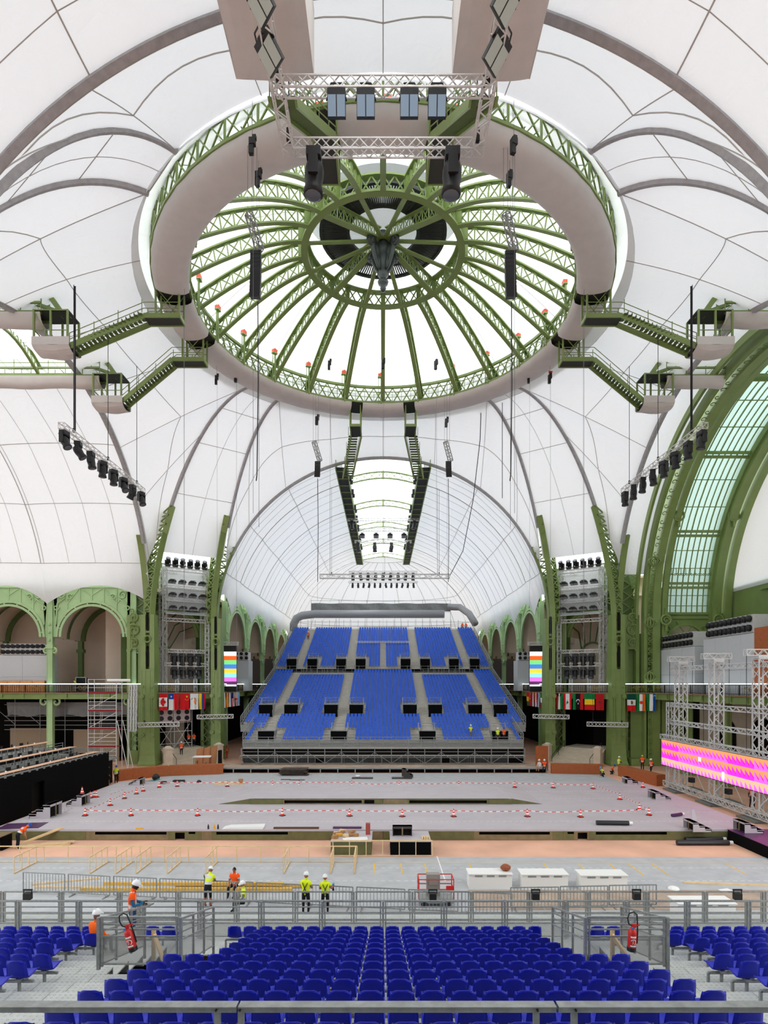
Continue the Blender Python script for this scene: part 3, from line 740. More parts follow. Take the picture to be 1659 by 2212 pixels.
archring(35.8, 36.1, RV-.5, RV+.9, 'arch_web', GREEN); archring(41.4, 41.7, RV-.5, RV+.9, 'arch_web', GREEN); archring(41.6, 42.6, RV-1.0, RV-.6, 'arch_flange', GREEN); archring(42.9, 43.7, RV-1.3, RV-.8, 'arch_flange', GREEN); archring(43.5, 43.8, RV-1.2, RV+.6, 'arch_web', GREEN)
archring(32.2, 32.5, RV-.2, RV+.5, 'arch_rim', GREEN, legs=False)
mb = MB()                                            # pierced ornament between the two outer flanges
for i in range(70):
    ph = lerp(.02, PI-.02, i/70); c = arcx(33.75, RV-.7, ph); tn = Vector((0, -math.sin(ph), math.cos(ph))); ex = Vector((1, 0, 0))
    spiral(mb, c, ex, tn, .32, 1.0, .06, 1 if i % 2 else -1, 0, 10)
for i in range(28): c = Vector((33.75, YC+RV-.7, lerp(.8, ZS, i/28))); spiral(mb, c, Vector((1, 0, 0)), EZ, .3, 1.0, .06, 1 if i % 2 else -1, 0, 10)
obj('pierced_ornament', mb, GREEN, rt_, world=True)
mb = MB()
for z in (11.2, 18.0, 25.5):
    y = YC+(RV-.9 if z < ZS else RV*math.cos(math.asin((z-ZS)/RV))-.9)
    for k in range(7): mb.tube([(33.6+.75*math.cos(PI*k/6), y-.3*math.sin(PI*k/6), z-.4+1.1*math.sin(PI*j/6)*(1-.0*k)) if False else (33.6+.8*math.cos(PI*k/6)*math.sin(PI*j/6), y-.35*math.sin(PI*j/6), z-.6+1.3*j/6) for j in range(7)], .09, 5)
obj('fan_ornament', mb, GREEN, rt_, world=True)
PHB = [0.02, .19, .478, .91, 1.35, PI-1.35, PI-.91, PI-.478, PI-.19, PI-.02]
mb = MB()
for ph in PHB:
    for dph in (-.012, .012): mb.bar(arcx(36, RV-.1, ph+dph), arcx(41.5, RV-.1, ph+dph), .2, .3)
obj('purlin', mb, GREEN, rt_, world=True)
GLASS = fabric_mat('pale_green_glass', (206, 234, 226), .36)
for a, b in zip(PHB[:-1], PHB[1:]):
    mb = MB(); mb.grid(lambda u, v: arcx(lerp(36, 41.5, u), RV+.25, lerp(a, b, v)), 1, 5); obj('pane', mb, GLASS, rt_, world=True)
    mb = MB()
    for k in range(1, 8):
        x = lerp(36, 41.5, k/8); pts = [arcx(x, RV+.15, lerp(a, b, i/5)) for i in range(6)]
        for u, v in zip(pts[:-1], pts[1:]): mb.bar(u, v, .12 if k % 3 == 0 else .06, .12, up=(1, 0, 0), cap=False)
    for f in (.33, .67): mb.bar(arcx(36, RV+.15, lerp(a, b, f)), arcx(41.5, RV+.15, lerp(a, b, f)), .08)
    obj('glazing_bar', mb, GREEN, rt_, world=True)
mb = MB()
for k in range(9):
    c = arcx(36.4+k*.6, RV-.15, .25+.0); spiral(mb, c+Vector((-.12, 0, 0)), Vector((1, 0, 0)), EZ, .2, 1, .05); spiral(mb, c+Vector((.12, 0, 0)), Vector((-1, 0, 0)), EZ, .2, 1, .05); mb.bar(c, c+EZ*.9, .06)
for x in (35.6, 42.2):
    for z in (18.4, 30.6):
        y = YC+(RV-1.1 if z < 20 else RV*math.cos(.56)-.9); mb.tube([(x+.62*math.cos(a*PI/8), y, z+.62*math.sin(a*PI/8)) for a in range(17)], .14, 6); spiral(mb, (x, y, z), Vector((1, 0, 0)), EZ, .4, 1.2, .1); mb.bar((x, y, z+.7), (x, y, z+1.5), .25); mb.bar((x, y, z-.7), (x, y, z-1.4), .25)
obj('rosette', mb, GREEN, rt_, world=True)
# arched wall below the glazing (far flank of the short arm)
mb = MB(); K = 20; mx_ = 38.6; Rr = 2.45; zs = 15.4
for k in range(K):
    q = []
    for y in (YC+RV, YC+RV+.3):
        for j in (k, k+1): q.append((mx_-Rr*math.cos(PI*j/K), y, zs+Rr*math.sin(PI*j/K)))
        for j in (k+1, k): q.append(({0: 35.6, K: 41.8}.get(j, mx_-Rr*math.cos(PI*j/K)), y, ZS+.75))
    mb.add(q, BOXF)
for x0, x1 in ((35.6, mx_-Rr), (mx_+Rr, 43.8)): mb.box2((x0, YC+RV, 9), (x1, YC+RV+.3, zs))
mb.box2((41.8, YC+RV, zs), (43.8, YC+RV+.3, ZS+.75))
obj('arch_wall', mb, GREEN, rt_, world=True)
mb = MB(); pts = [(mx_-(Rr+.1)*math.cos(PI*k/K), YC+RV-.1, zs+(Rr+.1)*math.sin(PI*k/K)) for k in range(K+1)]
for u, v in zip(pts[:-1], pts[1:]): mb.bar(u, v, .3, .2, up=(0, 1, 0))
for sg in (-1, 1): spiral(mb, (mx_+sg*2.3, YC+RV-.1, 17.3), Vector((sg, 0, 0)), EZ, .5, 1.3, .09); mb.bar((mx_+sg*.3, YC+RV-.1, 17), (mx_+sg*1.2, YC+RV-.1, 18.3), .1)
obj('arch_rim', mb, GREEN, rt_, world=True)
mb = MB(); mb.box2((35.6, YC+RV+1.2, 9), (43.8, YC+RV+1.5, 19)); obj('rear_plaster', mb, STONE, rt_, world=True)
mb = MB(); mb.grid(lambda u, v: arcx(lerp(29.7, 33.2, u), RV+.6, lerp(.25, PI-.25, v)), 2, 24); obj('fabric_panel', mb, FAB, rt_, world=True, smooth=True)
# end wall of the right arm
mb = MB(); mb.box2((44.1, 20, 9), (44.5, YC+RV, 22.4)); obj('wall_right', mb, GREEN, kind='structure', label='green panelled end wall behind the grey air handling boxes')
mb = MB(); mb.grid(lambda u, v: Vector((44.0, lerp(YC+RV-1, 28, u), lerp(21.9, 42, v))), 6, 6); obj('wall_right_screen', mb, FAB, kind='structure', label='white fabric screen stretched over the end wall')
pw = thing('end_wall_trim', (43.8, 60, 9), label='stone piers and green glazed panels of the end wall', kind='structure')
for y in (70.5, 58.0, 46.0):
    mb = MB(); mb.box2((42.9, y-1.4, 9), (44, y+1.4, 15.6)); mb.box2((42.6, y-1.8, 15.6), (44, y+1.8, 16.6)); obj('stone_pier', mb, STONE, pw, world=True)
mb = MB()
for z in (16.9, 17.4, 21.2): mb.box2((43.6, 30, z), (44, 68.5, z+.2))
for i in range(24): mb.bar((43.7, 34+i*1.4, 17.3), (43.7, 34+i*1.4, 21.3), .16)
obj('panel_frame', mb, GREEN, pw, world=True)
# right balcony, curved from the pillar towards the camera
balcony((30.6, 74.6, 0), (34.2, 74.4, 0), (0, 1, 0), 8, 'short balcony under the Mexican flag')
balcony((34.3, YA-1.6, 0), (34.3, 28, 0), (1, 0, 0), 10, 'balcony with white light line in front of the grey air handling boxes')
wallq('wall_under_right', (41, 28, 0), (41, YA, 0), 0, 8.8, STONE, 'stone wall with openings below the right balcony', -.3)
wallq('wall_outer_right', (46, 15, 0), (46, 100, 0), 0, 19, DARK, 'dark outer wall beyond the right arm')
wallq('wall_outer_corner', (36, 96, 0), (46, 96, 0), 0, 26, DARK, 'dark outer wall beyond the corner bay')
wallq('wall_outer_left', (-66, YA+13, 0), (-66, 20, 0), 0, 24, DARK, 'dark outer wall at the end of the left arm')
wallq('wall_under_end', (29.5, YA+6, 0), (44, YA+6, 0), 0, 9, DARK, 'dark wall beside the stone wall under the short balcony')
mb = MB()
for x0, x1, dy in ((33, 36.4, 0), (36.4, 38.6, 1.0), (31.6, 33.0, .6)): mb.box2((x0, YC+RV-.6+dy, 0), (x1, YC+RV+.9+dy, 9.0))
mb.box2((31.2, YC+RV-1.2, 0), (38.4, YC+RV+.6, .9))
obj('arch_pier', mb, GREEN, rt_, world=True)
for y in (67.5, 60, 51, 44):
    mb = MB(); mb.bar((35, y, 0), (35, y, 8.6), .55); mb.box((35, y, .6), (1.6, 1.6, 1.2)); mb.box((35, y, 7.9), (1.0, 1.0, .5)); obj('column', mb, GREEN, rt_, world=True)
mb = MB()
for y, w in ((70, 3.0), (63.5, 4.0), (55.5, 4.2), (47, 4)):
    K = 12; o_ = [(40.9, y-w/2, 0), (40.9, y+w/2, 0), (40.9, y+w/2, 4.6)]+[(40.9, y+w/2*math.cos(PI*k/K), 4.6+w/2*math.sin(PI*k/K)) for k in range(1, K)]+[(40.9, y-w/2, 4.6)]
    mb.prism(o_, (-.15, 0, 0))
obj('dark_doorway', mb, DARK, rt_, world=True)
# ================================================================== STAIRS AND WALKWAYS UNDER THE ROOF
def stair(ang, e, label, group, plat=True, near=False, skirt=True):
    M = Matrix.Rotation(ang, 4, 'Z'); c = Vector((0, YC, 0))
    loc = c+M @ Vector((18.3, e*3.35, 0))
    t = thing('hanging_stair', (loc.x, loc.y, 37.0), label=label, group=group, cat='stair')
    ML = Matrix.Translation((-loc.x, -loc.y, -37.0)) @ Matrix.Translation(c) @ M
    yl = lambda x: e*lerp(3.35, 4.9, (x-18.3)/8.0)
    zl = lambda x: 41.0 if x < 19.9 else lerp(41.0, 37.6, (x-19.9)/5.4)
    def ob(name, mb, m): return obj(name, mb.xf(ML), m, t)
    w = .62
    mb = MB(); mb.box2((16.9, yl(18)-w, 40.85), (19.9, yl(18)+w, 41.0)); ob('landing', mb, DECK)
    mb = MB()
    for sd in (-w, w):
        mb.bar((16.9, yl(18)+sd, 40.95), (19.9, yl(18)+sd, 40.95), .12, .36); mb.bar((19.9, yl(18)+sd, 40.95), (25.3, yl(25.3)+sd, 37.6), .12, .42)
    mb.bar((16.9, yl(18)-w, 40.95), (16.9, yl(18)+w, 40.95), .1, .3)
    ob('stringer', mb, GREEN)
    n = 17
    for i in range(n):
        x = lerp(19.95, 25.2, (i+.5)/n); mb = MB(); mb.box((x, yl(x), zl(x)+.05), (.30, 2*w-.1, .05)); mb.box((x+.14, yl(x), zl(x)+.14), (.03, 2*w-.1, .2)); ob('tread', mb, GREEND)
    mb = MB()
    for sd in (-w, w):
        for hh in (.55, 1.05):
            mb.bar((16.9, yl(18)+sd, 41+hh), (19.9, yl(18)+sd, 41+hh), .045); mb.bar((19.9, yl(18)+sd, 41+hh), (25.3, yl(25.3)+sd, 37.6+hh), .045)
        for x in (16.9, 18.4, 19.9, 21.7, 23.5, 25.3): mb.bar((x, yl(max(18, x))+sd, zl(x)), (x, yl(max(18, x))+sd, zl(x)+1.05), .05)
    for x in (16.95, 18.9):
        for sd in (-w, w): mb.bar((x, yl(18)+sd, 40.9), (x, yl(18)+sd, 43.4), .14)
    for sd in (-w, w):
        mb.bar((16.95, yl(18)+sd, 41), (18.9, yl(18)+sd, 43.3), .05); mb.bar((18.9, yl(18)+sd, 41), (16.95, yl(18)+sd, 43.3), .05)
    ob('railing', mb, GREEN)
    if plat:
        y = yl(26); mb = MB(); mb.box2((25.2, y-.9, 37.5), (28.0, y+.9, 37.65)); ob('platform', mb, DECK); mb = MB(); mb.box2((25.2, y-.9, 40.2), (28.0, y+.9, 40.32)); ob('platform_roof', mb, DECK)
        mb = MB()
        for x in (25.25, 26.6, 27.95):
            for sd in (-.88, .88): mb.bar((x, y+sd, 37.55), (x, y+sd, 40.3), .14)
        for z in (37.58, 38.1, 38.65, 40.25):
            for sd in (-.88, .88): mb.bar((25.25, y+sd, z), (27.95, y+sd, z), .1 if z in (37.58, 40.25) else .05)
            mb.bar((27.95, y-.88, z), (27.95, y+.88, z), .08)
        mb.bar((26.6, y-.88, 37.6), (27.95, y-.88, 40.2), .05); mb.bar((26.6, y+.88, 37.6), (27.95, y+.88, 40.2), .05)
        mb.bar((26.0, y, 40.3), (27.2, y, 42.0), .4); mb.bar((25.4, y, 40.3), (28.6, y, 41.4), .25)
        ob('platform_cage', mb, GREEN)
    if skirt:
        y = yl(26)
        x1 = 34.5 if near else 28.1; ww = 1.75 if near else .98; x0 = 26.5 if near else 25.1
        mb = MB(); mb.grid(lambda u, v: Vector((lerp(x0, x1, u), y+lerp(-ww, ww, v), 37.45-(.55 if not near else .15)*math.sin(PI*v)**.5*(.6+.4*math.sin(PI*u))+.03*math.sin(9*u+7*v))), 10, 8)
        for sd in (-ww, ww): mb.grid(lambda u, v: Vector((lerp(x0, x1, u), y+sd, lerp(37.45, 38.1 if not near else 40.5, v))), 6, 2)
        if near: mb.grid(lambda u, v: Vector((x0, y+lerp(-ww, ww, u), lerp(37.45, 40.5, v))), 4, 2)
        ob('fabric_wrap', mb, SKIRT)
    return t
G4 = 'iron stairs hanging from the dome gallery'
for e in (-1, 1):
    stair(PI/2, e, 'green iron stair hanging from the dome ring towards the grandstand', G4+' over the grandstand', plat=False, skirt=False)
    stair(-PI/2, e, 'green iron stair wrapped in grey-white fabric above the square lighting frame', G4+' above the square lighting frame', plat=False, near=True)
stair(PI, -1, 'iron stair with caged platform, grandstand side, above the scaffold tower arm', None)
stair(PI, 1, 'iron stair with fabric wrapped platform, camera side, above the scaffold tower arm', None)
stair(0, 1, 'green iron stair with caged platform, grandstand side, beside the glazed vault', None)
stair(0, -1, 'iron stair with fabric wrapped platform, camera side, beside the glazed vault', None)
def walkway(ax, off, a, b, label, skirt=True, group=None):
    def W(s_, k, z): return Vector((off+k, s_, z)) if ax == 'y' else Vector((s_, YC+off+k, z))
    o0 = W(a, 0, 40)
    t = thing('roof_walkway', tuple(o0), label=label, cat='walkway', group=group); L = abs(b-a); n = int(L/1.6)
    mb = MB()
    for k in (-.6, .6):
        for z in (40.2, 41.0, 41.5, 42.2): mb.bar(W(a, k, z), W(b, k, z), .22 if z == 40.2 else (.16 if z == 41.0 else .06))
        for i in range(n+1): mb.bar(W(lerp(a, b, i/n), k, 40.2), W(lerp(a, b, i/n), k, 42.2), .06, cap=False)
        for i in range(n): mb.bar(W(lerp(a, b, i/n), k, 40.3), W(lerp(a, b, (i+1)/n), k, 42.1), .05, cap=False)
    obj('lattice_rail', mb, GREEN, t, world=True)
    mb = MB(); mb.prism([W(a, -.6, 40.25), W(b, -.6, 40.25), W(b, .6, 40.25), W(a, .6, 40.25)], (0, 0, .08)); obj('deck', mb, DECK, t, world=True)
    if skirt:
        mb = MB(); mb.grid(lambda u, v: W(lerp(a, b, u), lerp(-.8, .8, v), 40.15-(.85+.06*math.sin(40*u))*math.sin(PI*v)**.5), max(8, int(L)), 8); obj('fabric_wrap', mb, SKIRT, t, world=True, smooth=True)
    mb = MB()
    for i in range(n):
        if i % 2 == 0: mb.box(W(lerp(a, b, (i+.7)/n), .75 if off > 0 else .75, 41.9), (1.1, .1, .6) if ax == 'x' else (.1, 1.1, .6))
    obj('vent_window', mb, mat('grey_vent_glass', (150, 168, 176), .3) if 'grey_vent_glass' not in MT else MT['grey_vent_glass'], t, world=True)
    return t
walkway('x', 4.9, -27.5, -64, 'green lattice walkway, grandstand side, under the canopy above the scaffold tower')
walkway('x', -4.9, -27.5, -64, 'green lattice walkway, camera side, under the canopy above the scaffold tower')
walkway('x', 4.9, 27.5, 33.2, 'short green lattice walkway, grandstand side, ending at the glazed vault')
walkway('x', -4.9, 27.5, 33.2, 'short green lattice walkway, camera side, ending at the glazed vault')
# ridge beams and bowed lattice girders over the grandstand
ridge = thing('ridge_frame', (0, 80, 39), label='green ridge walkways and bowed lattice girders above the grandstand', kind='structure')
for sx in (-1, 1):
    mb = MB(); X = sx*5.6
    mb.box2((X-.75, 79, 39.2), (X+.75, 143, 39.3), m=1)
    for k in (-.75, .75):
        mb.bar((X+k, 79, 39.25), (X+k, 143, 39.25), .14, .35); mb.bar((X+k, 79, 40.3), (X+k, 143, 40.3), .08)
    for i in range(64): 
        for k in (-.75, .75): mb.bar((X+k, 79+i, 39.2), (X+k, 79+i, 40.3), .05, cap=False); mb.bar((X+k, 79+i, 39.2), (X+k, 80+i, 40.3), .04, cap=False)
    for i in range(22): mb.bar((X-.75, 80+i*2.9, 39.12), (X+.75, 80+i*2.9, 39.12), .12)
    obj('ridge_walkway', mb, [GREEN, DECK], ridge, world=True)
for y in NB[1:]:
    mb = MB(); bt = lambda t: Vector((lerp(-5.6, 5.6, t), y, 40.0+1.0*math.sin(PI*t))); tp = lambda t: bt(t)+Vector((0, 0, .95))
    for i in range(12):
        mb.bar(bt(i/12), bt((i+1)/12), .3, .12); mb.bar(tp(i/12), tp((i+1)/12), .3, .12)
    lattice(mb, bt, tp, 10, .08); mb.box((0, y, 41.5), (.25, .25, 1.2))
    obj('bowed_girder', mb, GREEN, ridge, world=True)
for sx in (-1, 1):        # transverse lattice girder in the side arms
    for X in (33.5,) if sx > 0 else (33.5, 46):
        mb = MB(); bt = lambda t: Vector((sx*X, YC+lerp(-4.9, 4.9, t), 40.2+1.6*math.sin(PI*t))); tp = lambda t: bt(t)+Vector((0, 0, 1.0))
        for i in range(10): mb.bar(bt(i/10), bt((i+1)/10), .3, .14); mb.bar(tp(i/10), tp((i+1)/10), .3, .14)
        lattice(mb, bt, tp, 9, .08); obj('bowed_girder', mb, GREEN, ridge, world=True)

# ================================================================== LIGHTS AND SOUND
def head_meshes():
    b = MB(); b.box((0, 0, -.12), (.46, .36, .22)); b.box((0, 0, -.02), (.2, .1, .06))
    y = MB()
    for s_ in (-.27, .27): y.box((s_, 0, -.45), (.07, .24, .56))
    y.box((0, 0, -.25), (.6, .3, .06))
    h = MB(); h.lathe([(.12, .28), (.2, .26), (.24, .1), (.24, -.1), (.21, -.3), (.25, -.42), (.25, -.5), (.2, -.52)], (0, 0, 0), 12); h.lathe([(.2, -.525), (.19, -.53)], (0, 0, 0), 12, m=1)
    return mesh(b, BLACK, 'base'), mesh(y, BLACK, 'yoke'), mesh(h, [BLACK, MT.get('lens') or mat('lens', (90, 96, 104), .15)], 'head', True)
HB, HY, HH = head_meshes()
def moving_head(p, rz=0, tilt=0, sc=1.0, up=False, label='black moving head stage light', group=None):
    t = thing('moving_head_light', tuple(p), rz, label=label, cat='stage light', group=group)
    t.scale = (sc, sc, -sc if False else sc)
    if up: t.rotation_euler = (PI, 0, rz)
    inst('base', HB, t); y = inst('yoke', HY, t); h = inst('head', HH, y, (0, 0, -.55)); h.rotation_euler = (tilt, 0, 0)
    return t
def cable(name, pts, r=.02, m=None, label='thin steel suspension wire', group=None, cat='cable'):
    o = obj(name, MB().tube(pts, r, 5), m or WIRE, loc=tuple(pts[0])); return tag(o, label, cat, group)
def truss_thing(p, q, w, label, up=(0, 0, 1), r=.028, step=None, hang=(), m=None, group=None, top=41.0):
    p = Vector(p); q = Vector(q); t = thing('lighting_truss', tuple(p), label=label, cat='truss', group=group)
    obj('truss_frame', MB().truss(p, q, w, r, step, up=up), m or ALU, t, world=True)
    for f in hang:
        a = p.lerp(q, f); obj('hoist_chain', MB().bar(a+EZ*w*.5, Vector((a.x, a.y, top)), .035).box(a+EZ*(w*.5+.15), (.14, .14, .3)), CABLE, t, world=True)
    return t
# side battens over the arena with eight heads each
for sx, w in ((-1, 'in front of the arcade with the scaffold tower'), (1, 'in front of the glazed vault')):
    p, q = Vector((sx*23.0, 42.2, 28.8)), Vector((sx*23.0, 56.6, 28.8))
    truss_thing(p, q, .42, 'slim aluminium lighting truss hung '+w, r=.022, hang=(.12, .5, .9), top=40)
    mb = MB()
    for k in range(5): mb.tube([p.lerp(q, .13)+Vector((.03*k-.06, 0, .3)), p.lerp(q, .13)+Vector((.03*k-.06, 0, 11.2))], .02, 4)
    tag(obj('cable_loom', mb, CABLE, loc=(p.x, p.y+1.9, p.z+.3)), 'black loom of cables feeding the truss '+w, 'cable')
    for i in range(8):
        a = p.lerp(q, .03+.94*i/7)-EZ*.22; moving_head(a, random.uniform(-.6, .6)+PI/2, random.uniform(-.7, .7) if sx < 0 else random.uniform(-.15, .15), 1.25, label='black moving head light under the truss '+w, group='moving heads on the truss '+w)
# square lighting frame under the near edge of the dome
zf = 36.0
fr = thing('truss_grid', (0, 28.3, zf), label='rectangular aluminium truss frame carrying floodlights under the dome edge', cat='truss')
for (a, b) in (((-4.3, 28.3, zf), (4.3, 28.3, zf)), ((-4.6, 25.4, zf), (4.6, 25.4, zf)), ((-4.55, 11, zf), (-4.55, 28.5, zf)), ((4.55, 11, zf), (4.55, 28.5, zf))):
    obj('truss_frame', MB().truss(a, b, .5, .032, .45), ALU, fr, world=True)
for x in (-4.5, 4.5):
    for y in (28.2, 25.4): obj('hoist_chain', MB().bar((x, y, zf+.2), (x, y, 43), .05).box((x, y, zf+.5), (.2, .2, .6)), CABLE, fr, world=True)
for sx in (-1, 1): moving_head((sx*3.3, 28.3, zf-.25), PI/2, .05, 1.9, label='large black moving head light under the square truss frame', group='pair of large moving heads')
FLOODG = mat('flood_glass', (96, 128, 158), .12, spec=.8)
def flood(p, rz, tilt, w, h, label, group=None, roll=0, lens=None):
    t = thing('flood_panel', tuple(p), 0, label=label, cat='floodlight', group=group)
    M = Matrix.Rotation(rz, 4, 'Z') @ Matrix.Rotation(tilt, 4, 'X') @ Matrix.Rotation(roll, 4, 'Y')
    mb = MB(); mb.box((0, 0, 0), (w, .14, h)); mb.box((0, .12, h*.42), (w*.5, .2, h*.3)); mb.bar((-w*.55, 0, h*.1), (-w*.3, .1, h*.75), .05); mb.bar((w*.55, 0, h*.1), (w*.3, .1, h*.75), .05); mb.bar((-w*.3, .1, h*.75), (w*.3, .1, h*.75), .05)
    ho_ = obj('housing', mb.xf(M), BLACK, t)
    for s_ in (-1, 1):
        mb = MB(); mb.box((s_*w*.25, -.085, -h*.1), (w*.44, .03, h*.74)); obj('lens', mb.xf(M), lens or FLOODG, ho_)
    return t
for i, u in enumerate((727, 790, 884, 944)):
    p = P(u, 226, 25.3); p.z = zf-.85; flood(p, 0, .25, .78, 1.05, 'twin floodlight with blue-grey glass under the square truss frame', 'floodlights under the square truss frame')
LENS2 = mat('flood_glass_pale', (176, 186, 176), .15, spec=.8)
for sx in (-1, 1):
    for y in (23.6, 21.8):
        flood((sx*4.55, y, zf-.45), sx*.9, .75, 1.0, 1.1, 'tilted twin floodlight on the side arm of the square truss frame', 'floodlights on the frame arms', lens=LENS2)
# line arrays
def line_array(p, n, w, h, label, yaw=0, trussd=True, top=46, group=None, curve=.012, dpt=.5):
    t = thing('line_array', tuple(p), yaw, label=label, cat='speaker', group=group)
    me = None
    for i in range(n):
        mb = MB(); mb.prism([(-w/2, -dpt/2, -h/2+.01), (w/2, -dpt/2, -h/2+.01), (w/2*.9, dpt/2, -h/2+.03), (-w/2*.9, dpt/2, -h/2+.03)], (0, 0, h-.025)) if me is None else None
        if me is None: me = mesh(mb, BLACK, 'cabinet')
        o = inst('cabinet', me, t, (0, -.5*(curve*i)**2*30, -h*(i+.5))); o.rotation_euler = (curve*i*1.6, 0, 0)
    mb = MB(); mb.bar((-w/2, 0, .05), (w/2, 0, .05), .1, .1)
    if trussd: mb.truss((.25, -.1, .05), (-.35, -.5, 2.0), .36, .03, .35)
    obj('flying_frame', mb, GALV, t)
    mb = MB()
    for x in (-.25, .0, .3): mb.bar((x-.2, -.3, .1 if not trussd else 1.9), (x-.2, -.3, top-p[2]), .025)
    obj('suspension_wire', mb, WIRE, t); return t
ya = 36.0
for sx in (-1, 1):
    p = P(827.5+sx*274, 546, ya); line_array(p, 12, .64, .245, 'tall black speaker column hung inside the dome from a short truss', 0, group='two tall speaker columns', top=48)
    cable('signal_cable', [p+Vector((sx*0+.1, 0, -3)), p+Vector((.12, 0, -8)), p+Vector((.05, 0, -13.5)), p+Vector((0, 0, -13.9))], .035, CABLE, 'black cable dangling below the tall speaker column', 'cables below the speaker columns')
for sx in (-1, 1):
    p = P(827.5+sx*141, 998, 64); line_array(p, 7, .6, .26, 'small black speaker column hung in front of the grandstand ridge', 0, group='two small speaker columns', top=43, curve=.03)
    cable('signal_cable', [p+Vector((0, 0, -1.8)), p+Vector((.05, 0, -7)), p+Vector((0, 0, -13))], .03, CABLE, 'cable hanging below the small speaker column', 'cables below the small speaker columns')
# chain hoists and small spot lamps dotted round the dome ring
hb = MB(); hb.box((0, 0, -.18), (.34, .3, .36)); hb.box((.1, .06, .12), (.22, .2, .24)); hb.box((-.06, 0, -.62), (.26, .24, .5)); hm = mesh(hb, BLACK, 'body')
hr = MB(); hr.prism([(-.2, -.15, .22), (.22, -.15, .22), (.1, .12, .22), (-.1, .12, .22)], (0, 0, .12)); hrm = mesh(hr, RED, 'red_cap')
def hoist(u, v, Y, red, zend, label, group, sc=1.0, ztop=None):
    p = P(u, v, Y); t = thing('chain_hoist', tuple(p), random.uniform(-.6, .6), label=label, cat='hoist', group=group); t.scale = (sc,)*3
    inst('motor_body', hm, t)
    if red: inst('red_cap', hrm, t)
    mb = MB(); mb.bar((0, 0, 0), (0, 0, ((ztop or 43.4)-p.z)/sc), .02/sc)
    if zend is not None: mb.bar((.05, 0, -.8), (.05, 0, (zend-p.z)/sc), .018/sc)
    obj('chain', mb, WIRE, t); return t
GH = 'black chain hoists hung from the dome ring'
for (u, v, Y, red, ze) in ((397, 562, 48.5, 0, 14), (1260, 562, 48.5, 1, 14), (333, 572, 48.5, 1, None), (1323, 570, 48.5, 1, None), (468, 812, 60, 0, 9), (510, 808, 62.5, 0, 9), (1143, 810, 62.5, 1, 9), (1188, 810, 60, 1, 9)):
    hoist(u, v, Y, red, ze, 'chain hoist with red cap hung under the dome ring skirt' if red else 'plain black chain hoist hung under the dome ring skirt', GH+(' with red caps' if red else ''), 1.0)
for (u, v, Y) in ((545, 300, 33.5), (558, 372, 36.5), (1110, 300, 33.5), (1101, 374, 36.5)):
    hoist(u, v, Y, 0, 20, 'black double spot unit hung beneath the near gallery skirt of the dome', 'double spots under the near gallery', 1.0)
for (u, v) in ((685, 900), (965, 905)): hoist(u, v, 69, 0, 20, 'black hoist hung over the small speaker column', 'hoists over the small speaker columns', 1.1)
for (u, v) in ((712, 780), (942, 780), (828, 778)): hoist(u, v, 60, 0, 24, 'black monitor speaker hung among the dome ribs', 'monitor speakers among the dome ribs', 1.0, 46.5)
# suspension wires and loose cables
for (u, v0, v1, Y, r) in ((160, 730, 935, 44, .05), (713, 830, 1245, 88, .03), (945, 830, 1245, 88, .03), (397, 600, 1475, 51, .012), (1260, 600, 1475, 51, .012)):
    cable('suspension_wire', [P(u, v0, Y), P(u, (v0+v1)/2, Y), P(u, v1, Y)], r, None, 'long vertical suspension wire dropping from the dome gallery', 'suspension wires')
cable('power_cable', [P(1040, 850, 69.5), P(1037, 950, 72), P(1022, 1080, 77), P(1000, 1190, 83), P(972, 1243, 88)], .05, CABLE, 'black cable swooping from the dome ring to the long truss before the grandstand')
cable('power_cable', [P(1086, 640, 69), P(1085, 850, 69), P(1085, 1076, 69)], .04, CABLE, 'straight black cable hanging free from the dome ring')
# long truss in front of the grandstand and battens on the ridge
truss_thing(P(691, 1245, 88), P(971, 1245, 88), .6, 'long aluminium truss spanning in front of the grandstand canopy', r=.04, step=.8, hang=(.09, .5, .92), top=40)
def batten(y, z, x, n, sc, label, kind='head'):
    truss_thing((-x, y, z), (x, y, z), .4, 'ridge lighting truss '+label, r=.03, step=.5)
    for i in range(n):
        px = lerp(-x*.88, x*.88, i/(n-1))
        if kind == 'head': moving_head((px, y, z-.2), PI/2, random.uniform(-.3, .3), sc, label='small moving head light '+label, group='moving heads '+label)
        else: flood((px, y, z-1.1), 0, 1.0, .9, 1.0, 'grey floodlight '+label, 'floodlights '+label, lens=MT.get('grey_lens') or mat('grey_lens', (140, 142, 142), .3))
batten(103, 39.0, 6.2, 2, 1.4, 'with four floodlights over the grandstand'); batten(104.5, 37.6, 4.2, 4, 1, 'carrying grey floodlights over the grandstand', 'flood')
batten(116.5, 38.4, 5.6, 4, 1.7, 'behind the grey floodlights'); batten(128, 34.6, 7.4, 9, 1.5, 'with nine heads above the duct'); batten(140, 34.5, 8.2, 12, 1.1, 'farthest along the ridge')
# black boxes clamped to the ridge walkways
for sx in (-1, 1):
    for i, y in enumerate((84, 90, 98, 104, 110, 118, 125)):
        tag(obj('clamped_lamp', MB().box((sx*4.7, y, 39.6), (.5, .6, .7)).box((sx*4.5, y, 39.0), (.4, .4, .5)), BLACK, loc=(sx*4.7, y, 39.2)), 'black lamp clamped to a ridge walkway', 'stage light', 'lamps clamped to the ridge walkways')
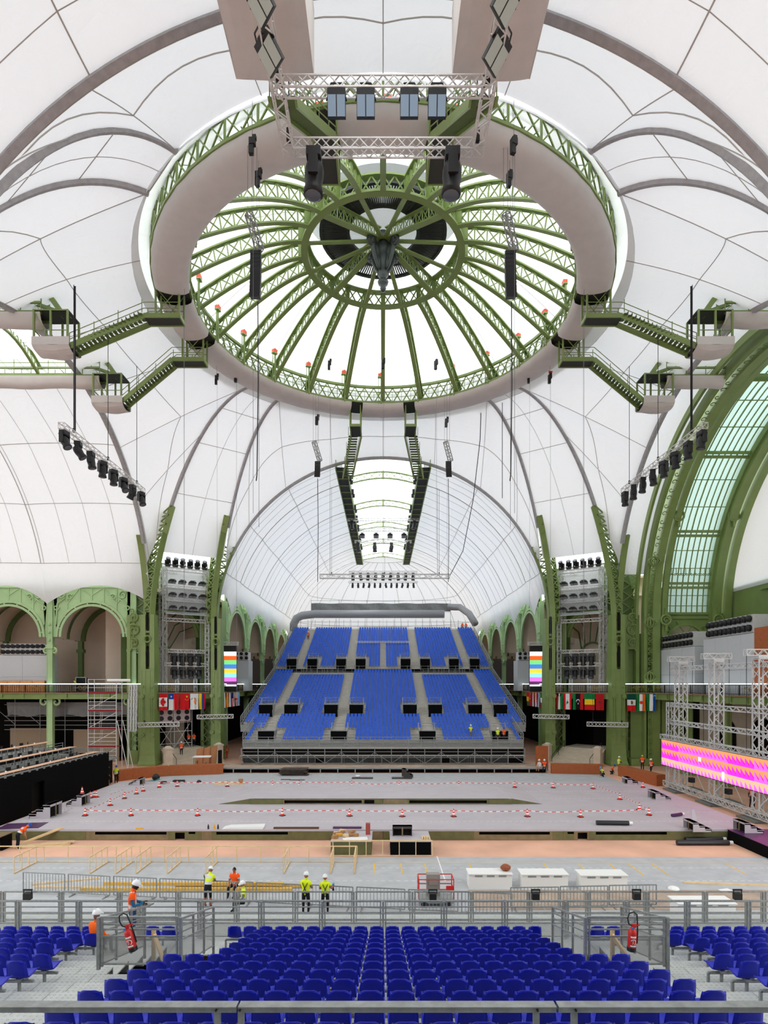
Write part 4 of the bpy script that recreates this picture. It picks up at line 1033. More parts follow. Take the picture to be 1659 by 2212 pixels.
# floodlight towers standing in the two corner bays
AL2 = mat('dull_aluminium', (204, 204, 202), .45, .2)
def tower(sx, w):
    c = Vector((sx*26.3, 79.0, 9.2)); rz = math.atan2(27-22.4, -(29.7-22.4)*-1)*(1 if sx < 0 else -1)
    d = Vector((math.cos(rz)*1, math.sin(rz), 0)); nn = Vector((sx*abs(d.y), abs(d.x), 0)).normalized()
    t = thing('floodlight_tower', tuple(c), label='aluminium truss tower with three rows of floodlights '+w, cat='truss')
    def Wt(a, k, z): return c+d*a+nn*k+EZ*z
    for a in (-2.75, 2.75):
        for k in (0, 2.2): obj('upright', MB().truss(Wt(a, k, 0), Wt(a, k, 16.3), .45, .03, .5), AL2, t, world=True)
        for zz in (13.2, 16.3): obj('side_frame', MB().truss(Wt(a, 0, zz), Wt(a, 2.2, zz), .4, .03, .5), AL2, t, world=True)
        obj('brace', MB().bar(Wt(a, 0, 11), Wt(a*.55, 0, 13), .08), AL2, t, world=True)
    for k, z, L in ((0, 16.3, 3), (2.2, 16.3, 3), (0, 9.6, 2.9), (0, 13.9, 2.8), (0, 12.2, 2.8), (0, 3.7, 2.9), (0, 5.5, 2.4)):
        obj('crossbar', MB().truss(Wt(-L, k, z), Wt(L, k, z), .4, .03, .5), AL2, t, world=True)
    for a in (-1.2, 1.2): obj('inner_upright', MB().truss(Wt(a, 0, 0), Wt(a, 0, 5.6), .35, .025, .45), AL2, t, world=True)
    obj('backdrop', MB().grid(lambda u, v: Wt(lerp(-2.7, 2.7, u), 1.9+.15*math.sin(7*u), lerp(11.2, 17.2, v)), 12, 6), FAB, t, world=True, smooth=True)
    for r_ in range(3):
        z = 14.9-r_*1.75
        obj('flood_shelf', MB().prism([Wt(-2.7, -.3-.2*r_, z-1.1), Wt(2.7, -.3-.2*r_, z-1.1), Wt(2.7, 1.6, z-.5), Wt(-2.7, 1.6, z-.5)], (0, 0, .05)), FAB, t, world=True)
        for i in range(4):
            q = Wt(-1.95+1.3*i, -.5-.2*r_, z-.35); flood(q, math.atan2(nn.y, nn.x)-PI/2, 1.1, .95, .6, 'grey floodlight in the rows of the tower '+w, 'tower floodlights '+w, lens=MT.get('grey_lens'))
    for i in range(6): moving_head(Wt(-2.4+.96*i, .0, 16.55), rz+random.uniform(-.2, .2), .9, 1.25, up=True, label='black moving head light standing on top of the tower '+w, group='heads on the tower '+w)
    for j, (z, ti) in enumerate(((5.2, .05), (3.4, -.6))):
        for i in range(4): moving_head(Wt(-1.6+1.05*i, -.1, z), rz, ti, 1.5, label='black spot lamp hung on the lower bars of the tower '+w, group='spots on the tower '+w)
tower(-1, 'behind the Chilean flag'); tower(1, 'behind the Libyan flag')
# ================================================================== ARENA FLOOR
obj('floor_carpet', MB().box2((-60, 23.3, 0), (60, 35.2, .012)), CARPET, kind='structure', label='grey carpet strip laid between the stage and the stand')
obj('floor_back', MB().box2((-25, 59.2, 0), (25, 68.2, .012)), CARPET, kind='structure', label='grey floor strip between the stage and the grandstand')
PLY = mat('olive_ply', (104, 102, 62), .8, noise=.18, scale=2); PLYB = mat('brown_ply', (128, 112, 80), .85, noise=.2, scale=2)
STG = mat('stage_vinyl', (188, 181, 185), .6, noise=.06, scale=.8, bump=.12, detail=8)
TAPEW = mat('white_tape', (235, 232, 230), .7); TAPER = mat('red_tape', (214, 40, 44), .7); TAPEY = mat('yellow_tape', (236, 186, 40), .7)
st = thing('stage', (0, 48.8, 0), label='low grey stage with olive plywood front and dark slots', cat='stage')
obj('stage_deck', MB().box2((-25.9, 39.05, .58), (25.3, 58.4, .7)), STG, st, world=True)
def facepanels(parent, xs, y, z0, z1, slots, name='front_panel', th=.06):
    """plywood panels between the x values; slots: (x0, x1, z0, z1) openings left dark behind"""
    for i, (a, b) in enumerate(zip(xs[:-1], xs[1:])):
        mb = MB(); sl = [s for s in slots if s[0] >= a-.01 and s[1] <= b+.01]
        if sl:
            x0, x1, s0, s1 = sl[0]
            mb.box2((a, y, z0), (x0, y+th, z1)); mb.box2((x1, y, z0), (b, y+th, z1)); mb.box2((x0, y, z0), (x1, y+th, s0)) if s0 > z0+.01 else None; mb.box2((x0, y, s1), (x1, y+th, z1)) if s1 < z1-.01 else None
        else: mb.box2((a+.01, y, z0), (b-.01, y+th, z1))
        obj(name, mb, PLY if i % 3 != 1 else PLYB, parent, world=True)
def ux(u, Y): return (u-CU)/F*Y
slots = [(ux(205, 39), ux(360, 39), .36, .55), (ux(378, 39), ux(399, 39), 0, .5), (ux(407, 39), ux(422, 39), .4, .55), (ux(467, 39), ux(622, 39), .36, .55), (ux(1035, 39), ux(1188, 39), .36, .55), (ux(1226, 39), ux(1240, 39), .4, .55), (ux(1248, 39), ux(1269, 39), 0, .5), (ux(1287, 39), ux(1441, 39), .36, .55)]
facepanels(st, [-25.9, -19.6, -14.2, -12.9, -12.0, -11.3, -6.1, -3.1, 0, 3, 6, 11.2, 11.9, 12.6, 13.6, 18.9, 25.3], 39.0, .02, .58, slots)
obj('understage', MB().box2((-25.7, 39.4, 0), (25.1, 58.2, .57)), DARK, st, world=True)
for sx in (-1, 1): obj('side_panel', MB().box2((sx*25.6-.35, 39.1, 0), (sx*25.6-.25, 58.4, .58)), PLY, st, world=True)
for y in (41.3, 44.3, 49.6, 53.0, 56.2):
    mb = MB()
    for i in range(127): mb.box((-25.5+i*.4, y, .703), (.24, .03, .005))
    obj('dashed_line', mb, TAPEW, st, world=True)
rp = thing('raised_piste', (0, 50, .7), label='low raised platform with ramped ends and a slotted dark front, mid stage', cat='platform')
mb = MB(); zt = 1.14
mb.add([(-10.6, 47.3, zt), (10.3, 47.3, zt), (10.3, 53.6, zt), (-10.6, 53.6, zt), (-13.2, 47.3, .702), (-13.2, 53.6, .702), (12.8, 47.3, .702), (12.8, 53.6, .702)], [(0, 1, 2, 3), (4, 0, 3, 5), (1, 6, 7, 2), (3, 2, 7, 5)]); obj('ramp_deck', mb, STG, rp, world=True)
mb = MB(); mb.add([(-13.2, 47.29, .702), (-10.6, 47.29, .702), (-10.6, 47.29, zt)], [(0, 1, 2)]); mb.add([(10.3, 47.29, .702), (12.8, 47.29, .702), (10.3, 47.29, zt)], [(0, 1, 2)]); obj('ramp_cheek', mb, PLY, rp, world=True)
facepanels(rp, [-10.6, -8.0, -1.6, -.6, 0, 2.0, 8.4, 10.3], 47.22, .702, zt-.02, [(-7.9, -1.7, .78, 1.02), (-1.5, -.7, .72, 1.05), (2.1, 8.3, .78, 1.02)])
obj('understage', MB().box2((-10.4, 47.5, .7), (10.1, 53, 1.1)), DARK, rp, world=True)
def block(name, u0, u1, vt, vb, Y, depth, m, label, cat, z0=0, H=None, parts=None):
    a = P(u0, vb, Y); b = P(u1, vb, Y); 
    return tag(obj(name, MB().box2((a.x, Y, z0), (b.x, Y+depth, H)), m, loc=(a.x, Y, z0)), label, cat)
PURP = mat('purple_vinyl', (78, 40, 84), .35, noise=.1)
CARD = mat('cardboard', (176, 130, 84), .85, noise=.1); PINE = mat('pine_timber', (226, 196, 150), .75, noise=.12, scale=3); OCHRE = mat('rust_brown_board', (168, 92, 46), .7, noise=.12, scale=4)
def crate(name, c, d, m, label, cat, rz=0, top=None, group=None):
    t = thing(name, c, rz, label=label, cat=cat, group=group)
    obj('body', MB().box((0, 0, d[2]/2), d), m, t)
    if top: obj('top_sheet', MB().box((0, 0, d[2]+.015), (d[0]+.04, d[1]+.04, .03)), top, t)
    return t
crate('plywood_plinth', (-1.92, 36.75, 0), (2.45, 2.5, .82), PLY, 'olive plywood plinth strewn with tools before the stage', 'plinth', top=STG)
crate('black_plinth', (1.66, 36.75, 0), (2.45, 2.5, .82), BLACKF, 'black draped plinth carrying step boards before the stage', 'plinth', top=STG)
crate('purple_platform', (25.0, 36.7, 0), (4.6, 4.4, .72), BLACKF, 'black platform with shiny purple top beside the pink screen wall', 'platform', top=PURP)
crate('purple_mat', (-24.4, 40.0, .70), (2.6, 1.6, .03), PURP, 'dark purple mat lying by the worker in blue helmet', 'mat', .15)
def steps(c, rz, n, w, run, rise, label, group=None, m=None, openback=True):
    t = thing('step_unit', c, rz, label=label, cat='steps', group=group)
    for i in range(n):
        obj('step', MB().box((0, (i+.5)*run, (i+.5)*rise+rise*.5-rise*.25), (w, run, rise*(i+1)) if False else (w, run, rise*.5)).box((0, (i+.5)*run, rise*(i+1)-.02), (w+.02, run+.02, .04)), m or STG, t)
        obj('riser', MB().box((0, i*run+.02, rise*(i+.5)), (w, .04, rise)), m or STG, t)
    for s_ in (-1, 1):
        o_ = [(s_*w/2, 0, 0)]
        for i in range(n): o_ += [(s_*w/2, i*run, rise*(i+1)), (s_*w/2, (i+1)*run, rise*(i+1))]
        o_ += [(s_*w/2, n*run, 0)]; obj('cheek', MB().prism(o_, (-s_*.04, 0, 0)), m or STG, t)
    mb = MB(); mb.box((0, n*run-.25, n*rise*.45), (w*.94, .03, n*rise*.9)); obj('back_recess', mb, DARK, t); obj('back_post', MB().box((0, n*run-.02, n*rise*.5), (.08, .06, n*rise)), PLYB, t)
    return t
p = G(160, 1738, .7); steps((-24.9, p.y, .7), -PI/2, 3, 1.4, .4, .28, 'grey step unit with cone standing on it, by the black wall'); 
p = G(55, 1775, .0); steps((-25.3, 43.0, .7), -PI/2, 3, 1.6, .5, .32, 'grey step unit with open back by the black wall nearest the worktable')
p = G(278, 1693, .7); steps((p.x+.4, p.y-.3, .7), -PI/2, 3, 1.3, .35, .2, 'grey step unit at the stage corner by two standing workers')
p = G(1440, 1725, .7); steps((p.x, p.y, .7), PI/2, 3, 1.5, .42, .22, 'grey step unit on the pink lit stage edge')
p = G(1372, 1690, .7); steps((24.4, 57.2, .7), PI/2, 2, 1.3, .5, .3, 'low grey step unit beside the angled brown wall')
p = G(1530, 1797, .7); steps((p.x+.2, p.y+.6, .7), PI*.5, 3, 1.3, .4, .2, 'dark purple-grey step unit at the stage front beside the leaning board', m=None)
p = G(1640, 1797, .72); steps((p.x, p.y+.2, .73), PI*.5, 3, 1.3, .4, .22, 'dark step unit standing on the purple platform')
p = G(890, 1678, .05); steps((p.x, p.y, .06), PI*.55, 3, 1.1, .35, .3, 'black step unit on a dark mat before the grandstand', m=mat('charcoal_board', (70, 64, 64), .8))
# cones
cm = MB(); cm.box((0, 0, .02), (.30, .30, .04), m=2)
prof = [(.13, .04), (.105, .14), (.105, .141), (.08, .24), (.08, .241), (.06, .32), (.06, .321), (.04, .41), (.04, .411), (.025, .5)]
for i, mi in ((0, 0), (2, 1), (4, 0), (6, 1), (8, 0)): cm.lathe(prof[i:i+2], (0, 0, 0), 10, mi)
CONE = mesh(MB().join(cm), [mat('cone_red', (228, 52, 34), .5), WHITE, mat('cone_foot', (40, 38, 38), .8)], 'cone')
cones = [(184, 1762), (283, 1762), (427, 1762), (610, 1762), (755, 1763), (869, 1764), (980, 1764), (1139, 1764), (1254, 1765), (1402, 1761), (238, 1740), (269, 1725), (294.6, 1715), (309.5, 1709), (344, 1701), (383, 1699), (491, 1699), (589, 1699), (646, 1699), (760, 1699), (862, 1699), (991, 1700), (1112, 1701), (1195, 1702), (1281, 1704), (1339, 1727), (1381, 1749), (1351, 1689), (1389, 1701), (195, 1724), (203.5, 1722), (208.5, 1722)]
def cone(loc, label, group): return tag(inst('traffic_cone', CONE, None, loc, random.uniform(0, 1), (1.15, 1.15, 1.15)), label, 'traffic cone', group)
for i, (u, v) in enumerate(cones):
    if i < 9: lb = 'red and white cone in the front tape line of the stage'; g = 'cones of the front tape line'
    elif i < 10 or 25 <= i < 27: lb = 'red and white cone on the slanting tape line towards the pink screen'; g = 'cones of the slanting line by the pink screen'
    elif i < 14: lb = 'red and white cone on the slanting tape line towards the black wall'; g = 'cones of the slanting line by the black wall'
    elif i < 25: lb = 'red and white cone in the tape line along the grandstand side of the stage'; g = 'cones of the far tape line'
    elif i < 29: lb = 'red and white cone standing loose beside the angled brown wall'; g = 'loose cones by the brown wall'
    else: lb = 'red and white cone in a cluster of three by the black wall'; g = 'cluster of three cones'
    q = G(u, v, .71); cone(q, lb, g)
cone((-24.0, G(160, 1738, .7).y-.0, 1.54), 'red and white cone standing on a grey step unit', None)
def tape(a, b, sag=.12, w=.045, z=.72, label='red and white barrier tape strung between cones', group='barrier tapes', name='barrier_tape'):
    a = Vector(a); b = Vector(b); L = (b-a).length; n = max(4, int(L/.28)); mb = MB(); d = (b-a).normalized()
    for i in range(n):
        t0, t1 = i/n, (i+1)/n; p0 = a.lerp(b, t0)-EZ*sag*4*t0*(1-t0); p1 = a.lerp(b, t1)-EZ*sag*4*t1*(1-t1)
        for e in (0, .004):
            mb.add([tuple(p0+Vector((0, e, 0))), tuple(p1+Vector((0, e, 0))), tuple(p1+Vector((0, e+.02, w))), tuple(p0+Vector((0, e+.02, w)))], [(0, 1, 2, 3)], i % 2)
    return tag(obj(name, mb, [TAPER, TAPEW], loc=tuple(a)), label, 'barrier tape', group)
tp = lambda k: G(*cones[k], .71)+EZ*.42
order = list(range(9))+[9]
for i, j in zip(order[:-1], order[1:]): tape(tp(i), tp(j), random.uniform(.05, .2), label='barrier tape of the front cone line', group='tapes of the front cone line')
for i, j in ((0, 10), (10, 11), (11, 12), (12, 13), (9, 26), (26, 25), (25, 24)): tape(tp(i), tp(j), .06, label='barrier tape of a slanting cone line', group='tapes of the slanting cone lines')
for i, j in zip(range(14, 24), range(15, 25)): tape(tp(i), tp(j), random.uniform(.06, .25), label='barrier tape of the cone line along the grandstand side', group='tapes of the far cone line')
for a, b in (((122, 1757), (152, 1743)), ((130, 1759), (160, 1744)), ((238, 1716), (270, 1705))):
    q0, q1 = G(*a, .71), G(*b, .71); tape(q0, q1, 0, .02, label='loose striped tape lying on the stage', group='loose tapes on the stage')
# yellow markings on the carpet, red-white lines
mk = thing('floor_marking', (0, 33, .012), label='yellow and dotted tape markings on the grey carpet', cat='marking')
mb = MB(); a, b = G(800, 1865, .014), G(1659, 1866, .014); mb.bar((a.x, a.y, .016), (34, a.y, .016), .05, .006); obj('yellow_line', mb, TAPEY, mk, world=True)
for (u0, v0, u1, v1) in ((809, 1865, 807, 1888), (866, 1865, 869, 1888), (918, 1865, 921, 1886), (1013, 1865, 1021, 1882), (1174, 1866, 1189, 1882), (1250, 1866, 1266, 1882), (1316, 1866, 1337, 1884), (1357, 1866, 1390, 1890), (1408, 1866, 1444, 1890), (1570, 1867, 1612, 1889)):
    obj('yellow_tick', MB().bar(G(u0, v0, .015), G(u1, v1, .015), .07, .006), TAPEY, mk, world=True)
for v in (1875, 1903):
    y = G(828, v, .015).y; mb = MB()
    for i in range(150): mb.box((-30+i*.4, y, .016), (.22, .035, .006))
    obj('dotted_line', mb, TAPEW, mk, world=True)
obj('white_line', MB().bar(G(944, 1850, .015), G(962, 1903, .015), .07, .006), TAPEW, mk, world=True)
# timber frames on the carpet
def tframe(a, b, h, n, label, group=None, r=.035):
    a = Vector(a); b = Vector(b); t = thing('timber_partition', tuple(a), label=label, cat='frame', group=group)
    for z in (r, h-r): obj('rail', MB().bar(a+EZ*z, b+EZ*z, r*1.6), PINE, t, world=True)
    for i in range(n): q = a.lerp(b, i/(n-1)); obj('post', MB().bar(q+EZ*r, q+EZ*(h-r), r*1.4), PINE, t, world=True)
xs = [-20.0, -15.9, -14.5, -13.4, -11.7, -9.6, -5.4, -2.85, -1.57]
for x in xs: tframe((x, 32.0, .015), (x, 34.05, .015), .95, 4, 'short bare pine frame standing square to the long frame', 'short pine frames on the carpet')
tframe((-22.4, 34.15, .015), (-1.5, 34.15, .015), .95, 16, 'long low bare pine frame along the carpet edge')
tframe((-3.0, 35.32, .015), (2.95, 35.32, .015), .97, 7, 'bare pine frame in front of the two plinths')
# ================================================================== FAR GRANDSTAND
gs = thing('grandstand', (0, 73, 0), label='large steel grandstand with blue seats, stair aisles and entrance portals', cat='grandstand')
NL, NU = 31, 22; DL, DU = .952, .955
def rowL(i): return 73.0+DL*i, 3.1+.298*i
def rowU(i): return 102.9+DU*i, 13.0+.40*i
PLANK = mat('grandstand_plank', (192, 188, 178), .7, .05, noise=.12, scale=3)
LOWP = [(x, 0) for x in (-14.5, -5.5, 5.5, 14.5)]; MIDP = [(s*x, 10.6) for s in (-1, 1) for x in (16.2, 12.7, 7.2, 3.7)]; UPP = [(s*x, 1.2) for s in (-1, 1) for x in (15.9, 12.3, 7.3, 3.9)]
def in_aisle(x, lo=True):
    ax = abs(x); return (4.95 < ax < 6.65) or (13.75 < ax < 15.5)
seatm = MB()
def farseat(x, y, z):
    seatm.add([(x-.21, y+.06, z+.36), (x+.21, y+.06, z+.36), (x+.2, y+.16, z+.8), (x-.2, y+.16, z+.8), (x-.21, y+.11, z+.36), (x+.21, y+.11, z+.36), (x+.2, y+.2, z+.8), (x-.2, y+.2, z+.8)], BOXF)
    seatm.add([(x-.2, y-.34, z+.40), (x+.2, y-.34, z+.40), (x+.2, y+.1, z+.37), (x-.2, y+.1, z+.37), (x-.19, y-.33, z+.44), (x+.19, y-.33, z+.44), (x+.2, y+.1, z+.41), (x-.2, y+.1, z+.41)], BOXF)
    seatm.add([(x-.02, y-.12, z), (x+.02, y-.12, z), (x+.02, y-.08, z), (x-.02, y-.08, z), (x-.02, y-.12, z+.38), (x+.02, y-.12, z+.38), (x+.02, y-.08, z+.38), (x-.02, y-.08, z+.38)], BOXN, 1)
def blocked(x, i, plist, r0, r1, w=.95, shelf=0):
    for px, pi in plist:
        if r0+pi <= i <= r1+pi and abs(x-px) < w+.25: return True
    return False
for tier, (rw, n, dy, dz) in enumerate(((rowL, NL, DL, .298), (rowU, NU, DU, .40))):
    for i in range(n):
        y, z = rw(i); X = 18.8 if (tier or i > 5) else 17.2
        obj('tier_step', MB().box2((-X, y-.3, z-.06), (X, y+dy-.28, z)).box2((-X, y+dy-.32, z-.06), (X, y+dy-.28, z+dz)), PLANK, gs, world=True)
        nx = int(X/.5)
        for k in range(-nx, nx):
            x = k*.5+.25
            if in_aisle(x) or abs(x) > X-.3: continue
            if tier == 0:
                if blocked(x, i, LOWP, -1, 3.5, 1.9): continue
                if blocked(x, i, MIDP, -2, 3): continue
                if i >= NL-3 and 6.6 < abs(x) < 13.8: continue
            else:
                if blocked(x, i, UPP, -2, 3.2): continue
                if abs(x) < .55 and i < 13: continue
                if i in (11, 12) and abs(x) < 5 and False: continue
            farseat(x, y+.15, z)
obj_seats = obj('far_seats', seatm, [mat('blue_far_seat_lit', (26, 92, 206), .4), WHITE], kind='stuff', label='thousands of blue plastic seats filling the far grandstand', cat='seats')  # same plastic as the near seats, coloured lighter for their lit fronts
# aisle stairs: half steps
mb = MB()
for tier, (rw, n, dy, dz) in enumerate(((rowL, NL, DL, .298), (rowU, NU, DU, .40))):
    for i in range(n):
        y, z = rw(i)
        for ax in (-14.6, -5.8, 5.8, 14.6): mb.box((ax, y+dy*.25+.1, z+dz*.25), (1.5, dy*.45, dz*.5))
obj('aisle_step', mb, PLANK, gs, world=True, kind='stuff')
def portal(x, y, z, h=1.9, w=1.9, dp=2.2):
    t = obj('portal', MB().box2((x-w/2, y-.05, z), (x+w/2, y+.12, z+h)), BLACKF, gs, world=True)
    f = MB()
    for s_ in (-1, 1):
        f.prism([(x+s_*w/2, y, z), (x+s_*w/2, y+dp, z+h), (x+s_*w/2, y, z+h)], (.04, 0, 0)); f.bar((x+s_*w/2, y-.1, z+.9), (x+s_*w/2, y+dp, z+h+.9), .07); f.bar((x+s_*w/2, y-.1, z+.3), (x+s_*w/2, y+dp, z+h+.3), .05)
        for k in range(5): q = k/4; f.bar((x+s_*w/2, lerp(y-.1, y+dp, q), lerp(z, z+h, q)), (x+s_*w/2, lerp(y-.1, y+dp, q), lerp(z+.9, z+h+.9, q)), .05)
    f.box((x, y+.05, z+h+.05), (w, .25, .12)); f.bar((x-w/2, y+.05, z+h+.6), (x+w/2, y+.05, z+h+.6), .04); f.bar((x-w/2, y+.05, z+h+.95), (x+w/2, y+.05, z+h+.95), .06)
    o = obj('portal_railing', f, GALV, t, world=True)
for px, pi in LOWP: y, z = rowL(0); portal(px, y+.2, z-.1, 1.5, 2.0)
for px, pi in MIDP: y, z = rowL(int(pi)-1); portal(px, y, z, 1.7, 1.9)
for px, pi in UPP: y, z = rowU(0); portal(px, y-.3, z-.2, 1.9, 1.7)
for s_ in (-1, 1):          # shelves beside the portals and side railings
    rl = MB()
    for (x, a, b) in ((17.25, rowL(0), rowL(6)), (18.9, rowL(6), rowL(NL-1)), (18.9, rowU(0), rowU(NU-1))):
        A0, B0 = Vector((s_*x, a[0]-.4, a[1])), Vector((s_*x, b[0]+.5, b[1]))
        for hh in (.15, .5, .8, 1.1): rl.bar(A0+EZ*hh, B0+EZ*hh, .07 if hh == 1.1 else .045)
        n = int((B0-A0).length/1.2)
        for i in range(n+1): q = A0.lerp(B0, i/n); rl.bar(q-EZ*.3, q+EZ*1.1, .06)
        rl.bar(A0-EZ*.1, B0-EZ*.1, .08, .3)
    obj('side_railing', rl, GALV, gs, world=True)
    obj('side_cladding', MB().prism([(s_*18.7, 79, 4.8), (s_*18.7, 102, 12.0), (s_*18.7, 102, 0), (s_*18.7, 79, 0)], (s_*.08, 0, 0)).prism([(s_*18.7, 102, 12.2), (s_*18.7, 124, 21.2), (s_*18.7, 124, 0), (s_*18.7, 102, 0)], (s_*.08, 0, 0)).prism([(s_*17.1, 72.6, 2.9), (s_*17.1, 79, 4.9), (s_*17.1, 79, 0), (s_*17.1, 72.6, 0)], (s_*.08, 0, 0)), DARK, gs, world=True)
    for y0, yz in ((79, 4.6),): obj('side_shelf', MB().box2((s_*17.1, 78.3, 4.0), (s_*18.9, 79.2, 4.9)), GALV, gs, world=True)
y, z = rowL(NL-1)
obj('middle_walkway', MB().box2((-18.8, y+.4, z-.1), (18.8, 102.7, z+.0)), PLANK, gs, world=True)
mb = MB()
for i in range(32):
    x = -18.6+1.2*i; mb.bar((x, 102.5, z+.2), (x, 102.5, z+1.5), .05)
for hh in (.5, .9, 1.4): mb.bar((-18.8, 102.5, z+hh), (18.8, 102.5, z+hh), .05)
for sx in (-1, 1):
    for hh in (.2, .6, 1.0, 1.3): mb.bar((sx*6.7, y-2.5, z-.5+hh), (sx*13.7, y-2.5, z-.5+hh), .05)
    for i in range(9): mb.bar((sx*(6.7+i*.875), y-2.5, z-.6), (sx*(6.7+i*.875), y-2.5, z+.8), .05)
obj('walkway_railing', mb, GALV, gs, world=True)
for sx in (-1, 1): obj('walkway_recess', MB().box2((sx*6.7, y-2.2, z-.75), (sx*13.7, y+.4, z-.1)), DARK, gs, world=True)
yt, zt_ = rowU(NU-1); mb = MB()
for i in range(26): mb.bar((-18.8+i*1.504, yt+1.2, zt_), (-18.8+i*1.504, yt+1.2, zt_+2.4), .06)
for hh in (.6, 1.1, 2.0): mb.bar((-18.8, yt+1.2, zt_+hh), (18.8, yt+1.2, zt_+hh), .06)
obj('top_railing', mb, GALV, gs, world=True); obj('top_walkway', MB().box2((-18.8, yt+.5, zt_-.1), (18.8, yt+4, zt_+.02)), PLANK, gs, world=True)
obj('rear_cladding', MB().box2((-18.8, yt+3.8, 0), (18.8, yt+4, zt_)), DARK, gs, world=True)
y11, z11 = rowU(11); obj('press_rail', MB().truss((-5.3, y11-.2, z11+1.0), (5.3, y11-.2, z11+1.0), .25, .03, .5), ALU, gs, world=True)
# front: parapet, substructure, barriers, apron
yf, zfz = rowL(0)
mb = MB()
for i in range(23):
    x = -17.2+34.4*i/22; mb.bar((x, yf-.5, zfz-.6), (x, yf-.5, zfz+.7), .07)
for hh in (.7, .4, .1, -.3): mb.bar((-17.2, yf-.5, zfz+hh), (17.2, yf-.5, zfz+hh), .06)
obj('front_railing', mb, GALV, gs, world=True)
MESHM = bpy.data.materials.new('fine_wire_mesh'); MESHM.use_nodes = True; nt = MESHM.node_tree; b_ = nt.nodes['Principled BSDF']; b_.inputs['Base Color'].default_value = srgb(150, 152, 148); b_.inputs['Roughness'].default_value = .6
trn = nt.nodes.new('ShaderNodeBsdfTransparent'); mxs = nt.nodes.new('ShaderNodeMixShader'); mxs.inputs[0].default_value = .5; nt.links.new(trn.outputs[0], mxs.inputs[1]); nt.links.new(b_.outputs[0], mxs.inputs[2]); nt.links.new(mxs.outputs[0], nt.nodes['Material Output'].inputs[0])
obj('mesh_infill', MB().box2((-17.2, yf-.52, zfz-.5), (17.2, yf-.5, zfz+.35)), MESHM, gs, world=True)
obj('front_board', MB().box2((-17.2, yf-.45, zfz-.75), (17.2, yf-.35, zfz-.3)), PLANK, gs, world=True)
mb = MB()
for i in range(18):
    x = -17.2+34.4*i/17; mb.bar((x, yf-1.3, .6), (x, yf-1.3, 2.5), .08)
    if i < 17: mb.bar((x, yf-1.3, .7) if i % 2 else (x+2.0, yf-1.3, .7), (x+2.0, yf-1.3, 2.0) if i % 2 else (x, yf-1.3, 2.0), .05)
for zz in (.7, 1.4, 2.1, 2.5): mb.bar((-17.2, yf-1.3, zz), (17.2, yf-1.3, zz), .06)
obj('front_scaffold', mb, GALV, gs, world=True)
obj('understand', MB().box2((-17, yf-.2, 0), (17, yf+.2, 2.4)), DARK, gs, world=True)
obj('lower_walkway', MB().box2((-17.4, yf-1.25, 1.55), (17.4, yf-.3, 1.62)), PLANK, gs, world=True)
def barrier_mesh(L=2.2, h=1.05):
    mb = MB()
    pts = [(-L/2, 0, .15), (-L/2, 0, h), (L/2, 0, h), (L/2, 0, .15), (-L/2, 0, .15)]
    for a, b in zip(pts[:-1], pts[1:]): mb.bar(a, b, .045)
    for i in range(1, 14): x = -L/2+L*i/14; mb.bar((x, 0, .15), (x, 0, h), .022, cap=False)
    for s_ in (-1, 1): mb.bar((s_*L*.4, -.25, .03), (s_*L*.4, .25, .03), .05); mb.bar((s_*L*.4, 0, .03), (s_*L*.4, 0, .2), .04)
    return mesh(mb, GALV, 'crowd_barrier')
BAR = barrier_mesh()
def barrier(loc, rz, label, group): return tag(inst('crowd_barrier', BAR, None, loc, rz), label, 'barrier', group)
ap = thing('apron', (0, 70, 0), label='boarded grey-brown apron with black gap in front of the grandstand', cat='platform')
for i in range(19):
    for j in range(3): obj('board', MB().box((-18.5+i*2.026+(.5 if j == 1 and i < 18 else 0), 69.3+j*1.4, .55+random.uniform(-.008, .008)), (2.01, 1.385, .1)), BOARD, ap, world=True)
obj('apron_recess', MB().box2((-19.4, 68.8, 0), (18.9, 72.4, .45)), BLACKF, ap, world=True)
mb = MB(); mb.bar((-19.5, 68.55, .52), (19, 68.55, .52), .1, .16)
for i in range(20): mb.bar((-19.4+i*2.02, 68.6, 0), (-19.4+i*2.02, 68.6, .5), .12)
obj('apron_edge', mb, GALV, ap, world=True)
for i, x in enumerate((-16.2, -13.9, -11.6, -9.3, -6.0, -3.6, -1.3, 1.0, 3.4, 5.8, 9.2, 11.6, 14.0)):
    barrier((x, 71.3+.12*math.sin(i*2), .6), .03*math.sin(3*i), 'galvanised crowd barrier standing on the apron of the grandstand', 'barriers on the grandstand apron')
# duct and draped rail behind the top row
DUCT = mat('grey_duct', (156, 158, 160), .45, .2, noise=.05); TARP = mat('grey_tarpaulin', (132, 134, 134), .8, noise=.12, scale=1.5, bump=.4)
zc_ = zt_+2.9; yd = yt+2.6
o = obj('air_duct', MB().tube([(-19.0, yd, zt_+.2), (-19.0, yd, zt_+1.6), (-18.4, yd, zc_), (-17.2, yd, zc_+.6), (-14.5, yd, zc_+.9), (13, yd, zc_+.9)], .85, 14), DUCT, loc=(-19, yd, zt_), smooth=True); tag(o, 'big grey tubular air duct bending down behind the top row of the grandstand', 'duct')
t = thing('draped_rail', (0, yd+6, zt_), label='scaffold rail draped in grey tarpaulin behind the grandstand duct', cat='rail')
mb = MB().grid(lambda u, v: Vector((lerp(-16, 15, u), yd+6+.15*math.sin(40*u+3*v), lerp(zc_+2.2, zc_+4.0+.05*math.sin(30*u), v))), 60, 4); obj('tarpaulin', mb, TARP, t, world=True)
obj('end_duct', MB().tube([(14.5, yd+6, zc_+3.2), (17, yd+5, zc_+3), (18.6, yd+2, zc_+1.2), (19.6, yd, zc_-1.2)], .75, 10), DUCT, t, world=True, smooth=True)
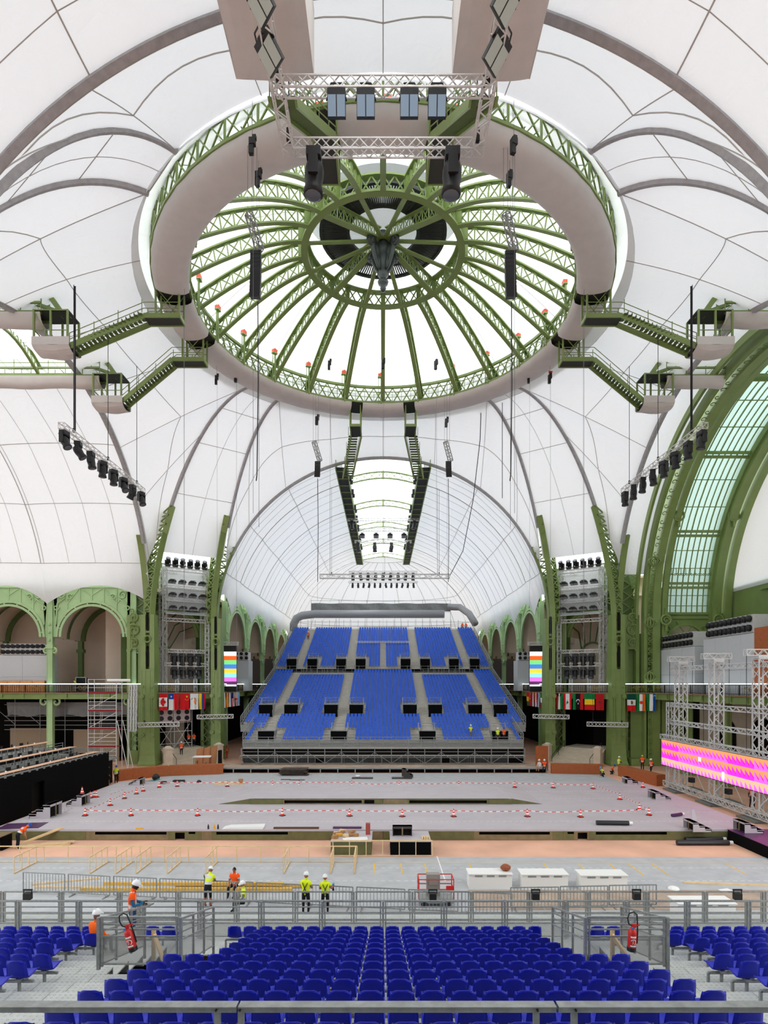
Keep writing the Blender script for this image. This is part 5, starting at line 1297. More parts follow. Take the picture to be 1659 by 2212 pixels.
mb = MB(); mb.bar((-16, yd+6, zc_+4.6), (15, yd+6, zc_+4.6), .05); mb.bar((-16, yd+6, zc_+2.0), (15, yd+6, zc_+2.0), .05)
for i in range(6): mb.bar((-16+i*6.2, yd+6, zt_-8), (-16+i*6.2, yd+6, zc_+4.8), .07)
obj('scaffold_tube', mb, GALV, t, world=True)
# ================================================================== NEAR STAND
ns = thing('near_stand', (0, 12, 0), label='galvanised steel stand of perforated decks under the near blue seats', cat='grandstand')
def rowN(k): return 18.9-.92*k, 2.65+.274*k-.80         # seat line depth, deck level
DECKM = mat('perforated_deck', (186, 190, 187), .55, .1, noise=.10, scale=4)
nt = DECKM.node_tree; tcn = nt.nodes.new('ShaderNodeTexCoord'); vor = nt.nodes.new('ShaderNodeTexVoronoi'); vor.inputs['Scale'].default_value = 9; vor.inputs['Randomness'].default_value = 0
cr = nt.nodes.new('ShaderNodeMapRange'); cr.inputs['From Min'].default_value = .14; cr.inputs['From Max'].default_value = .2; bmp = nt.nodes.new('ShaderNodeBump'); bmp.inputs['Distance'].default_value = .02; bmp.inputs['Strength'].default_value = .9
nt.links.new(tcn.outputs['Object'], vor.inputs['Vector']); nt.links.new(vor.outputs['Distance'], cr.inputs['Value']); nt.links.new(cr.outputs['Result'], bmp.inputs['Height']); nt.links.new(bmp.outputs['Normal'], nt.nodes['Principled BSDF'].inputs['Normal'])
pm = {}
for k in range(-1, 17):
    y, z = rowN(k)
    segs = [-15, -12.5, -10, -7.5, -6.75, -4.7, -2.35, 0, 2.35, 4.7, 6.75, 7.5, 10, 12.5, 15]
    for a, b in zip(segs[:-1], segs[1:]):
        if 1 <= k <= 5 and 4.6 < abs((a+b)/2) < 6.8: continue
        w = round(b-a, 3)
        if w not in pm: pm[w] = mesh(MB().box((0, 0, -.02), (w-.012, .93, .04)).box((0, .45, -.15), (w-.012, .03, .26)), DECKM, 'deck_plank')
        inst('deck_plank', pm[w], ns, ((a+b)/2, y+.02-12, z))
obj('understand', MB().prism([(-15, 4, 5.6), (-15, 20, .8), (-15, 20, 0), (-15, 4, 0)], (30, 0, 0)), DARK, ns, world=True)
for k in range(0, 14):
    y, z = rowN(k); spans = [(-15, -7.3), (-5.3, 5.4), (7.3, 15)] if k >= 6 else ([(-15, -8.3), (-4.2, 4.4), (8.3, 15)] if k > 0 else [(-15, -6.4), (-5, 5.1), (6.4, 15)])
    mb = MB()
    for a, b in spans:
        mb.bar((a, y-.12, z+.33), (b, y-.12, z+.33), .05, .05)
        for i in range(int((b-a)/1.0)+1): mb.bar((a+i*1.0, y-.12, z), (a+i*1.0, y-.12, z+.33), .05)
    obj('seat_beam', mb, GALV, ns, world=True)
# the seat: one moulded shell, swept from front lip to top of the back
def seat_mesh():
    prof = [(.235, .425, .205), (.21, .445, .215), (.10, .432, .22), (-.04, .405, .22), (-.13, .40, .22), (-.185, .43, .218), (-.215, .50, .212), (-.235, .60, .204), (-.255, .72, .193), (-.268, .785, .183), (-.272, .806, .165), (-.272, .812, .14)]
    nv, nu = len(prof)-1, 8; top = []; bot = []
    for j, (y, z, w) in enumerate(prof):
        j0, j1 = prof[max(0, j-1)], prof[min(nv, j+1)]; ty, tz = j1[0]-j0[0], j1[1]-j0[1]; L = math.hypot(ty, tz) or 1; ny, nz = tz/L, -ty/L
        for i in range(nu+1):
            t = i/nu*2-1; x = w*t; cup = .03*abs(t)**3 if j > 1 else .012*abs(t)**3
            if j < 6: p = (x, y, z+cup*1.1+ (0 if j > 0 else 0))
            else: p = (x, y+cup*1.0, z-(.03*abs(t)**6 if j >= nv-1 else 0))
            top.append(p); bot.append((p[0], p[1]+ny*-.014 if j >= 6 else p[1], p[2]-(.016 if j < 6 else .003)))
    mb = MB(); o = len(top); mb.v = top+bot
    for j in range(nv):
        for i in range(nu):
            a = j*(nu+1)+i; mb.f.append((a, a+1, a+nu+2, a+nu+1)); mb.f.append((o+a, o+a+nu+1, o+a+nu+2, o+a+1))
    def edge(idx):
        for a, b in zip(idx[:-1], idx[1:]): mb.f.append((a, o+a, o+b, b))
    edge([i for i in range(nu+1)]); edge([nv*(nu+1)+i for i in reversed(range(nu+1))]); edge([j*(nu+1) for j in reversed(range(nv+1))]); edge([j*(nu+1)+nu for j in range(nv+1)])
    # rolled rim
    rim = [top[j*(nu+1)] for j in range(nv+1)]+[top[nv*(nu+1)+i] for i in range(1, nu)]+[top[j*(nu+1)+nu] for j in reversed(range(nv+1))]
    mb.m = [0]*len(mb.f); mb.tube(rim, .012, 4)
    return mesh(mb, BLUE, 'seat_shell', True), mb
SEAT, SEATMB = seat_mesh()
bk = MB().box((0, -.06, .37), (.12, .3, .04)).box((0, -.12, .2), (.045, .06, .36)).box((0, -.12, .012), (.12, .12, .024))
BRK = mesh(bk, GALV, 'bracket')
seats = []
for k in range(0, 14):
    y, z = rowN(k)
    xs_ = [.3+.5*i for i in range(-11, 11)]
    if k >= 6: row = [x for x in xs_ if -5.1 < x < 5.35]
    elif k >= 1: row = [x for x in xs_ if -4.1 < x < 4.35]
    else: row = [x for x in xs_ if -4.8 < x < 4.85]+[-7.28, -6.78, 6.78, 7.28]
    for x in row: seats.append((x, y, z, k, 'm'))
    st0 = {0: 9.3, 1: 8.8, 2: 8.3, 3: 8.6, 4: 8.6, 5: 8.6}.get(k, 7.6)
    for s_ in (-1, 1):
        x = st0
        while abs(x)*F/y < 860: seats.append((s_*x, y, z, k, 'l' if s_ < 0 else 'r')); x += .5
ordn = ['front', 'second', 'third', 'fourth', 'fifth', 'sixth', 'seventh', 'eighth', 'ninth', 'tenth', 'eleventh', 'twelfth', 'thirteenth', 'fourteenth']
seats.sort(key=lambda s: s[1])
rest = MB()
for n, (x, y, z, k, b) in enumerate(seats):
    if n >= 300: rest.join(SEATMB, Matrix.Translation((x, y, z))); continue
    bl = {'m': 'middle block', 'l': 'side block nearer the black wall', 'r': 'side block nearer the pink screen'}[b]
    o = inst('stadium_seat', SEAT, None, (x, y, z), random.uniform(-.02, .02), label='blue moulded plastic seat, %s row from the mesh railing, %s' % (ordn[k], bl), cat='seat', group='near seats, %s row, %s' % (ordn[k], bl))
    inst('bracket', BRK, o)
if rest.v: obj('rest_seats', rest, BLUE, kind='stuff', label='further blue seats of the foremost rows of the near stand', cat='seats', smooth=True)
# foreground handrail
hr_ = thing('handrail', (0, 6, 6.0), label='thick galvanised handrail crossing in front of the camera', cat='railing')
for (u0, u1) in ((-60, 513), (517, 1199), (1204, 1720)):
    a, b = ux(u0, 6), ux(u1, 6); obj('rail', MB().box2((a, 5.95, 6.99), (b, 6.05, 7.045)).box2((a, 5.94, 7.04), (b, 6.06, 7.052)), GALV, hr_, world=True)
for u in (470, 521, 1158, 1240): x = ux(u, 6); obj('post', MB().box2((x-.028, 5.97, 5.4), (x+.028, 6.03, 6.99)).box2((x-.05, 5.96, 5.38), (x+.05, 6.04, 5.42)), GALV, hr_, world=True); obj('bolt', MB().tube([(x, 5.955, 7.018), (x, 5.935, 7.018)], .012, 8), BLACK, hr_, world=True)
def mesh_rail(name, p, q, hp, hq, label, n=1, mesh_to=.55, group=None, bars=(1.0, .86, .7), solid=True):
    """railing from p to q (deck points); top rail, bars and a wire mesh lower panel"""
    p = Vector(p); q = Vector(q); t = thing(name, tuple(p), label=label, cat='railing', group=group); H = 1.0
    for i in range(n):
        a, b = p.lerp(q, i/n), p.lerp(q, (i+1)/n); d = (b-a).normalized()*.05
        mb = MB()
        for f in bars: mb.bar(a+d+EZ*hp*f, b-d+EZ*hp*f, .05 if f == 1.0 else .032)
        mb.bar(a+d+EZ*hp*mesh_to, b-d+EZ*hp*mesh_to, .035); mb.bar(a+d+EZ*.08, b-d+EZ*.08, .035)
        mb.bar(a+d*1.8+EZ*.02, a+d*1.8+EZ*hp, .04); mb.bar(b-d*1.8+EZ*.02, b-d*1.8+EZ*hp, .04)
        obj('rail_panel', mb, GALV, t, world=True)
        if solid:
            mb = MB(); mb.add([tuple(a+d+EZ*.08), tuple(b-d+EZ*.08), tuple(b-d+EZ*hp*mesh_to), tuple(a+d+EZ*hp*mesh_to)], [(0, 1, 2, 3)]); obj('wire_mesh', mb, MESHM, t, world=True)
        obj('post', MB().bar(a-EZ*.05, a+EZ*(hp+.0), .07), GALV, t, world=True)
    obj('post', MB().bar(q-EZ*.05, q+EZ*hp, .07), GALV, t, world=True)
    return t
y, z = rowN(-1)
mesh_rail('front_railing', (-14.6, 20.25, z+.0), (14.6, 20.25, z+.0), 2.86-z, 0, 'galvanised railing with wire mesh panels before the front row of near seats', 14, .42, bars=(1.0, .85, .70))
mesh_rail('lower_railing', (-16.5, 22.2, 1.35), (16.5, 22.2, 1.35), 1.15, 0, 'galvanised three-bar railing on the lower walkway beyond the mesh railing', 15, .1, bars=(1.0, .72, .5, .28), solid=False)
obj('lower_walkway', MB().box2((-17, 20.6, 1.2), (17, 23.2, 1.34)), DECKM, ns, world=True)
obj('walkway_fascia', MB().box2((-17, 23.15, .0), (17, 23.25, 1.3)), DARK, ns, world=True)
for s_, w in ((-1, 'beside the worker with a laptop'), (1, 'on the side of the white desks')):
    y5, z6 = 13.95, rowN(6)[1]
    mesh_rail('portal_railing', (s_*4.78, y5, z6+.12), (s_*6.72, y5, z6+.12), 1.18, 0, 'mesh portal guard holding a fire extinguisher '+w, 1, .62, bars=(1.0, .86, .76))
    for xx, nm in ((4.78, 'inner'), (6.72, 'outer')):
        t = thing('portal_railing', (s_*xx, y5, z6), label='sloping %s guard of the portal %s' % (nm, w), cat='railing')
        a = Vector((s_*xx, y5+.05, z6+.1)); b = Vector((s_*xx, y5+2.7, z6-.62)); n = 3
        for i in range(n):
            c0, c1 = a.lerp(b, i/n), a.lerp(b, (i+1)/n); mb = MB()
            for f in (1.15, .98, .84, .66, .06): mb.bar(c0+EZ*f, c1+EZ*f, .045 if f > 1 else .03)
            mb.bar(c0, c0+EZ*1.15, .05); obj('rail_panel', mb, GALV, t, world=True)
            mb = MB(); mb.add([tuple(c0+EZ*.06), tuple(c1+EZ*.06), tuple(c1+EZ*.66), tuple(c0+EZ*.66)], [(0, 1, 2, 3)]); obj('wire_mesh', mb, MESHM, t, world=True)
        obj('post', MB().bar(b-EZ*.3, b+EZ*1.15, .06), GALV, t, world=True)
    # hole with timber props
    ph = thing('portal_well', (s_*5.75, 15.5, .5), label='dark stair well with pine props '+w, cat='stair well')
    obj('well_floor', MB().box2((s_*4.75, 14.0, 1.3), (s_*6.75, 18.0, 1.4)), DARK, ph, world=True)
    obj('timber_prop', MB().bar((s_*5.9, 15.2, 1.4), (s_*5.9, 15.2, 4.0), .09, .09), PINE, ph, world=True); obj('timber_brace', MB().bar((s_*5.85, 15.1, 3.9), (s_*(5.0 if s_ < 0 else 6.6), 14.3, 2.7), .08), PINE, ph, world=True)
    for i in range(5): obj('stair_tread', MB().box2((s_*4.9, 14.5+i*.5, 1.5+.0*i), (s_*6.6, 14.75+i*.5, 1.55)), PINE, ph, world=True)
    # fire extinguisher
    ex = P(290 if s_ < 0 else 1362, 2003 if s_ < 0 else 2003, 13.8); fx = thing('fire_extinguisher', (ex.x, 13.75, ex.z-.5), label='red fire extinguisher hung on the guard '+w, cat='fire extinguisher')
    fx.rotation_euler = (0, (-.28 if s_ < 0 else .06), 0)
    cy_ = obj('cylinder', MB().lathe([(.02, .0), (.085, .005), (.095, .03), (.095, .40), (.085, .45), (.05, .49), (.03, .5)], (0, 0, 0), 14), RED, fx, smooth=True)
    obj('base_ring', MB().lathe([(.09, -.03), (.1, -.02), (.1, .06), (.096, .07)], (0, 0, 0), 14), BLACK, fx)
    mb = MB()
    for i in range(7): a0, a1 = -PI/2-.75+i*.21, -PI/2-.75+(i+1)*.21; mb.add([(.0965*math.cos(a), .0965*math.sin(a), zz) for a, zz in ((a0, .1), (a1, .1), (a1, .13), (a0, .13))], [(0, 1, 2, 3)]); mb.add([(.0965*math.cos(a), .0965*math.sin(a), zz) for a, zz in ((a0, .30), (a1, .30), (a1, .34), (a0, .34))], [(0, 1, 2, 3)])
    for i in range(16):
        a = -PI*.4+i*PI*1.3/16; q = lambda R, a_: (.097*math.cos(-PI/2+R*math.cos(a_)/.095), .097*math.sin(-PI/2+R*math.cos(a_)/.095), .21+R*math.sin(a_)); mb.add([q(.05, a), q(.065, a), q(.065, a+PI*1.3/16), q(.05, a+PI*1.3/16)], [(0, 1, 2, 3)])
    for i in range(4): mb.box((-.02+.012*(i % 2), -.098, .17+.022*i), (.018, .004, .012))
    obj('label_print', mb, WHITE, cy_)
    va_ = obj('valve', MB().box((0, 0, .53), (.06, .06, .07)).box((.06, 0, .58), (.18, .03, .03)).box((.05, 0, .54), (.13, .025, .02)), RED, fx)
    obj('gauge', MB().tube([(-.03, -.05, .52), (-.03, -.08, .52)], .025, 10), mat('gauge_blue', (60, 120, 190), .4) if 'gauge_blue' not in MT else MT['gauge_blue'], va_)
    obj('hose', MB().tube([(-.02, 0, .55), (-.10, 0, .60), (-.13, .0, .72), (-.10, 0, .84), (0, 0, .88), (.08, .0, .82), (.1, .0, .65), (.12, .0, .4), (.12, 0, .15)], .016, 7), BLACK, fx, smooth=True)
# crowd barriers between stand and carpet
for i in range(10):
    t = i/9; a = Vector((-16.6, 28.9, 0)).lerp(Vector((4.6, 26.2, 0)), t); barrier((a.x, a.y, 0), math.atan2(-2.7, 21.2)+.03*math.sin(5*i), 'galvanised crowd barrier in the bent row below the near stand', 'bent row of barriers below the near stand')
for i in range(3): barrier((6.9+i*2.3, 26.9+.15*i, 0), .04, 'galvanised crowd barrier in front of the white desks', 'barriers in front of the white desks')
brc = thing('yellow_beam_stack', (-9, 29.3, 0), label='long yellow timber beams lying behind the crowd barriers', cat='beams')
for i, (x0, x1, zz) in enumerate(((-15, -4.5, .12), (-14, -5, .3), (-10.5, -3.6, .12))): obj('beam', MB().bar((x0, 29.35+.28*i, zz), (x1, 29.3+.28*i, zz), .18, .16), mat('yellow_beam', (222, 178, 84), .7, noise=.1) if 'yellow_beam' not in MT else MT['yellow_beam'], brc, world=True)
# small black floods on the lower railing
for u in (60, 1157, 1375, 1593, 935):
    q = P(u, 1936, 22.1); tag(obj('monitor_lamp', MB().box(tuple(q), (.26, .2, .24)).bar(q+Vector((-.15, 0, .1)), q+Vector((-.15, 0, .25)), .03).bar(q+Vector((.15, 0, .1)), q+Vector((.15, 0, .25)), .03).box(tuple(q+EZ*.24), (.34, .06, .05)), BLACK, loc=tuple(q)), 'small black lamp clamped to the lower railing', 'lamp', 'lamps on the lower railing')
# white desks
def desk(u0, u1, vb, label, rz=0.0):
    a, b = G(u0, vb, 0), G(u1, vb, 0); w = b.x-a.x; t = thing('white_desk', ((a.x+b.x)/2, a.y+.4, 0), rz, label=label, cat='desk')
    fb_ = obj('front_board', MB().box((0, -.38, .36), (w-.08, .03, .7)), WHITE, t)
    for s_ in (-1, 1): obj('side_board', MB().box((s_*(w/2-.05), 0, .36), (.03, .76, .72)), WHITE, t)
    obj('desk_top', MB().box((0, .05, .75), (w, 1.0, .05)), WHITE, t)
    for i in range(3): obj('cable_cutout', MB().box((-w*.27+i*w*.27, -.40, .66), (w*.17, .02, .09)), mat('grey_cutout', (150, 150, 148), .8) if 'grey_cutout' not in MT else MT['grey_cutout'], fb_)
    return t
dk = desk(1012, 1108, 1921, 'white desk with a crumpled brown paper bag on top'); desk(1126, 1229, 1922, 'empty white desk between the bag desk and the bolted desk'); desk(1254, 1357, 1924, 'white desk with dark bolt holes in its front'); desk(1464, 1592, 1990, 'white desk with plastic wrap on top, nearest the near stand')
bag = MB().ball((0, 0, .16), .24, 10, sz=.75); bag.v = [(x*(1+.2*math.sin(9*z+5*y)), y*(1+.2*math.sin(7*x+4*z)), z) for x, y, z in bag.v]
q = dk.location; tag(obj('paper_bag', bag, mat('brown_paper', (150, 84, 52), .85, noise=.2, scale=8), loc=(0, 0, 0)), 'crumpled brown paper bag on the white desk', 'bag').location = (q.x+.85, q.y+.1, .78)
# scissor lift basket
lf = thing('scissor_lift', (2.45, 27.6, 0), label='red railed work lift with grey control box behind the barriers', cat='lift')
for z in (1.0, .55): 
    mb = MB()
    for a, b in (((-.8, -.4), (.8, -.4)), ((.8, -.4), (.8, .4)), ((.8, .4), (-.8, .4)), ((-.8, .4), (-.8, -.4))): mb.tube([(a[0], a[1], z+.3), (b[0], b[1], z+.3)], .025, 6)
    obj('red_rail', mb, RED, lf)
for x, y_ in ((-.8, -.4), (.8, -.4), (.8, .4), (-.8, .4)): obj('red_post', MB().tube([(x, y_, .4), (x, y_, 1.3)], .025, 6), RED, lf)
obj('deck_base', MB().box((0, 0, .3), (1.6, .8, .2)), GALV, lf); obj('control_box', MB().box((-.1, .2, .9), (.62, .4, 1.0)).box((-.1, -.02, 1.1), (.4, .04, .35)), mat('grey_box', (146, 140, 132), .6), lf); obj('red_plate', MB().box((.62, -.42, .92), (.34, .02, .2)), RED, lf)
for x in (-.55, .55):
    for y_ in (-.35, .35): obj('wheel', MB().tube([(x, y_-.06, .15), (x, y_+.06, .15)], .15, 12), BLACK, lf)
# ================================================================== LEFT: BLACK WALL, PRESS ROWS, SCAFFOLD
bw = thing('black_wall', (-27.9, 48, 0), label='long black panelled wall under the press desks', cat='partition')
for y0, y1, z0 in ((26, 35, 0), (35, 41, 0), (41, 46.8, 0), (46.8, 48.6, 2.4), (48.6, 54.3, 0), (54.3, 60, 0)):
    obj('wall_panel', MB().box2((-28.0, y0, z0), (-27.85, y1, 3.45)), BLACKF, bw, world=True)
obj('end_panel', MB().box2((-38, 59.9, 0), (-28, 60.05, 3.3)), BLACKF, bw, world=True)
mb = MB(); mb.bar((-27.9, 26, 3.5), (-27.9, 60, 3.5), .1, .1)
for i in range(34): mb.box((-27.88, 26.5+i, 3.42), (.16, .25, .12))
obj('top_rail', mb, GALV, bw, world=True)
ps = thing('press_stand', (-33, 48, 0), label='tiered press stand with long tan desks behind the black wall', cat='stand')
DESKT = mat('tan_desk', (222, 178, 146), .7, noise=.06)
CHB = MB().box((0, 0, .45), (.42, .4, .04)).box((-.2, 0, .70), (.04, .38, .3)).bar((.17, .16, 0), (.17, .16, .45), .03).bar((.17, -.16, 0), (.17, -.16, .45), .03).bar((-.19, .16, 0), (-.19, .16, .6), .03).bar((-.19, -.16, 0), (-.19, -.16, .6), .03)
CHS = {n: mesh(m_, BLACK, n) for n, m_ in (('seat', MB().box((0, 0, .45), (.42, .4, .04))), ('backrest', MB().box((-.2, 0, .72), (.04, .40, .32))), ('leg', MB().bar((0, 0, 0), (0, 0, .44), .03)))}
for j in range(3):
    x = -28.75-2.35*j; zt = 3.55+.5*j; 
    obj('deck', MB().box2((x-1.9, 26, zt-.82), (x+.45, 59.6, zt-.75)), GALV, ps, world=True)
    for k in range(6): y0 = 26+k*5.55; obj('desk_top', MB().box2((x-.35, y0, zt-.03), (x+.35, y0+5.5, zt)), DESKT, ps, world=True)
    mb = MB()
    for k in range(9):
        for e_ in (-.25, .3): obj('desk_leg', MB().bar((x+e_, 42.5+k*1.93, zt-.75), (x+e_, 42.5+k*1.93, zt-.03), .05), GALV, ps, world=True)
    mb = MB()
    for zz in (zt+.1-.35, zt-.15-.35): mb.bar((x+.62, 26, zz), (x+.62, 60.6, zz), .05)
    for k in range(14): mb.bar((x+.62, 27+k*2.58, zt-.8), (x+.62, 27+k*2.58, zt-.25), .05)
    if j: obj('guard_rail', mb, GALV, ps, world=True)
    for k in range(12):
        y = 43.2+k*1.32+random.uniform(-.15, .15); rz = random.uniform(-.5, .5)
        t = thing('press_chair', (x-.95, y, zt-.75), rz, label='black chair at the %s press desk row behind the black wall' % ('lowest', 'middle', 'highest')[j], cat='chair', group='press chairs, row %s' % ('one', 'two', 'three')[j])
        inst('seat', CHS['seat'], t); inst('backrest', CHS['backrest'], t)
        for a, b in ((.17, .16), (.17, -.16), (-.19, .16), (-.19, -.16)): inst('leg', CHS['leg'], t, (a, b, 0))
    for k in range(5):
        y = 44.5+k*3.1+random.uniform(-.6, .6); tag(obj('paper_cup', MB().lathe([(.05, 0), (.07, .13)], (0, 0, 0), 8), WHITE, loc=None), 'small white cup on the press desks', 'cup', 'white cups on the press desks').location = (x+random.uniform(-.2, .2), y, zt)
for j in range(3): obj('support_block', MB().box2((-38, 26, 0), (-28.4-2.35*j, 59.8, 2.7+.5*j)), DARK, ps, world=True)
for i in range(5): barrier((-37.2+i*2.0, 61.2+.1*i, 0 if False else 2.62), .1, 'galvanised crowd barrier at the end of the press stand', 'barriers at the end of the press stand')
obj('end_deck', MB().box2((-39, 59.6, 2.5), (-27.9, 62.2, 2.62)), GALV, ps, world=True)
obj('end_deck_leg', MB().box2((-38.8, 59.8, 0), (-28.4, 62, 2.5)), DARK, ps, world=True)
REDP = mat('red_toeboard', (140, 30, 34), .7)
sc_ = thing('scaffold_tower', (-32.9, 70, 0), label='aluminium scaffold tower with red platforms beside the tall pillar', cat='scaffold')
X0, X1, X2 = -34.6, -31.3, -29.9 ; Y0, Y1 = 69.3, 70.8
for x in (X0, X1):
    for y in (Y0, Y1): obj('upright', MB().tube([(x, y, 0), (x, y, 10.9)], .05, 6), ALU, sc_, world=True)
for x in (X2,): obj('outrigger', MB().tube([(x, Y0, 0), (X1+.1, Y0, 6)], .045, 6).tube([(x, Y1, 0), (X1+.1, Y1, 6)], .045, 6).tube([(x, Y0, 0), (x, Y0, 8.6)], .05, 6), ALU, sc_, world=True)
for z in (2.9, 5.0, 7.1, 9.2):
    obj('platform', MB().box2((X0, Y0, z), (X1, Y1, z+.08)), REDP, sc_, world=True); obj('toeboard', MB().box2((X0, Y0-.04, z+.08), (X1, Y0, z+.24)), REDP, sc_, world=True)
    mb = MB()
    for k in range(4): mb.tube([(X0, Y0, z-.5-k*.45), (X1, Y0, z-.5-k*.45)], .03, 5)
    mb.tube([(X0, Y0, z-1.95), (X1, Y0, z-.1)], .035, 5); mb.tube([(X0+.6, Y1, z-1.9), (X0+1.5, Y0, z-.1)], .035, 5); mb.tube([(X0+.8, Y1, z-1.9), (X0+1.7, Y0, z-.1)], .035, 5)
    obj('brace', mb, ALU, sc_, world=True)
mb = MB()
for zz in (9.9, 10.4, 10.85): mb.tube([(X0, Y0, zz), (X1, Y0, zz)], .03, 5); mb.tube([(X1, Y0, zz), (X1, Y1, zz)], .03, 5)
obj('guard_rail', mb, ALU, sc_, world=True)
for i in range(3): tag(obj('truss_bundle', MB().truss((-30.7+i*.32, 71.6, 4.6), (-30.6+i*.32, 71.6, 10.2), .26, .03, .4), AL2, loc=(-30.7, 71.6, 4.6)), 'vertical aluminium truss length lashed beside the scaffold tower', 'truss', 'truss lengths lashed to the scaffold tower')
tag(obj('rolled_banner', MB().tube([(-32.2, 69, 10.75), (-29.6, 69.2, 10.75)], .16, 8), WHITE, loc=(-32.2, 69, 10.6)), 'white roll with red ends lying across the scaffold top', 'roll')
sb = thing('wall_scaffold', (-40, 78, 0), label='tube scaffold with grey tarpaulin under the balcony behind the press stand', cat='scaffold')
mb = MB()
for z in (6.1, 5.5, 4.9, 4.3, 7.6): mb.tube([(-50, 78, z), (-32, 78, z)], .04, 5)
for x in (-48.6, -45.3, -42, -38.6): mb.tube([(x, 78, 0), (x, 78, 8.5)], .04, 5)
for x in (-48.6, -45.3): mb.tube([(x-3, 78, 7.5), (x, 78, 5)], .035, 5)
obj('scaffold_tube', mb, GALV, sb, world=True)
obj('tarpaulin', MB().grid(lambda u, v: Vector((lerp(-50, -32.5, u), 78.5+.22*math.sin(46*u+2*v)*v, lerp(7.9, 6.1+.15*math.sin(30*u), v))), 70, 5), TARP, sb, world=True)
obj('backing_panel', MB().box2((-41.5, 79.2, 0), (-35.4, 79.4, 4.2)).box2((-50, 79.2, 0), (-44.5, 79.4, 4.4)), mat('dim_board', (150, 132, 110), .9), sb, world=True)
# air handling boxes on the balconies
GREYB = mat('light_grey_panel', (196, 200, 202), .6, noise=.03); NOZ = mat('nozzle_black', (16, 16, 17), .45)
def aircabin(name, o, e, n, L, H, dp, label, rows=2, cols=8, base=9.2, uz=1.5):
    """grey box of length L along e, front towards -n, with nozzle unit on top"""
    o = Vector(o); e = Vector(e); n = Vector(n); t = thing(name, tuple(o), label=label, cat='air handler')
    def W(s_, k, z): return o+e*s_+n*k+EZ*z
    N = max(1, int(L/2.2))
    for i in range(N):
        a, b = L*i/N, L*(i+1)/N
        for z0, z1 in ((0, H*.42), (H*.42, H)):
            pts = [tuple(W(s_, k, z)) for z in (z0+.01, z1-.01) for s_, k in ((a+.01, 0), (b-.01, 0), (b-.01, dp), (a+.01, dp))]; obj('grey_panel', MB().add(pts, BOXF) or MBX(pts), GREYB, t, world=True)
    if cols:
        pts = [tuple(W(s_, k, z)) for z in (H+.05, H+uz) for s_, k in ((L*.08, .1), (L*.95, .1), (L*.95, dp*.8), (L*.08, dp*.8))]; obj('plenum', MBX(pts), ALU, t, world=True)
        for r_ in range(rows):
            for c in range(cols):
                s_ = lerp(L*.12, L*.90, c/(cols-1)); p = W(s_, .08, H+.05+uz*(r_+.5)/rows); mb = MB(); mb.tube([p, p-n*.25], .28*uz/1.5*min(1, (L*.78/(cols-1))/.62), 12); mb.tube([p-n*.2, p-n*.36], [.29*uz/1.5*.95, .12], 12); obj('nozzle', mb, NOZ, t, world=True, smooth=False)
    return t
def MBX(pts): m_ = MB(); m_.add(pts, BOXF); return m_
aircabin('air_handler', (-50.5, 77.3, 9.2), (1, 0, 0), (0, 1, 0), 6.6, 4.9, 2.5, 'grey air handling box with round black nozzles on the balcony by the scaffold', 2, 9)
oc_ = thing('osb_crate', (-37.6, 82.5, 9.2), label='tall chipboard crate on the balcony behind the scaffold tower top', cat='crate')
obj('crate_body', MB().box2((-38.6, 82.0, 9.2), (-36.6, 83.0, 11.5)), mat('chipboard', (206, 168, 112), .8, noise=.2, scale=8), oc_, world=True); obj('batten', MB().box2((-38.6, 81.95, 10.2), (-36.6, 82.0, 10.4)), PINE, oc_, world=True)
dc_ = thing('dark_cabinet', (-42.2, 83, 9.2), label='dark open cabinet against the cream niche on the balcony', cat='cabinet')
obj('cabinet_body', MB().box2((-42.9, 82.6, 9.2), (-41.6, 83.2, 11.2)), BLACK, dc_, world=True); obj('cabinet_frame', MB().box2((-43.0, 82.55, 9.2), (-42.9, 82.65, 11.3)).box2((-41.6, 82.55, 9.2), (-41.5, 82.65, 11.3)).box2((-43.0, 82.55, 11.2), (-41.5, 82.65, 11.3)), WHITE, dc_, world=True)
mx3 = thing('mixing_desk', (-39.5, 77.4, 9.2), label='black equipment rack behind the railing by the yellow vest worker', cat='equipment')
obj('rack', MB().box2((-39.3, 77.0, 9.22), (-37.9, 77.8, 10.1)), BLACK, mx3, world=True); obj('rack_top', MB().box2((-39.4, 76.95, 10.1), (-37.8, 77.85, 10.2)), DARK, mx3, world=True)
cr_ = thing('crate_stack', (-49, 76.2, 9.2), label='orange slatted crates stacked behind the balcony railing', cat='crates')
for i in range(4): obj('crate', MB().box2((-50+i*1.6, 76.1, 9.22), (-48.45+i*1.6, 77.0, 10.75)), mat('orange_slat', (190, 130, 76), .8, noise=.2, scale=6) if 'orange_slat' not in MT else MT['orange_slat'], cr_, world=True)
aircabin('air_handler', (35.1, 75.0, 9.2), (0, -1, 0), (1, 0, 0), 8.5, 5.4, 3.0, 'grey air handling box with two rows of black nozzles beside the glazed vault pier', 2, 9, uz=1.7)
aircabin('air_handler', (35.2, 64.9, 9.2), (0, -1, 0), (1, 0, 0), 9.0, 6.0, 3.0, 'taller grey air handling box with black nozzles next to the orange board', 2, 10, uz=1.8)
tag(obj('orange_board', MB().box2((35.0, 38, 9.2), (35.3, 55.7, 15.6)), OCHRE, loc=(35.1, 47, 9.2)), 'tall orange-brown board wall on the balcony beside the air handling box', 'board')
aircabin('air_handler', (36.5, 54.0, 15.3), (0, -1, 0), (1, 0, 0), 9.0, .3, 3.0, 'black nozzle bank rising above the orange board', 1, 9, uz=1.2)
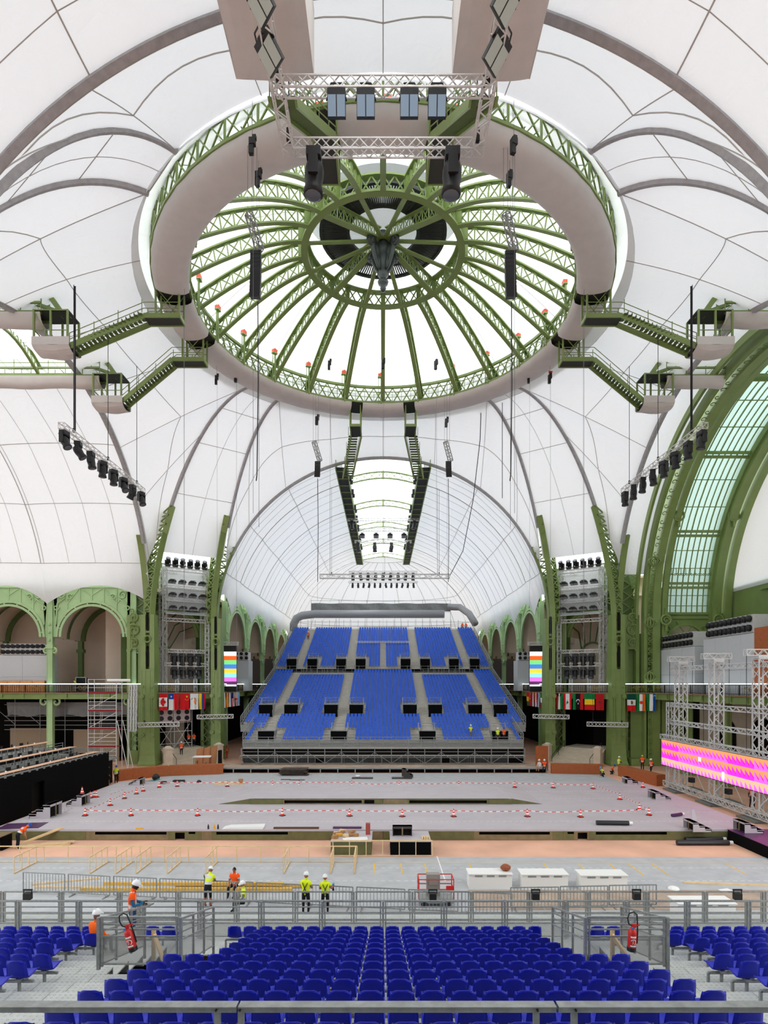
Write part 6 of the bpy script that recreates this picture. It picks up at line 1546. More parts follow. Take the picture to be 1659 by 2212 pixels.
for sx, w in ((-1, 'golf cart side'), (1, 'upright brown board side')):
    aircabin('air_handler', (sx*23.6-1.6, 96.6, 9.2), (1, 0, 0), (0, 1, 0), 3.2, 5.0, 3.0, 'narrow grey air handling box on the balcony past the rainbow screen, '+w, 2, 4, uz=1.4)
    sr = thing('rainbow_screen', (sx*22.35, 86.0, 9.2), label='upright LED screen of coloured stripes on the balcony, '+w, cat='screen')
    obj('screen_frame', MB().box2((sx*22.35-1.05, 86.02, 9.2), (sx*22.35+1.05, 86.2, 15.9)), BLACK, sr, world=True); obj('top_truss', MB().truss((sx*22.35-1.2, 86.1, 16.2), (sx*22.35+1.2, 86.1, 16.2), .45, .04, .4), ALU, sr, world=True)
    zz = 10.0
    for i, c in enumerate(((255, 255, 255), (90, 40, 90), (240, 120, 225), (150, 240, 230), (255, 214, 60), (70, 130, 225), (120, 225, 130), (240, 96, 30), (255, 255, 255))):
        h = .25 if i == 0 else .62
        if i == 1: h = .45
        nm = 'screen_%d_%d_%d' % c; m_ = MT.get(nm) or mat(nm, c, .5, emit=.75); obj('colour_stripe', MB().box2((sx*22.35-1.0, 85.99, zz), (sx*22.35+1.0, 86.02, zz+h)), m_, sr, world=True); zz += h
# ================================================================== RIGHT: LED WALL
lw = thing('led_wall', (27.5, 47, 2.4), label='long pink and orange LED screen wall hung on aluminium towers', cat='screen')
MG = mat('led_magenta', (255, 84, 226), .5, emit=1.2); MG2 = mat('led_deep_magenta', (232, 36, 196), .5, emit=1.5); OR = mat('led_orange', (255, 158, 96), .5, emit=.55); CR_ = mat('led_cream', (255, 206, 160), .5, emit=.4); DMG = mat('led_dark_magenta', (200, 12, 136), .5, emit=1.0)
WT = mat('led_white', (255, 255, 255), .5, emit=1.0)
obj('cabinet_back', MB().box2((27.52, 32, 2.35), (27.75, 58.4, 4.92)), BLACK, lw, world=True)
cw = .56
for j in range(47):
    y1 = 58.35-cw*j; y0 = y1-cw; mb = MB(); x = 27.5
    rows_ = [(4.86, 4.0), (4.0, 3.1), (3.1, 2.42)]
    dk_ = j < 6 or 20 <= j < 26
    for r_, (za, zb) in enumerate(rows_):
        H = za-zb; oc = 2 if r_ < 2 else 3
        mb.add([(x, y1, zb), (x, y0, zb), (x, y0, za), (x, y1, za)], [(0, 1, 2, 3)], 1 if dk_ and r_ < 2 else 0)
        f = .42 if r_ < 2 else .7
        mb.add([(x-.004, y1, za), (x-.004, y0, za), (x-.004, y0, za-H*f*1.6), (x-.004, y1, za-H*f*.4)], [(0, 1, 2, 3)], oc)
        if r_ < 2: mb.add([(x-.003, y1, za-H*f*.4), (x-.003, y0, za-H*f*1.6), (x-.003, y0, za-H*f*2.1), (x-.003, y0+.15, za-H*f*1.7)], [(0, 1, 2, 3)], 4)
    obj('led_tile', mb, [MG, MG2, OR, CR_, DMG], lw, world=True)
obj('white_tile', MB().box2((27.48, 51.1, 3.6), (27.49, 51.5, 3.95)).box2((27.48, 47.6, 2.55), (27.49, 47.9, 3.2)).box2((27.48, 38.6, 2.5), (27.49, 39, 2.9)), WT, lw, world=True)
sup = thing('led_support', (28.5, 47, 0), label='aluminium truss towers and beams carrying the pink LED wall', cat='truss')
for y in (56.7, 50.7, 44.7, 38.7):
    obj('tower', MB().truss((28.6, y, .3), (28.6, y, 12.2), .8, .045, .8), ALU, sup, world=True)
    obj('tower_head', MB().truss((28.6, y-.1, 12.75), (28.6, y-.1, 12.76), .3, .03).truss((27.4, y, 12.7), (29.8, y, 12.7), .45, .035, .4).box((28.6, y, 12.35), (.9, .9, .2)), ALU, sup, world=True)
    obj('head_wire', MB().bar((27.5, y, 12.6), (27.5, y, 5.2), .03).bar((29.7, y, 12.6), (29.7, y, 5), .03), CABLE, sup, world=True)
    obj('ballast', MB().box2((27.4, y-1.2, 0), (30.4, y+1.2, .16)).box2((27.8, y-.9, .16), (30.2, y+.9, .34)), mat('ballast_grey', (120, 122, 116), .8, noise=.2) if 'ballast_grey' not in MT else MT['ballast_grey'], sup, world=True)
    obj('back_stay', MB().bar((28.9, y, 4.4), (30.3, y-.9, .3), .06).bar((28.9, y, 4.4), (30.3, y+.9, .3), .06), ALU, sup, world=True); obj('winch', MB().box((29.3, y-.6, 1.2), (.4, .5, .45)), BLACK, sup, world=True)
for z, x, w in ((11.8, 28.6, .35), (8.3, 28.3, .35), (6.6, 28.3, .35), (5.15, 27.7, .4), (.55, 28.0, .45)):
    obj('beam', MB().truss((x, 33, z), (x, 58.6, z), w, .035, .5), ALU, sup, world=True)
obj('end_post', MB().truss((28.1, 57.8, .3), (28.1, 57.8, 8.5), .5, .035, .6), ALU, sup, world=True)
# ================================================================== BROWN WALLS, CORNER STEPS
def polywall(name, pts, h, th, label, m=OCHRE):
    t = thing(name, (pts[0][0], pts[0][1], 0), label=label, cat='wall')
    for a, b in zip(pts[:-1], pts[1:]):
        a = Vector((*a, 0)); b = Vector((*b, 0)); d = (b-a).normalized(); nn = Vector((-d.y, d.x, 0))*th
        obj('wall_panel', MB().prism([a, b, b+nn, a+nn], (0, 0, h-.06)), m, t, world=True); obj('cap_board', MB().prism([a+EZ*(h-.06), b+EZ*(h-.06), b+nn+EZ*(h-.06), a+nn+EZ*(h-.06)], (0, 0, .06)), m, t, world=True)
polywall('brown_wall', [(-28.0, 62.6), (-27.0, 64.0), (-24.0, 66.2), (-18.3, 67.6)], 1.15, .8, 'low rust-brown curved board wall in front of the golf cart')
polywall('brown_wall', [(19.4, 68.0), (25.0, 67.2)], 1.15, .8, 'low rust-brown straight board wall before the stone steps')
polywall('brown_wall', [(26.4, 66.4), (26.6, 64.6), (27.6, 59.6)], 1.15, 1.0, 'low rust-brown angled board wall leading to the pink LED wall')
tag(obj('upright_board', MB().box((18.9, 70.3, 1.5), (1.5, .12, 2.9), .1), OCHRE, loc=(18.9, 70.3, .05)), 'upright rust-brown board standing beside the grandstand end', 'board')
lb = thing('leaning_board', (-21, 71, 0), label='curved plywood boards leaning behind the golf cart', cat='board')
for i in range(3): obj('board', MB().prism([(-22.6+i*.8, 71.0+.1*i, .05), (-21.8+i*.8, 71.0+.1*i, .05), (-21.75+i*.8, 71.6+.1*i, 2.7+.1*i), (-22.6+i*.8, 71.6+.1*i, 2.4+.1*i)], (0, .08, 0)), mat('plywood_face', (168, 112, 70), .75, noise=.15, scale=2) if 'plywood_face' not in MT else MT['plywood_face'], lb, world=True)
obj('dark_board', MB().box2((-19.9, 71.2, .0), (-19.6, 71.9, 2.3)), DARK, lb, world=True)
for sx, w in ((-1, 'behind the golf cart'), (1, 'behind the straight brown wall')):
    a = Vector((sx*28.6, YC+RV, 0)); b = Vector((sx*23.2, YC+27, 0)); d = (b-a).normalized(); n = Vector((sx*abs(d.y), abs(d.x), 0)); mid = (a+b)/2
    t = thing('stone_steps', (mid.x, mid.y, 0), label='wide stone steps with piers and handrails '+w, cat='steps')
    for i in range(11):
        c = mid+n*(-3.2+.42*i); h = .165*(i+1); pts = [tuple(c+d*s_*2.9+n*k+EZ*z) for z in (0, h) for s_, k in ((-1, 0), (1, 0), (1, .43 if i < 10 else 5), (-1, .43 if i < 10 else 5))]; obj('step', MBX(pts), STONE, t, world=True)
    for s_ in (-1, 1):
        c = mid+n*-2.6+d*s_*3.35; mb = MB(); rz = math.atan2(d.y, d.x); mb.box((c.x, c.y, .2), (1.1, 1.1, .4), rz); mb.box((c.x, c.y, 1.2), (.85, .85, 2.0), rz); mb.box((c.x, c.y, 2.3), (1.0, 1.0, .22), rz); mb.ball((c.x, c.y, 2.4), .45, 8, sz=.5, half=True); obj('stone_pier', mb, STONE, t, world=True)
        c0 = mid+n*-3.1+d*s_*2.5; c1 = mid+n*.9+d*s_*2.5; obj('handrail', MB().tube([c0+EZ*.1, c0+EZ*1.0, c1+EZ*2.7, c1+EZ*1.8], .035, 6).tube([c0.lerp(c1, .5)+EZ*.9, c0.lerp(c1, .5)+EZ*1.85], .03, 6), IRONBLK, t, world=True)
    if sx < 0:
        u = thing('nozzle_panel', tuple(mid+n*2.6+EZ*6.0), label='pinkish white panel with eight round black openings under the Chilean flag', cat='air handler'); ML = mid+n*2.4
        pts = [tuple(ML+d*s_*1+n*k+EZ*z) for z in (5.3, 7.0) for s_, k in ((-3.0, 0), (1.6, 0), (1.6, .5), (-3.0, .5))]; obj('panel', MBX(pts), mat('pinkish_white', (226, 206, 206), .6), u, world=True)
        for r_ in range(2):
            for c in range(4): p = ML+d*(-2.4+1.15*c)-n*.01+EZ*(5.75+.8*r_); obj('opening', MB().tube([p, p-n*.08], .32, 12), NOZ, u, world=True)
        s2 = thing('small_scaffold', tuple(mid+n*2.2), label='aluminium scaffold frame carrying the panel of black openings', cat='scaffold'); mb = MB()
        for q in (-2.9, -.8, 1.6):
            for k in (2.0, 3.4): mb.tube([mid+d*q+n*k+EZ*1.8, mid+d*q+n*k+EZ*7.0], .045, 5)
        for z in (2.4, 4.0, 5.2): mb.tube([mid+d*-2.9+n*2+EZ*z, mid+d*1.6+n*2+EZ*z], .04, 5)
        for q in (-2.9, -.8): mb.tube([mid+d*q+n*2+EZ*1.9, mid+d*(q+2.1)+n*2+EZ*5], .035, 5); mb.tube([mid+d*(q+2.1)+n*2+EZ*1.9, mid+d*q+n*2+EZ*5], .035, 5)
        obj('scaffold_tube', mb, ALU, s2, world=True)
    # short truss lengths hung in front of the corner
    for (q0, q1, z) in (((-30.1, 72.6), (-25.6, 74.2), 5.3), ((-24.4, 77.5), (-20.2, 79.5), 6.0)):
        truss_thing((-sx*q0[0] if sx > 0 else q0[0], q0[1], z), (-sx*q1[0] if sx > 0 else q1[0], q1[1], z), .5, 'short white truss on slings %s the corner steps %s' % ('before' if z < 5.5 else 'beyond', w), r=.035, step=.45, hang=(.15, .85), top=9.0)
# golf cart
gc = thing('golf_cart', (-21.3, 68.9, 0), 0.15, label='small golf cart with white roof behind the brown wall', cat='cart')
obj('roof', MB().box((.2, 0, 1.85), (2.0, 1.2, .07)).box((.2, 0, 1.9), (1.8, 1.0, .05)), WHITE, gc)
for x, y in ((-.7, -.5), (-.7, .5), (1.1, -.5), (1.1, .5)): obj('roof_post', MB().bar((x, y, .7), (x+.05, y, 1.85), .04), BLACK, gc)
obj('body', MB().prism([(-1.3, -.55, .35), (1.35, -.55, .35), (1.5, -.55, .6), (1.1, -.55, .95), (.8, -.55, .6), (-.1, -.55, .55), (-.2, -.55, .8), (-1.3, -.55, .8)], (0, 1.1, 0)), mat('cart_grey', (170, 168, 160), .5), gc)
obj('bench', MB().box((-.15, 0, .85), (.5, 1.0, .14)).box((-.42, 0, 1.15), (.12, 1.0, .5)), mat('cart_tan', (176, 120, 66), .6), gc)
obj('steering_wheel', MB().tube([(.65+.15*math.cos(a*PI/6)*.5, -.2+.17*math.sin(a*PI/6), 1.1+.12*math.cos(a*PI/6)) for a in range(13)], .02, 5), BLACK, gc)
for x in (-.9, .95):
    for y in (-.55, .55): obj('wheel', MB().tube([(x, y-.09, .24), (x, y+.09, .24)], .24, 14), BLACK, gc)
# ================================================================== FLAGS
FC = {}
def fcol(c):
    nm = 'flag_%d_%d_%d' % c
    return MT.get(nm) or mat(nm, c, .85, spec=.15)
Rd, Wh, Bl, Gn, Yl, Bk, Og, Nv, Lb = (204, 30, 36), (232, 230, 228), (36, 62, 160), (20, 122, 62), (240, 200, 40), (24, 24, 24), (236, 116, 40), (20, 40, 110), (120, 178, 226)
def star(cu, cv, r, n=5, asp=1.0): return [(cu+(r if k % 2 == 0 else r*.4)*math.sin(PI*k/n)*asp, cv-(r if k % 2 == 0 else r*.4)*math.cos(PI*k/n)) for k in range(2*n)]
def disc(cu, cv, r, asp=1.0): return [(cu+r*math.cos(2*PI*k/18)*asp, cv+r*math.sin(2*PI*k/18)) for k in range(18)]
def crescent(cu, cv, r, asp, a0=0): 
    o_ = [(cu+r*math.cos(a0+t)*asp, cv+r*math.sin(a0+t)) for t in [(-2.3+4.6*k/12)+PI for k in range(13)]]; i_ = [(cu+r*.25*math.cos(a0)*asp+r*.8*math.cos(a0+t)*asp, cv+r*.25*math.sin(a0)+r*.8*math.sin(a0+t)) for t in [(2.1-4.2*k/12)+PI for k in range(13)]]; return o_+i_
MAPLE = [(0, -.5), (.1, -.3), (.22, -.36), (.18, -.05), (.33, -.18), (.37, -.1), (.52, -.12), (.45, .06), (.5, .12), (.24, .3), (.26, .4), (.03, .36), (.03, .55), (-.03, .55), (-.03, .36), (-.26, .4), (-.24, .3), (-.5, .12), (-.45, .06), (-.52, -.12), (-.37, -.1), (-.33, -.18), (-.18, -.05), (-.22, -.36), (-.1, -.3)]
def flag(p, e, w, h, rects, emb, label, n):
    """cloth hung from its upper edge; rects (u0, u1, v0, v1, colour), emb [(polygon, colour)] in 0..1 across and down"""
    p = Vector(p); e = Vector(e).normalized(); n = Vector(n); ph = random.uniform(0, 6)
    def W(u, v, k=0): return p+e*(w*u)-EZ*(h*v)+n*(-k-.07*math.sin(9*u+2.2*v+ph)*(.3+v)+.03*math.sin(17*u+ph))
    cols = []; mb = MB()
    for (u0, u1, v0, v1, c) in rects:
        if c not in cols: cols.append(c)
        mb.grid(lambda a, b: W(lerp(u0, u1, a), lerp(v0, v1, b)), 4, 6, cols.index(c))
    o = obj('flag', mb, [fcol(c) for c in cols], loc=tuple(p)); tag(o, label, 'flag')
    for poly, c in emb:
        m2 = MB(); cu = sum(q[0] for q in poly)/len(poly); cv = sum(q[1] for q in poly)/len(poly); k = len(poly)
        m2.add([tuple(W(a, b, .025)) for a, b in poly], [tuple(range(k))]); obj('emblem', m2, fcol(c), o, world=True)
    return o
def vb(*c): return [(i/len(c), (i+1)/len(c), 0, 1, x) for i, x in enumerate(c)]
def hb_(*c): return [(0, 1, i/len(c), (i+1)/len(c), x) for i, x in enumerate(c)]
def flagline(a, b, n, items, h=2.1, z=9.05):
    a = Vector(a); b = Vector(b); e = (b-a).normalized(); L = (b-a).length
    for (f0, f1, rects, emb, label) in items: flag(a+e*(L*f0)-n*.42+EZ*z, e, L*(f1-f0), h, rects, emb, label, n)
A0, B0 = Vector((-28.85, YC+RV+.3, 0)), Vector((-24.1, YC+26.6, 0)); d = (B0-A0).normalized(); nL = Vector((-d.y, d.x, 0))
flagline(A0, B0, nL, [(.0, .17, [(0, 1, 0, .22, Rd), (0, 1, .22, .78, Wh), (0, 1, .78, 1, Rd)], [([(.5-y_*.8, .5+x_*.52) for x_, y_ in MAPLE], Rd)], 'red and white flag with a red maple leaf'),
    (.2, .41, [(0, .5, 0, .33, Bl), (0, .5, .33, 1, Wh), (.5, 1, 0, 1, Rd)], [(star(.25, .17, .08, asp=1.6), Wh)], 'flag of white and red with a white star on a blue corner'),
    (.44, .64, [(0, 1, 0, 1, Rd)], [(star(.72, .18, .1, asp=1.6), Yl), (star(.55, .35, .03, asp=1.6), Yl), (star(.66, .40, .03, asp=1.6), Yl), (star(.8, .4, .03, asp=1.6), Yl), (star(.9, .36, .03, asp=1.6), Yl)], 'red flag with one large and four small yellow stars'),
    (.66, .84, [(0, 1, 0, 1, Wh)], [([(.5, .28), (.62, .38), (.66, .52), (.74, .72), (.52, .62), (.4, .48), (.44, .36)], Og), (crescent(.42, .5, .26, 1.4, PI*.9)[:8]+crescent(.44, .5, .22, 1.4, PI*.9)[:8][::-1], Gn)], 'white flag with an orange island shape'),
    (.85, 1.0, [(0, .5, 0, 1, Yl), (.5, .75, 0, 1, Bl), (.75, 1, 0, 1, Rd)], [], 'flag of upright yellow, blue and red stripes')])
A1, B1 = Vector((23.2, YC+26.9, 0)), Vector((28.5, YC+RV+.45, 0)); d = (B1-A1).normalized(); nR = Vector((-d.y, d.x, 0))
flagline(A1, B1, nR, [(.06, .19, [(0, .3, 0, .6, Rd), (.3, .6, 0, 1, Wh), (.6, 1, 0, 1, Gn), (0, .3, .6, 1, Rd)], [([(0, 0), (1, 0), (.6, .2), (.3, .2)], Bk)], 'narrow red, white and green flag with a black top wedge'),
    (.21, .37, vb(Rd, Wh, Wh, Rd), [([(.5, .38), (.58, .5), (.68, .56), (.58, .6), (.72, .68), (.28, .68), (.42, .6), (.32, .56), (.42, .5)], Gn)], 'red and white flag with a green cedar tree'),
    (.40, .60, [(0, .26, 0, 1, Gn), (.26, .74, 0, 1, Bk), (.74, 1, 0, 1, Rd)], [(crescent(.5, .46, .12, 1.5, PI*.5), Wh), (star(.5, .62, .06, asp=1.5), Wh)], 'green, black and red flag with white crescent and star'),
    (.63, .82, hb_(Gn, Yl, Rd), [], 'flag of level green, yellow and red bands'),
    (.84, 1.0, [(0, 1, 0, 1, (176, 30, 34))], [(star(.5, .5, .11, asp=1.6), (40, 70, 30))], 'plain red flag with a small green star')])
A2, B2 = Vector((30.65, 74.62, 0)), Vector((34.2, 74.45, 0))
flagline(A2, B2, Vector((0, 1, 0)), [(0, .3, hb_((16, 76, 58), Wh, Rd), [(disc(.5, .5, .11, 1.5), (110, 84, 50))], 'flag of dark green, white and red bands with a small brown emblem'),
    (.33, .64, vb(Gn, Wh, Og), [(disc(.5, .5, .1, 1.6), (228, 60, 34))], 'flag of green, white and orange stripes with a red disc'),
    (.67, 1.0, [(0, .33, 0, 1, Gn), (.33, .68, 0, 1, Wh), (.68, 1, 0, 1, (30, 96, 190))], [(crescent(.84, .14, .08, 1.5, PI*.5), Wh)], 'flag of green, white and blue stripes with a small crescent')])
def navefl(sx, items):
    for i, (rects, emb, label) in enumerate(items):
        y0 = 81.9+i*1.62; flag((sx*22.62, y0 if sx < 0 else y0+1.5, 9.05), (0, 1 if sx < 0 else -1, 0), 1.5, 2.1, rects, emb, label, Vector((sx, 0, 0)))
navefl(-1, [(hb_(Og, Wh, Gn), [], 'flag of level orange, white and green bands'), (vb(Rd, Wh, Nv), [], 'flag of upright red, white and navy stripes by the golf cart'), (vb(Rd, Yl, Yl, Rd), [], 'flag of red and broad yellow stripes'), (vb(Wh, Bl), [], 'half white half blue flag'), (vb(Rd, Wh, Rd, Wh, Rd, Wh, Rd), [([(0, 0), (.42, 0), (.42, .4), (0, .4)], Nv)], 'flag of many red and white stripes with a navy corner'), ([(0, 1, 0, 1, Wh)], [([(.4, 0), (.6, 0), (.6, 1), (.4, 1)], Rd), ([(0, .42), (1, .42), (1, .58), (0, .58)], Rd)], 'white flag with a red cross'), (vb(Lb, Wh, Lb), [], 'flag of pale blue and white stripes')])
navefl(1, [([(0, 1, 0, 1, Wh)], [(disc(.5, .5, .22, 1.4), Rd)], 'white flag with a red disc'), (hb_(Gn, Wh, Rd), [], 'flag of level green, white and red bands by the brown board'), ([(0, 1, 0, 1, Wh)], [([(.12, 0), (.3, 0), (.3, 1), (.12, 1)], Bl), ([(.7, 0), (.88, 0), (.88, 1), (.7, 1)], Bl)], 'white flag with two blue stripes'), (vb(Gn, Wh, Rd), [], 'flag of upright green, white and red stripes'), (vb(Rd, Wh, Rd), [], 'flag of upright red, white and red stripes'), ([(0, 1, 0, 1, Rd)], [(star(.5, .5, .2, asp=1.4), Wh)], 'red flag with a white flower star'), (hb_(Rd, Yl, Gn), [], 'flag of level red, yellow and green bands')])
# ================================================================== LOOSE THINGS ON AND AROUND THE STAGE
def loose(name, mb, m, loc, label, cat, group=None, rz=0, smooth=False):
    o = obj(name, mb, m, smooth=smooth); o.location = loc; o.rotation_euler = (0, 0, rz); return tag(o, label, cat, group)
def roll(u0, v0, u1, v1, z, r, m, label):
    a, b = G(u0, v0, z), G(u1, v1, z); o = thing('vinyl_roll', (a.x, a.y, z+r), label=label, cat='roll'); d_ = b-a
    obj('roll_body', MB().tube([(0, 0, 0), (d_.x, d_.y, 0)], r, 12), m, o); e_ = d_.normalized(); obj('core', MB().tube([tuple(d_), tuple(d_+e_*.25)], r*.7, 10), WHITE, o)
BV = mat('black_vinyl', (22, 20, 24), .35)
roll(1288, 1782, 1358, 1783, .7, .16, BV, 'black vinyl roll with white core lying on the stage front'); roll(1452, 1765, 1472, 1762, .7, .12, PURP, 'short dark purple roll on the pink lit stage'); roll(1462, 1826, 1574, 1826, 0, .17, BV, 'thick dark roll on the floor below the stage edge'); roll(1480, 1818, 1560, 1817, 0, .15, BV, 'second dark roll behind the thick roll on the floor')
q = G(1504, 1815, 0); loose('leaning_board', MB().prism([(-.35, 0, 0), (.4, 0, 0), (.22, .7, 1.9), (.05, .7, 1.9)], (0, .05, 0)), STG, (q.x, q.y-.05, 0), 'pale wedge shaped board leaning on the stage edge', 'board')
q = G(530, 1788, .7); t = thing('sheet_stack', (q.x, q.y, .7), label='loose white sheets stacked on the stage front', cat='sheets')
for i in range(5): obj('sheet', MB().box((.05*i-.1, .04*i, .012+.02*i), (2.7-.1*i, .9, .014), .03*i), WHITE, t)
q = G(640, 1790, .7); loose('brown_plank', MB().box((0, 0, .05), (3.0, .22, .1)), mat('brown_plank_m', (92, 62, 46), .8), (q.x, q.y, .7), 'dark brown plank along the stage front edge', 'plank')
q = G(750, 1790, .7); loose('purple_plank', MB().box((0, 0, .05), (1.9, .3, .1)), PURP, (q.x, q.y+.1, .7), 'purple wrapped plank beside the tool plinth', 'plank')
for u, m_, l in ((450, BLACK, 'tall black bottle on the stage front'), (463, mat('yellow_bottle', (226, 170, 40), .4), 'yellow bottle on the stage front'), (471, BLACK, 'slim black bottle with red cap on the stage front')):
    q = G(u, 1791, .7); loose('bottle', MB().lathe([(.05, 0), (.06, .02), (.06, .2), (.03, .26), (.03, .32)], (0, 0, 0), 8), m_, (q.x, q.y, .7), l, 'bottle')
loose('yellow_level', MB().box((0, 0, .04), (.45, .1, .08)), MT['yellow_bottle'], tuple(G(301, 1791, .7)), 'yellow spirit level near the stage edge', 'tool')
for u, v, w, dp, z, m_, l in ((783, 1681, 2.3, 1.1, .02, MT['charcoal_board'], 'grey board with white bag on the carpet strip'), (868, 1681, 2.2, 1.2, .02, MT['charcoal_board'], 'dark board under the black step unit'), (617, 1684, 1.0, .3, .02, MT['charcoal_board'], 'small dark offcut on the carpet strip'), (642, 1685, 1.6, .3, .02, MT['charcoal_board'], 'long dark offcut on the carpet strip')):
    q = G(u, v, z); loose('floor_board', MB().box((0, 0, .02), (w, dp, .04)), m_, (q.x, q.y, z), l, 'board')
q = G(773, 1679, .06); loose('white_bag', MB().ball((0, 0, .14), .3, 8, sz=.5), WHITE, (q.x, q.y, .04), 'crumpled white bag on a grey board', 'bag')
t = thing('pallet_stack', (-10.2, 67.0, .0), label='stack of dark splintered boards before the grandstand apron', cat='boards')
for i in range(8): obj('board', MB().box((random.uniform(-.3, .3), random.uniform(-.15, .15), .06+.1*i), (3.0-.1*(i % 3), 1.2, .07), random.uniform(-.08, .08)), mat('splintered_board', (84, 72, 64), .9, noise=.3, scale=3) if 'splintered_board' not in MT else MT['splintered_board'], t)
q = G(495, 1693, .7); t = thing('plywood_offcuts', (q.x, q.y, .71), label='plywood sheet strewn with offcuts at the stage back', cat='boards')
obj('sheet', MB().box((0, 0, .02), (2.8, 1.1, .04), .05), PINE, t)
for i in range(5): obj('offcut', MB().box((random.uniform(-1, 1), random.uniform(-.3, .3), .08+.02*i), (.8, .12, .04), random.uniform(-1, 1)), PINE, t)
obj('cardboard_box', MB().box((1.1, .1, .24), (.4, .35, .4), .4), CARD, t)
q = G(310, 1690, .0); loose('teal_hose', MB().tube([(-1.2, 0, .05), (-.4, .3, .06), (.3, .1, .08), (1.1, .35, .1), (1.5, .5, .3)], .06, 6), mat('teal', (60, 130, 134), .6), (q.x, q.y, .02), 'teal hose lying by the brown curved wall', 'hose')
q = G(337, 1685, .0); loose('black_bag', MB().ball((0, 0, .3), .42, 10, sz=.9), BLACK, (q.x, q.y, 0), 'bulging black bag by the brown curved wall', 'bag')
for u, v, l in ((388, 1686, 'flat black flight case behind the stage'), (355, 1689, 'small dark case behind the stage')): q = G(u, v+3, .7); loose('flight_case', MB().box((0, 0, .1), (1.1 if u > 380 else .5, .4, .2)).box((0, 0, .21), (1.0 if u > 380 else .4, .34, .03)), BLACK, (q.x, q.y-.2, .7), l, 'case')
q = G(430, 1690, .7); loose('dark_helmet', MB().ball((0, 0, 0), .24, 10, half=True), BLACK, (q.x, q.y, .705), 'black helmet with red gloves lying behind the stage', 'helmet')
# timber pile, worktable
q = G(92, 1830, 0); t = thing('timber_pile', (q.x, q.y, 0), label='pile of fresh pine battens before the stage corner', cat='timber')
for i in range(10): obj('batten', MB().bar((-1.6+random.uniform(-.2, .2), -.4+.1*(i % 5), .05+.09*(i//5)), (1.4+random.uniform(-.2, .2), .5+.1*(i % 5), .05+.09*(i//5)), .08), PINE, t)
t = thing('leaning_battens', (-22.8, 38.3, 0), label='pine battens leaning on the stage corner', cat='timber')
for i in range(3): obj('batten', MB().bar((-.4-.1*i, -.5, 0.04), (1.6-.1*i, .9, .78), .08), PINE, t)
t = thing('worktable', (-24.8, 36.9, 0), label='cluttered worktable with dark drape beside the bending worker', cat='table')
obj('table_top', MB().box((0, 0, .9), (2.6, 1.3, .05)), PLYB, t); obj('drape', MB().box((0, .1, .44), (2.5, 1.0, .86)), BLACKF, t)
for x in (-1.2, 1.2): obj('leg', MB().bar((x, -.6, 0), (x, -.6, .88), .06), PINE, t)
for i in range(6): loose('paint_pot', MB().lathe([(.07, 0), (.07, .14), (.065, .15)], (0, 0, 0), 10), random.choice([WHITE, MT['teal'], CARD]), (-25.4+.28*i+random.uniform(-.08, .08), 36.6+random.uniform(-.2, .3), .925), 'small pot on the cluttered worktable', 'pot', 'pots on the worktable')
# tools on the plywood plinth and steps on the black one
for i in range(12):
    x, y = random.uniform(-3.0, -1.6), random.uniform(36.1, 37.8); loose('tool_box', MB().box((0, 0, .09), (random.uniform(.15, .45), random.uniform(.15, .35), random.uniform(.1, .22))), random.choice([CARD, BLACK, PINE, MT['yellow_bottle'], CARD]), (x, y, .86), 'small box or tool in the clutter on the olive plinth', 'tool', 'clutter on the olive plinth', random.uniform(0, 3))
loose('paper_roll_pack', MB().box((0, 0, .35), (.28, .28, .7)).box((0, -.15, .45), (.2, .01, .3)), mat('red_white_pack', (160, 70, 62), .6), (-.95, 37.2, .85), 'upright red brown package on the olive plinth', 'package')
t = thing('white_board_sheet', (-1.7, 36.0, .86), label='white sheets laid on the olive plinth', cat='sheets'); obj('sheet', MB().box((0, 0, .01), (1.5, .6, .02), .1), WHITE, t); obj('sheet', MB().box((.1, .1, .03), (1.3, .5, .02), .15), WHITE, t)
steps((1.2, 37.6, .86), PI, 2, 1.2, .45, .3, 'black step boards with striped edges on the black plinth', m=MT['charcoal_board'])
for i in range(4): loose('pine_block', MB().box((0, 0, .06), (.1, .45, .12)), PINE, (2.4+.12*i, 36.2, .86), 'short pine block on the black plinth', 'block', 'pine blocks on the black plinth', .1*i)
for u0, v0, u1, v1, l in ((70, 1912, 215, 1899, 'long pine batten lying on the carpet behind the barriers'), (1476, 1908, 1659, 1914, 'long pine batten lying on the carpet beside the white desks'), (75, 1918, 235, 1919, 'pine batten lying beside the barriers')):
    a, b = G(u0, v0, .02), G(u1, v1, .02); loose('long_batten', MB().bar((0, 0, .05), tuple(b-a+EZ*.03), .09), PINE, tuple(a), l, 'timber')
q = G(1455, 1921, 0); loose('plastic_wrap', MB().ball((0, 0, .0), .3, 8, sz=.5, half=True), WHITE, (q.x, q.y, .01), 'crumpled clear plastic wrap on the floor by the white desks', 'wrap'); q = G(1568, 1925, 0); loose('white_sheet', MB().box((0, 0, .02), (.6, .4, .04), .3), WHITE, (q.x, q.y, .01), 'white sheet on the floor beyond the lower railing', 'sheet')
t = thing('boards_floor', (9, 27.6, 0), label='brown board flooring between the white desks and the near stand', cat='flooring')
for i in range(16): obj('plank', MB().box((-4+i*1.6, .6, .012), (1.55, 2.6, .024)), BOARD, t)
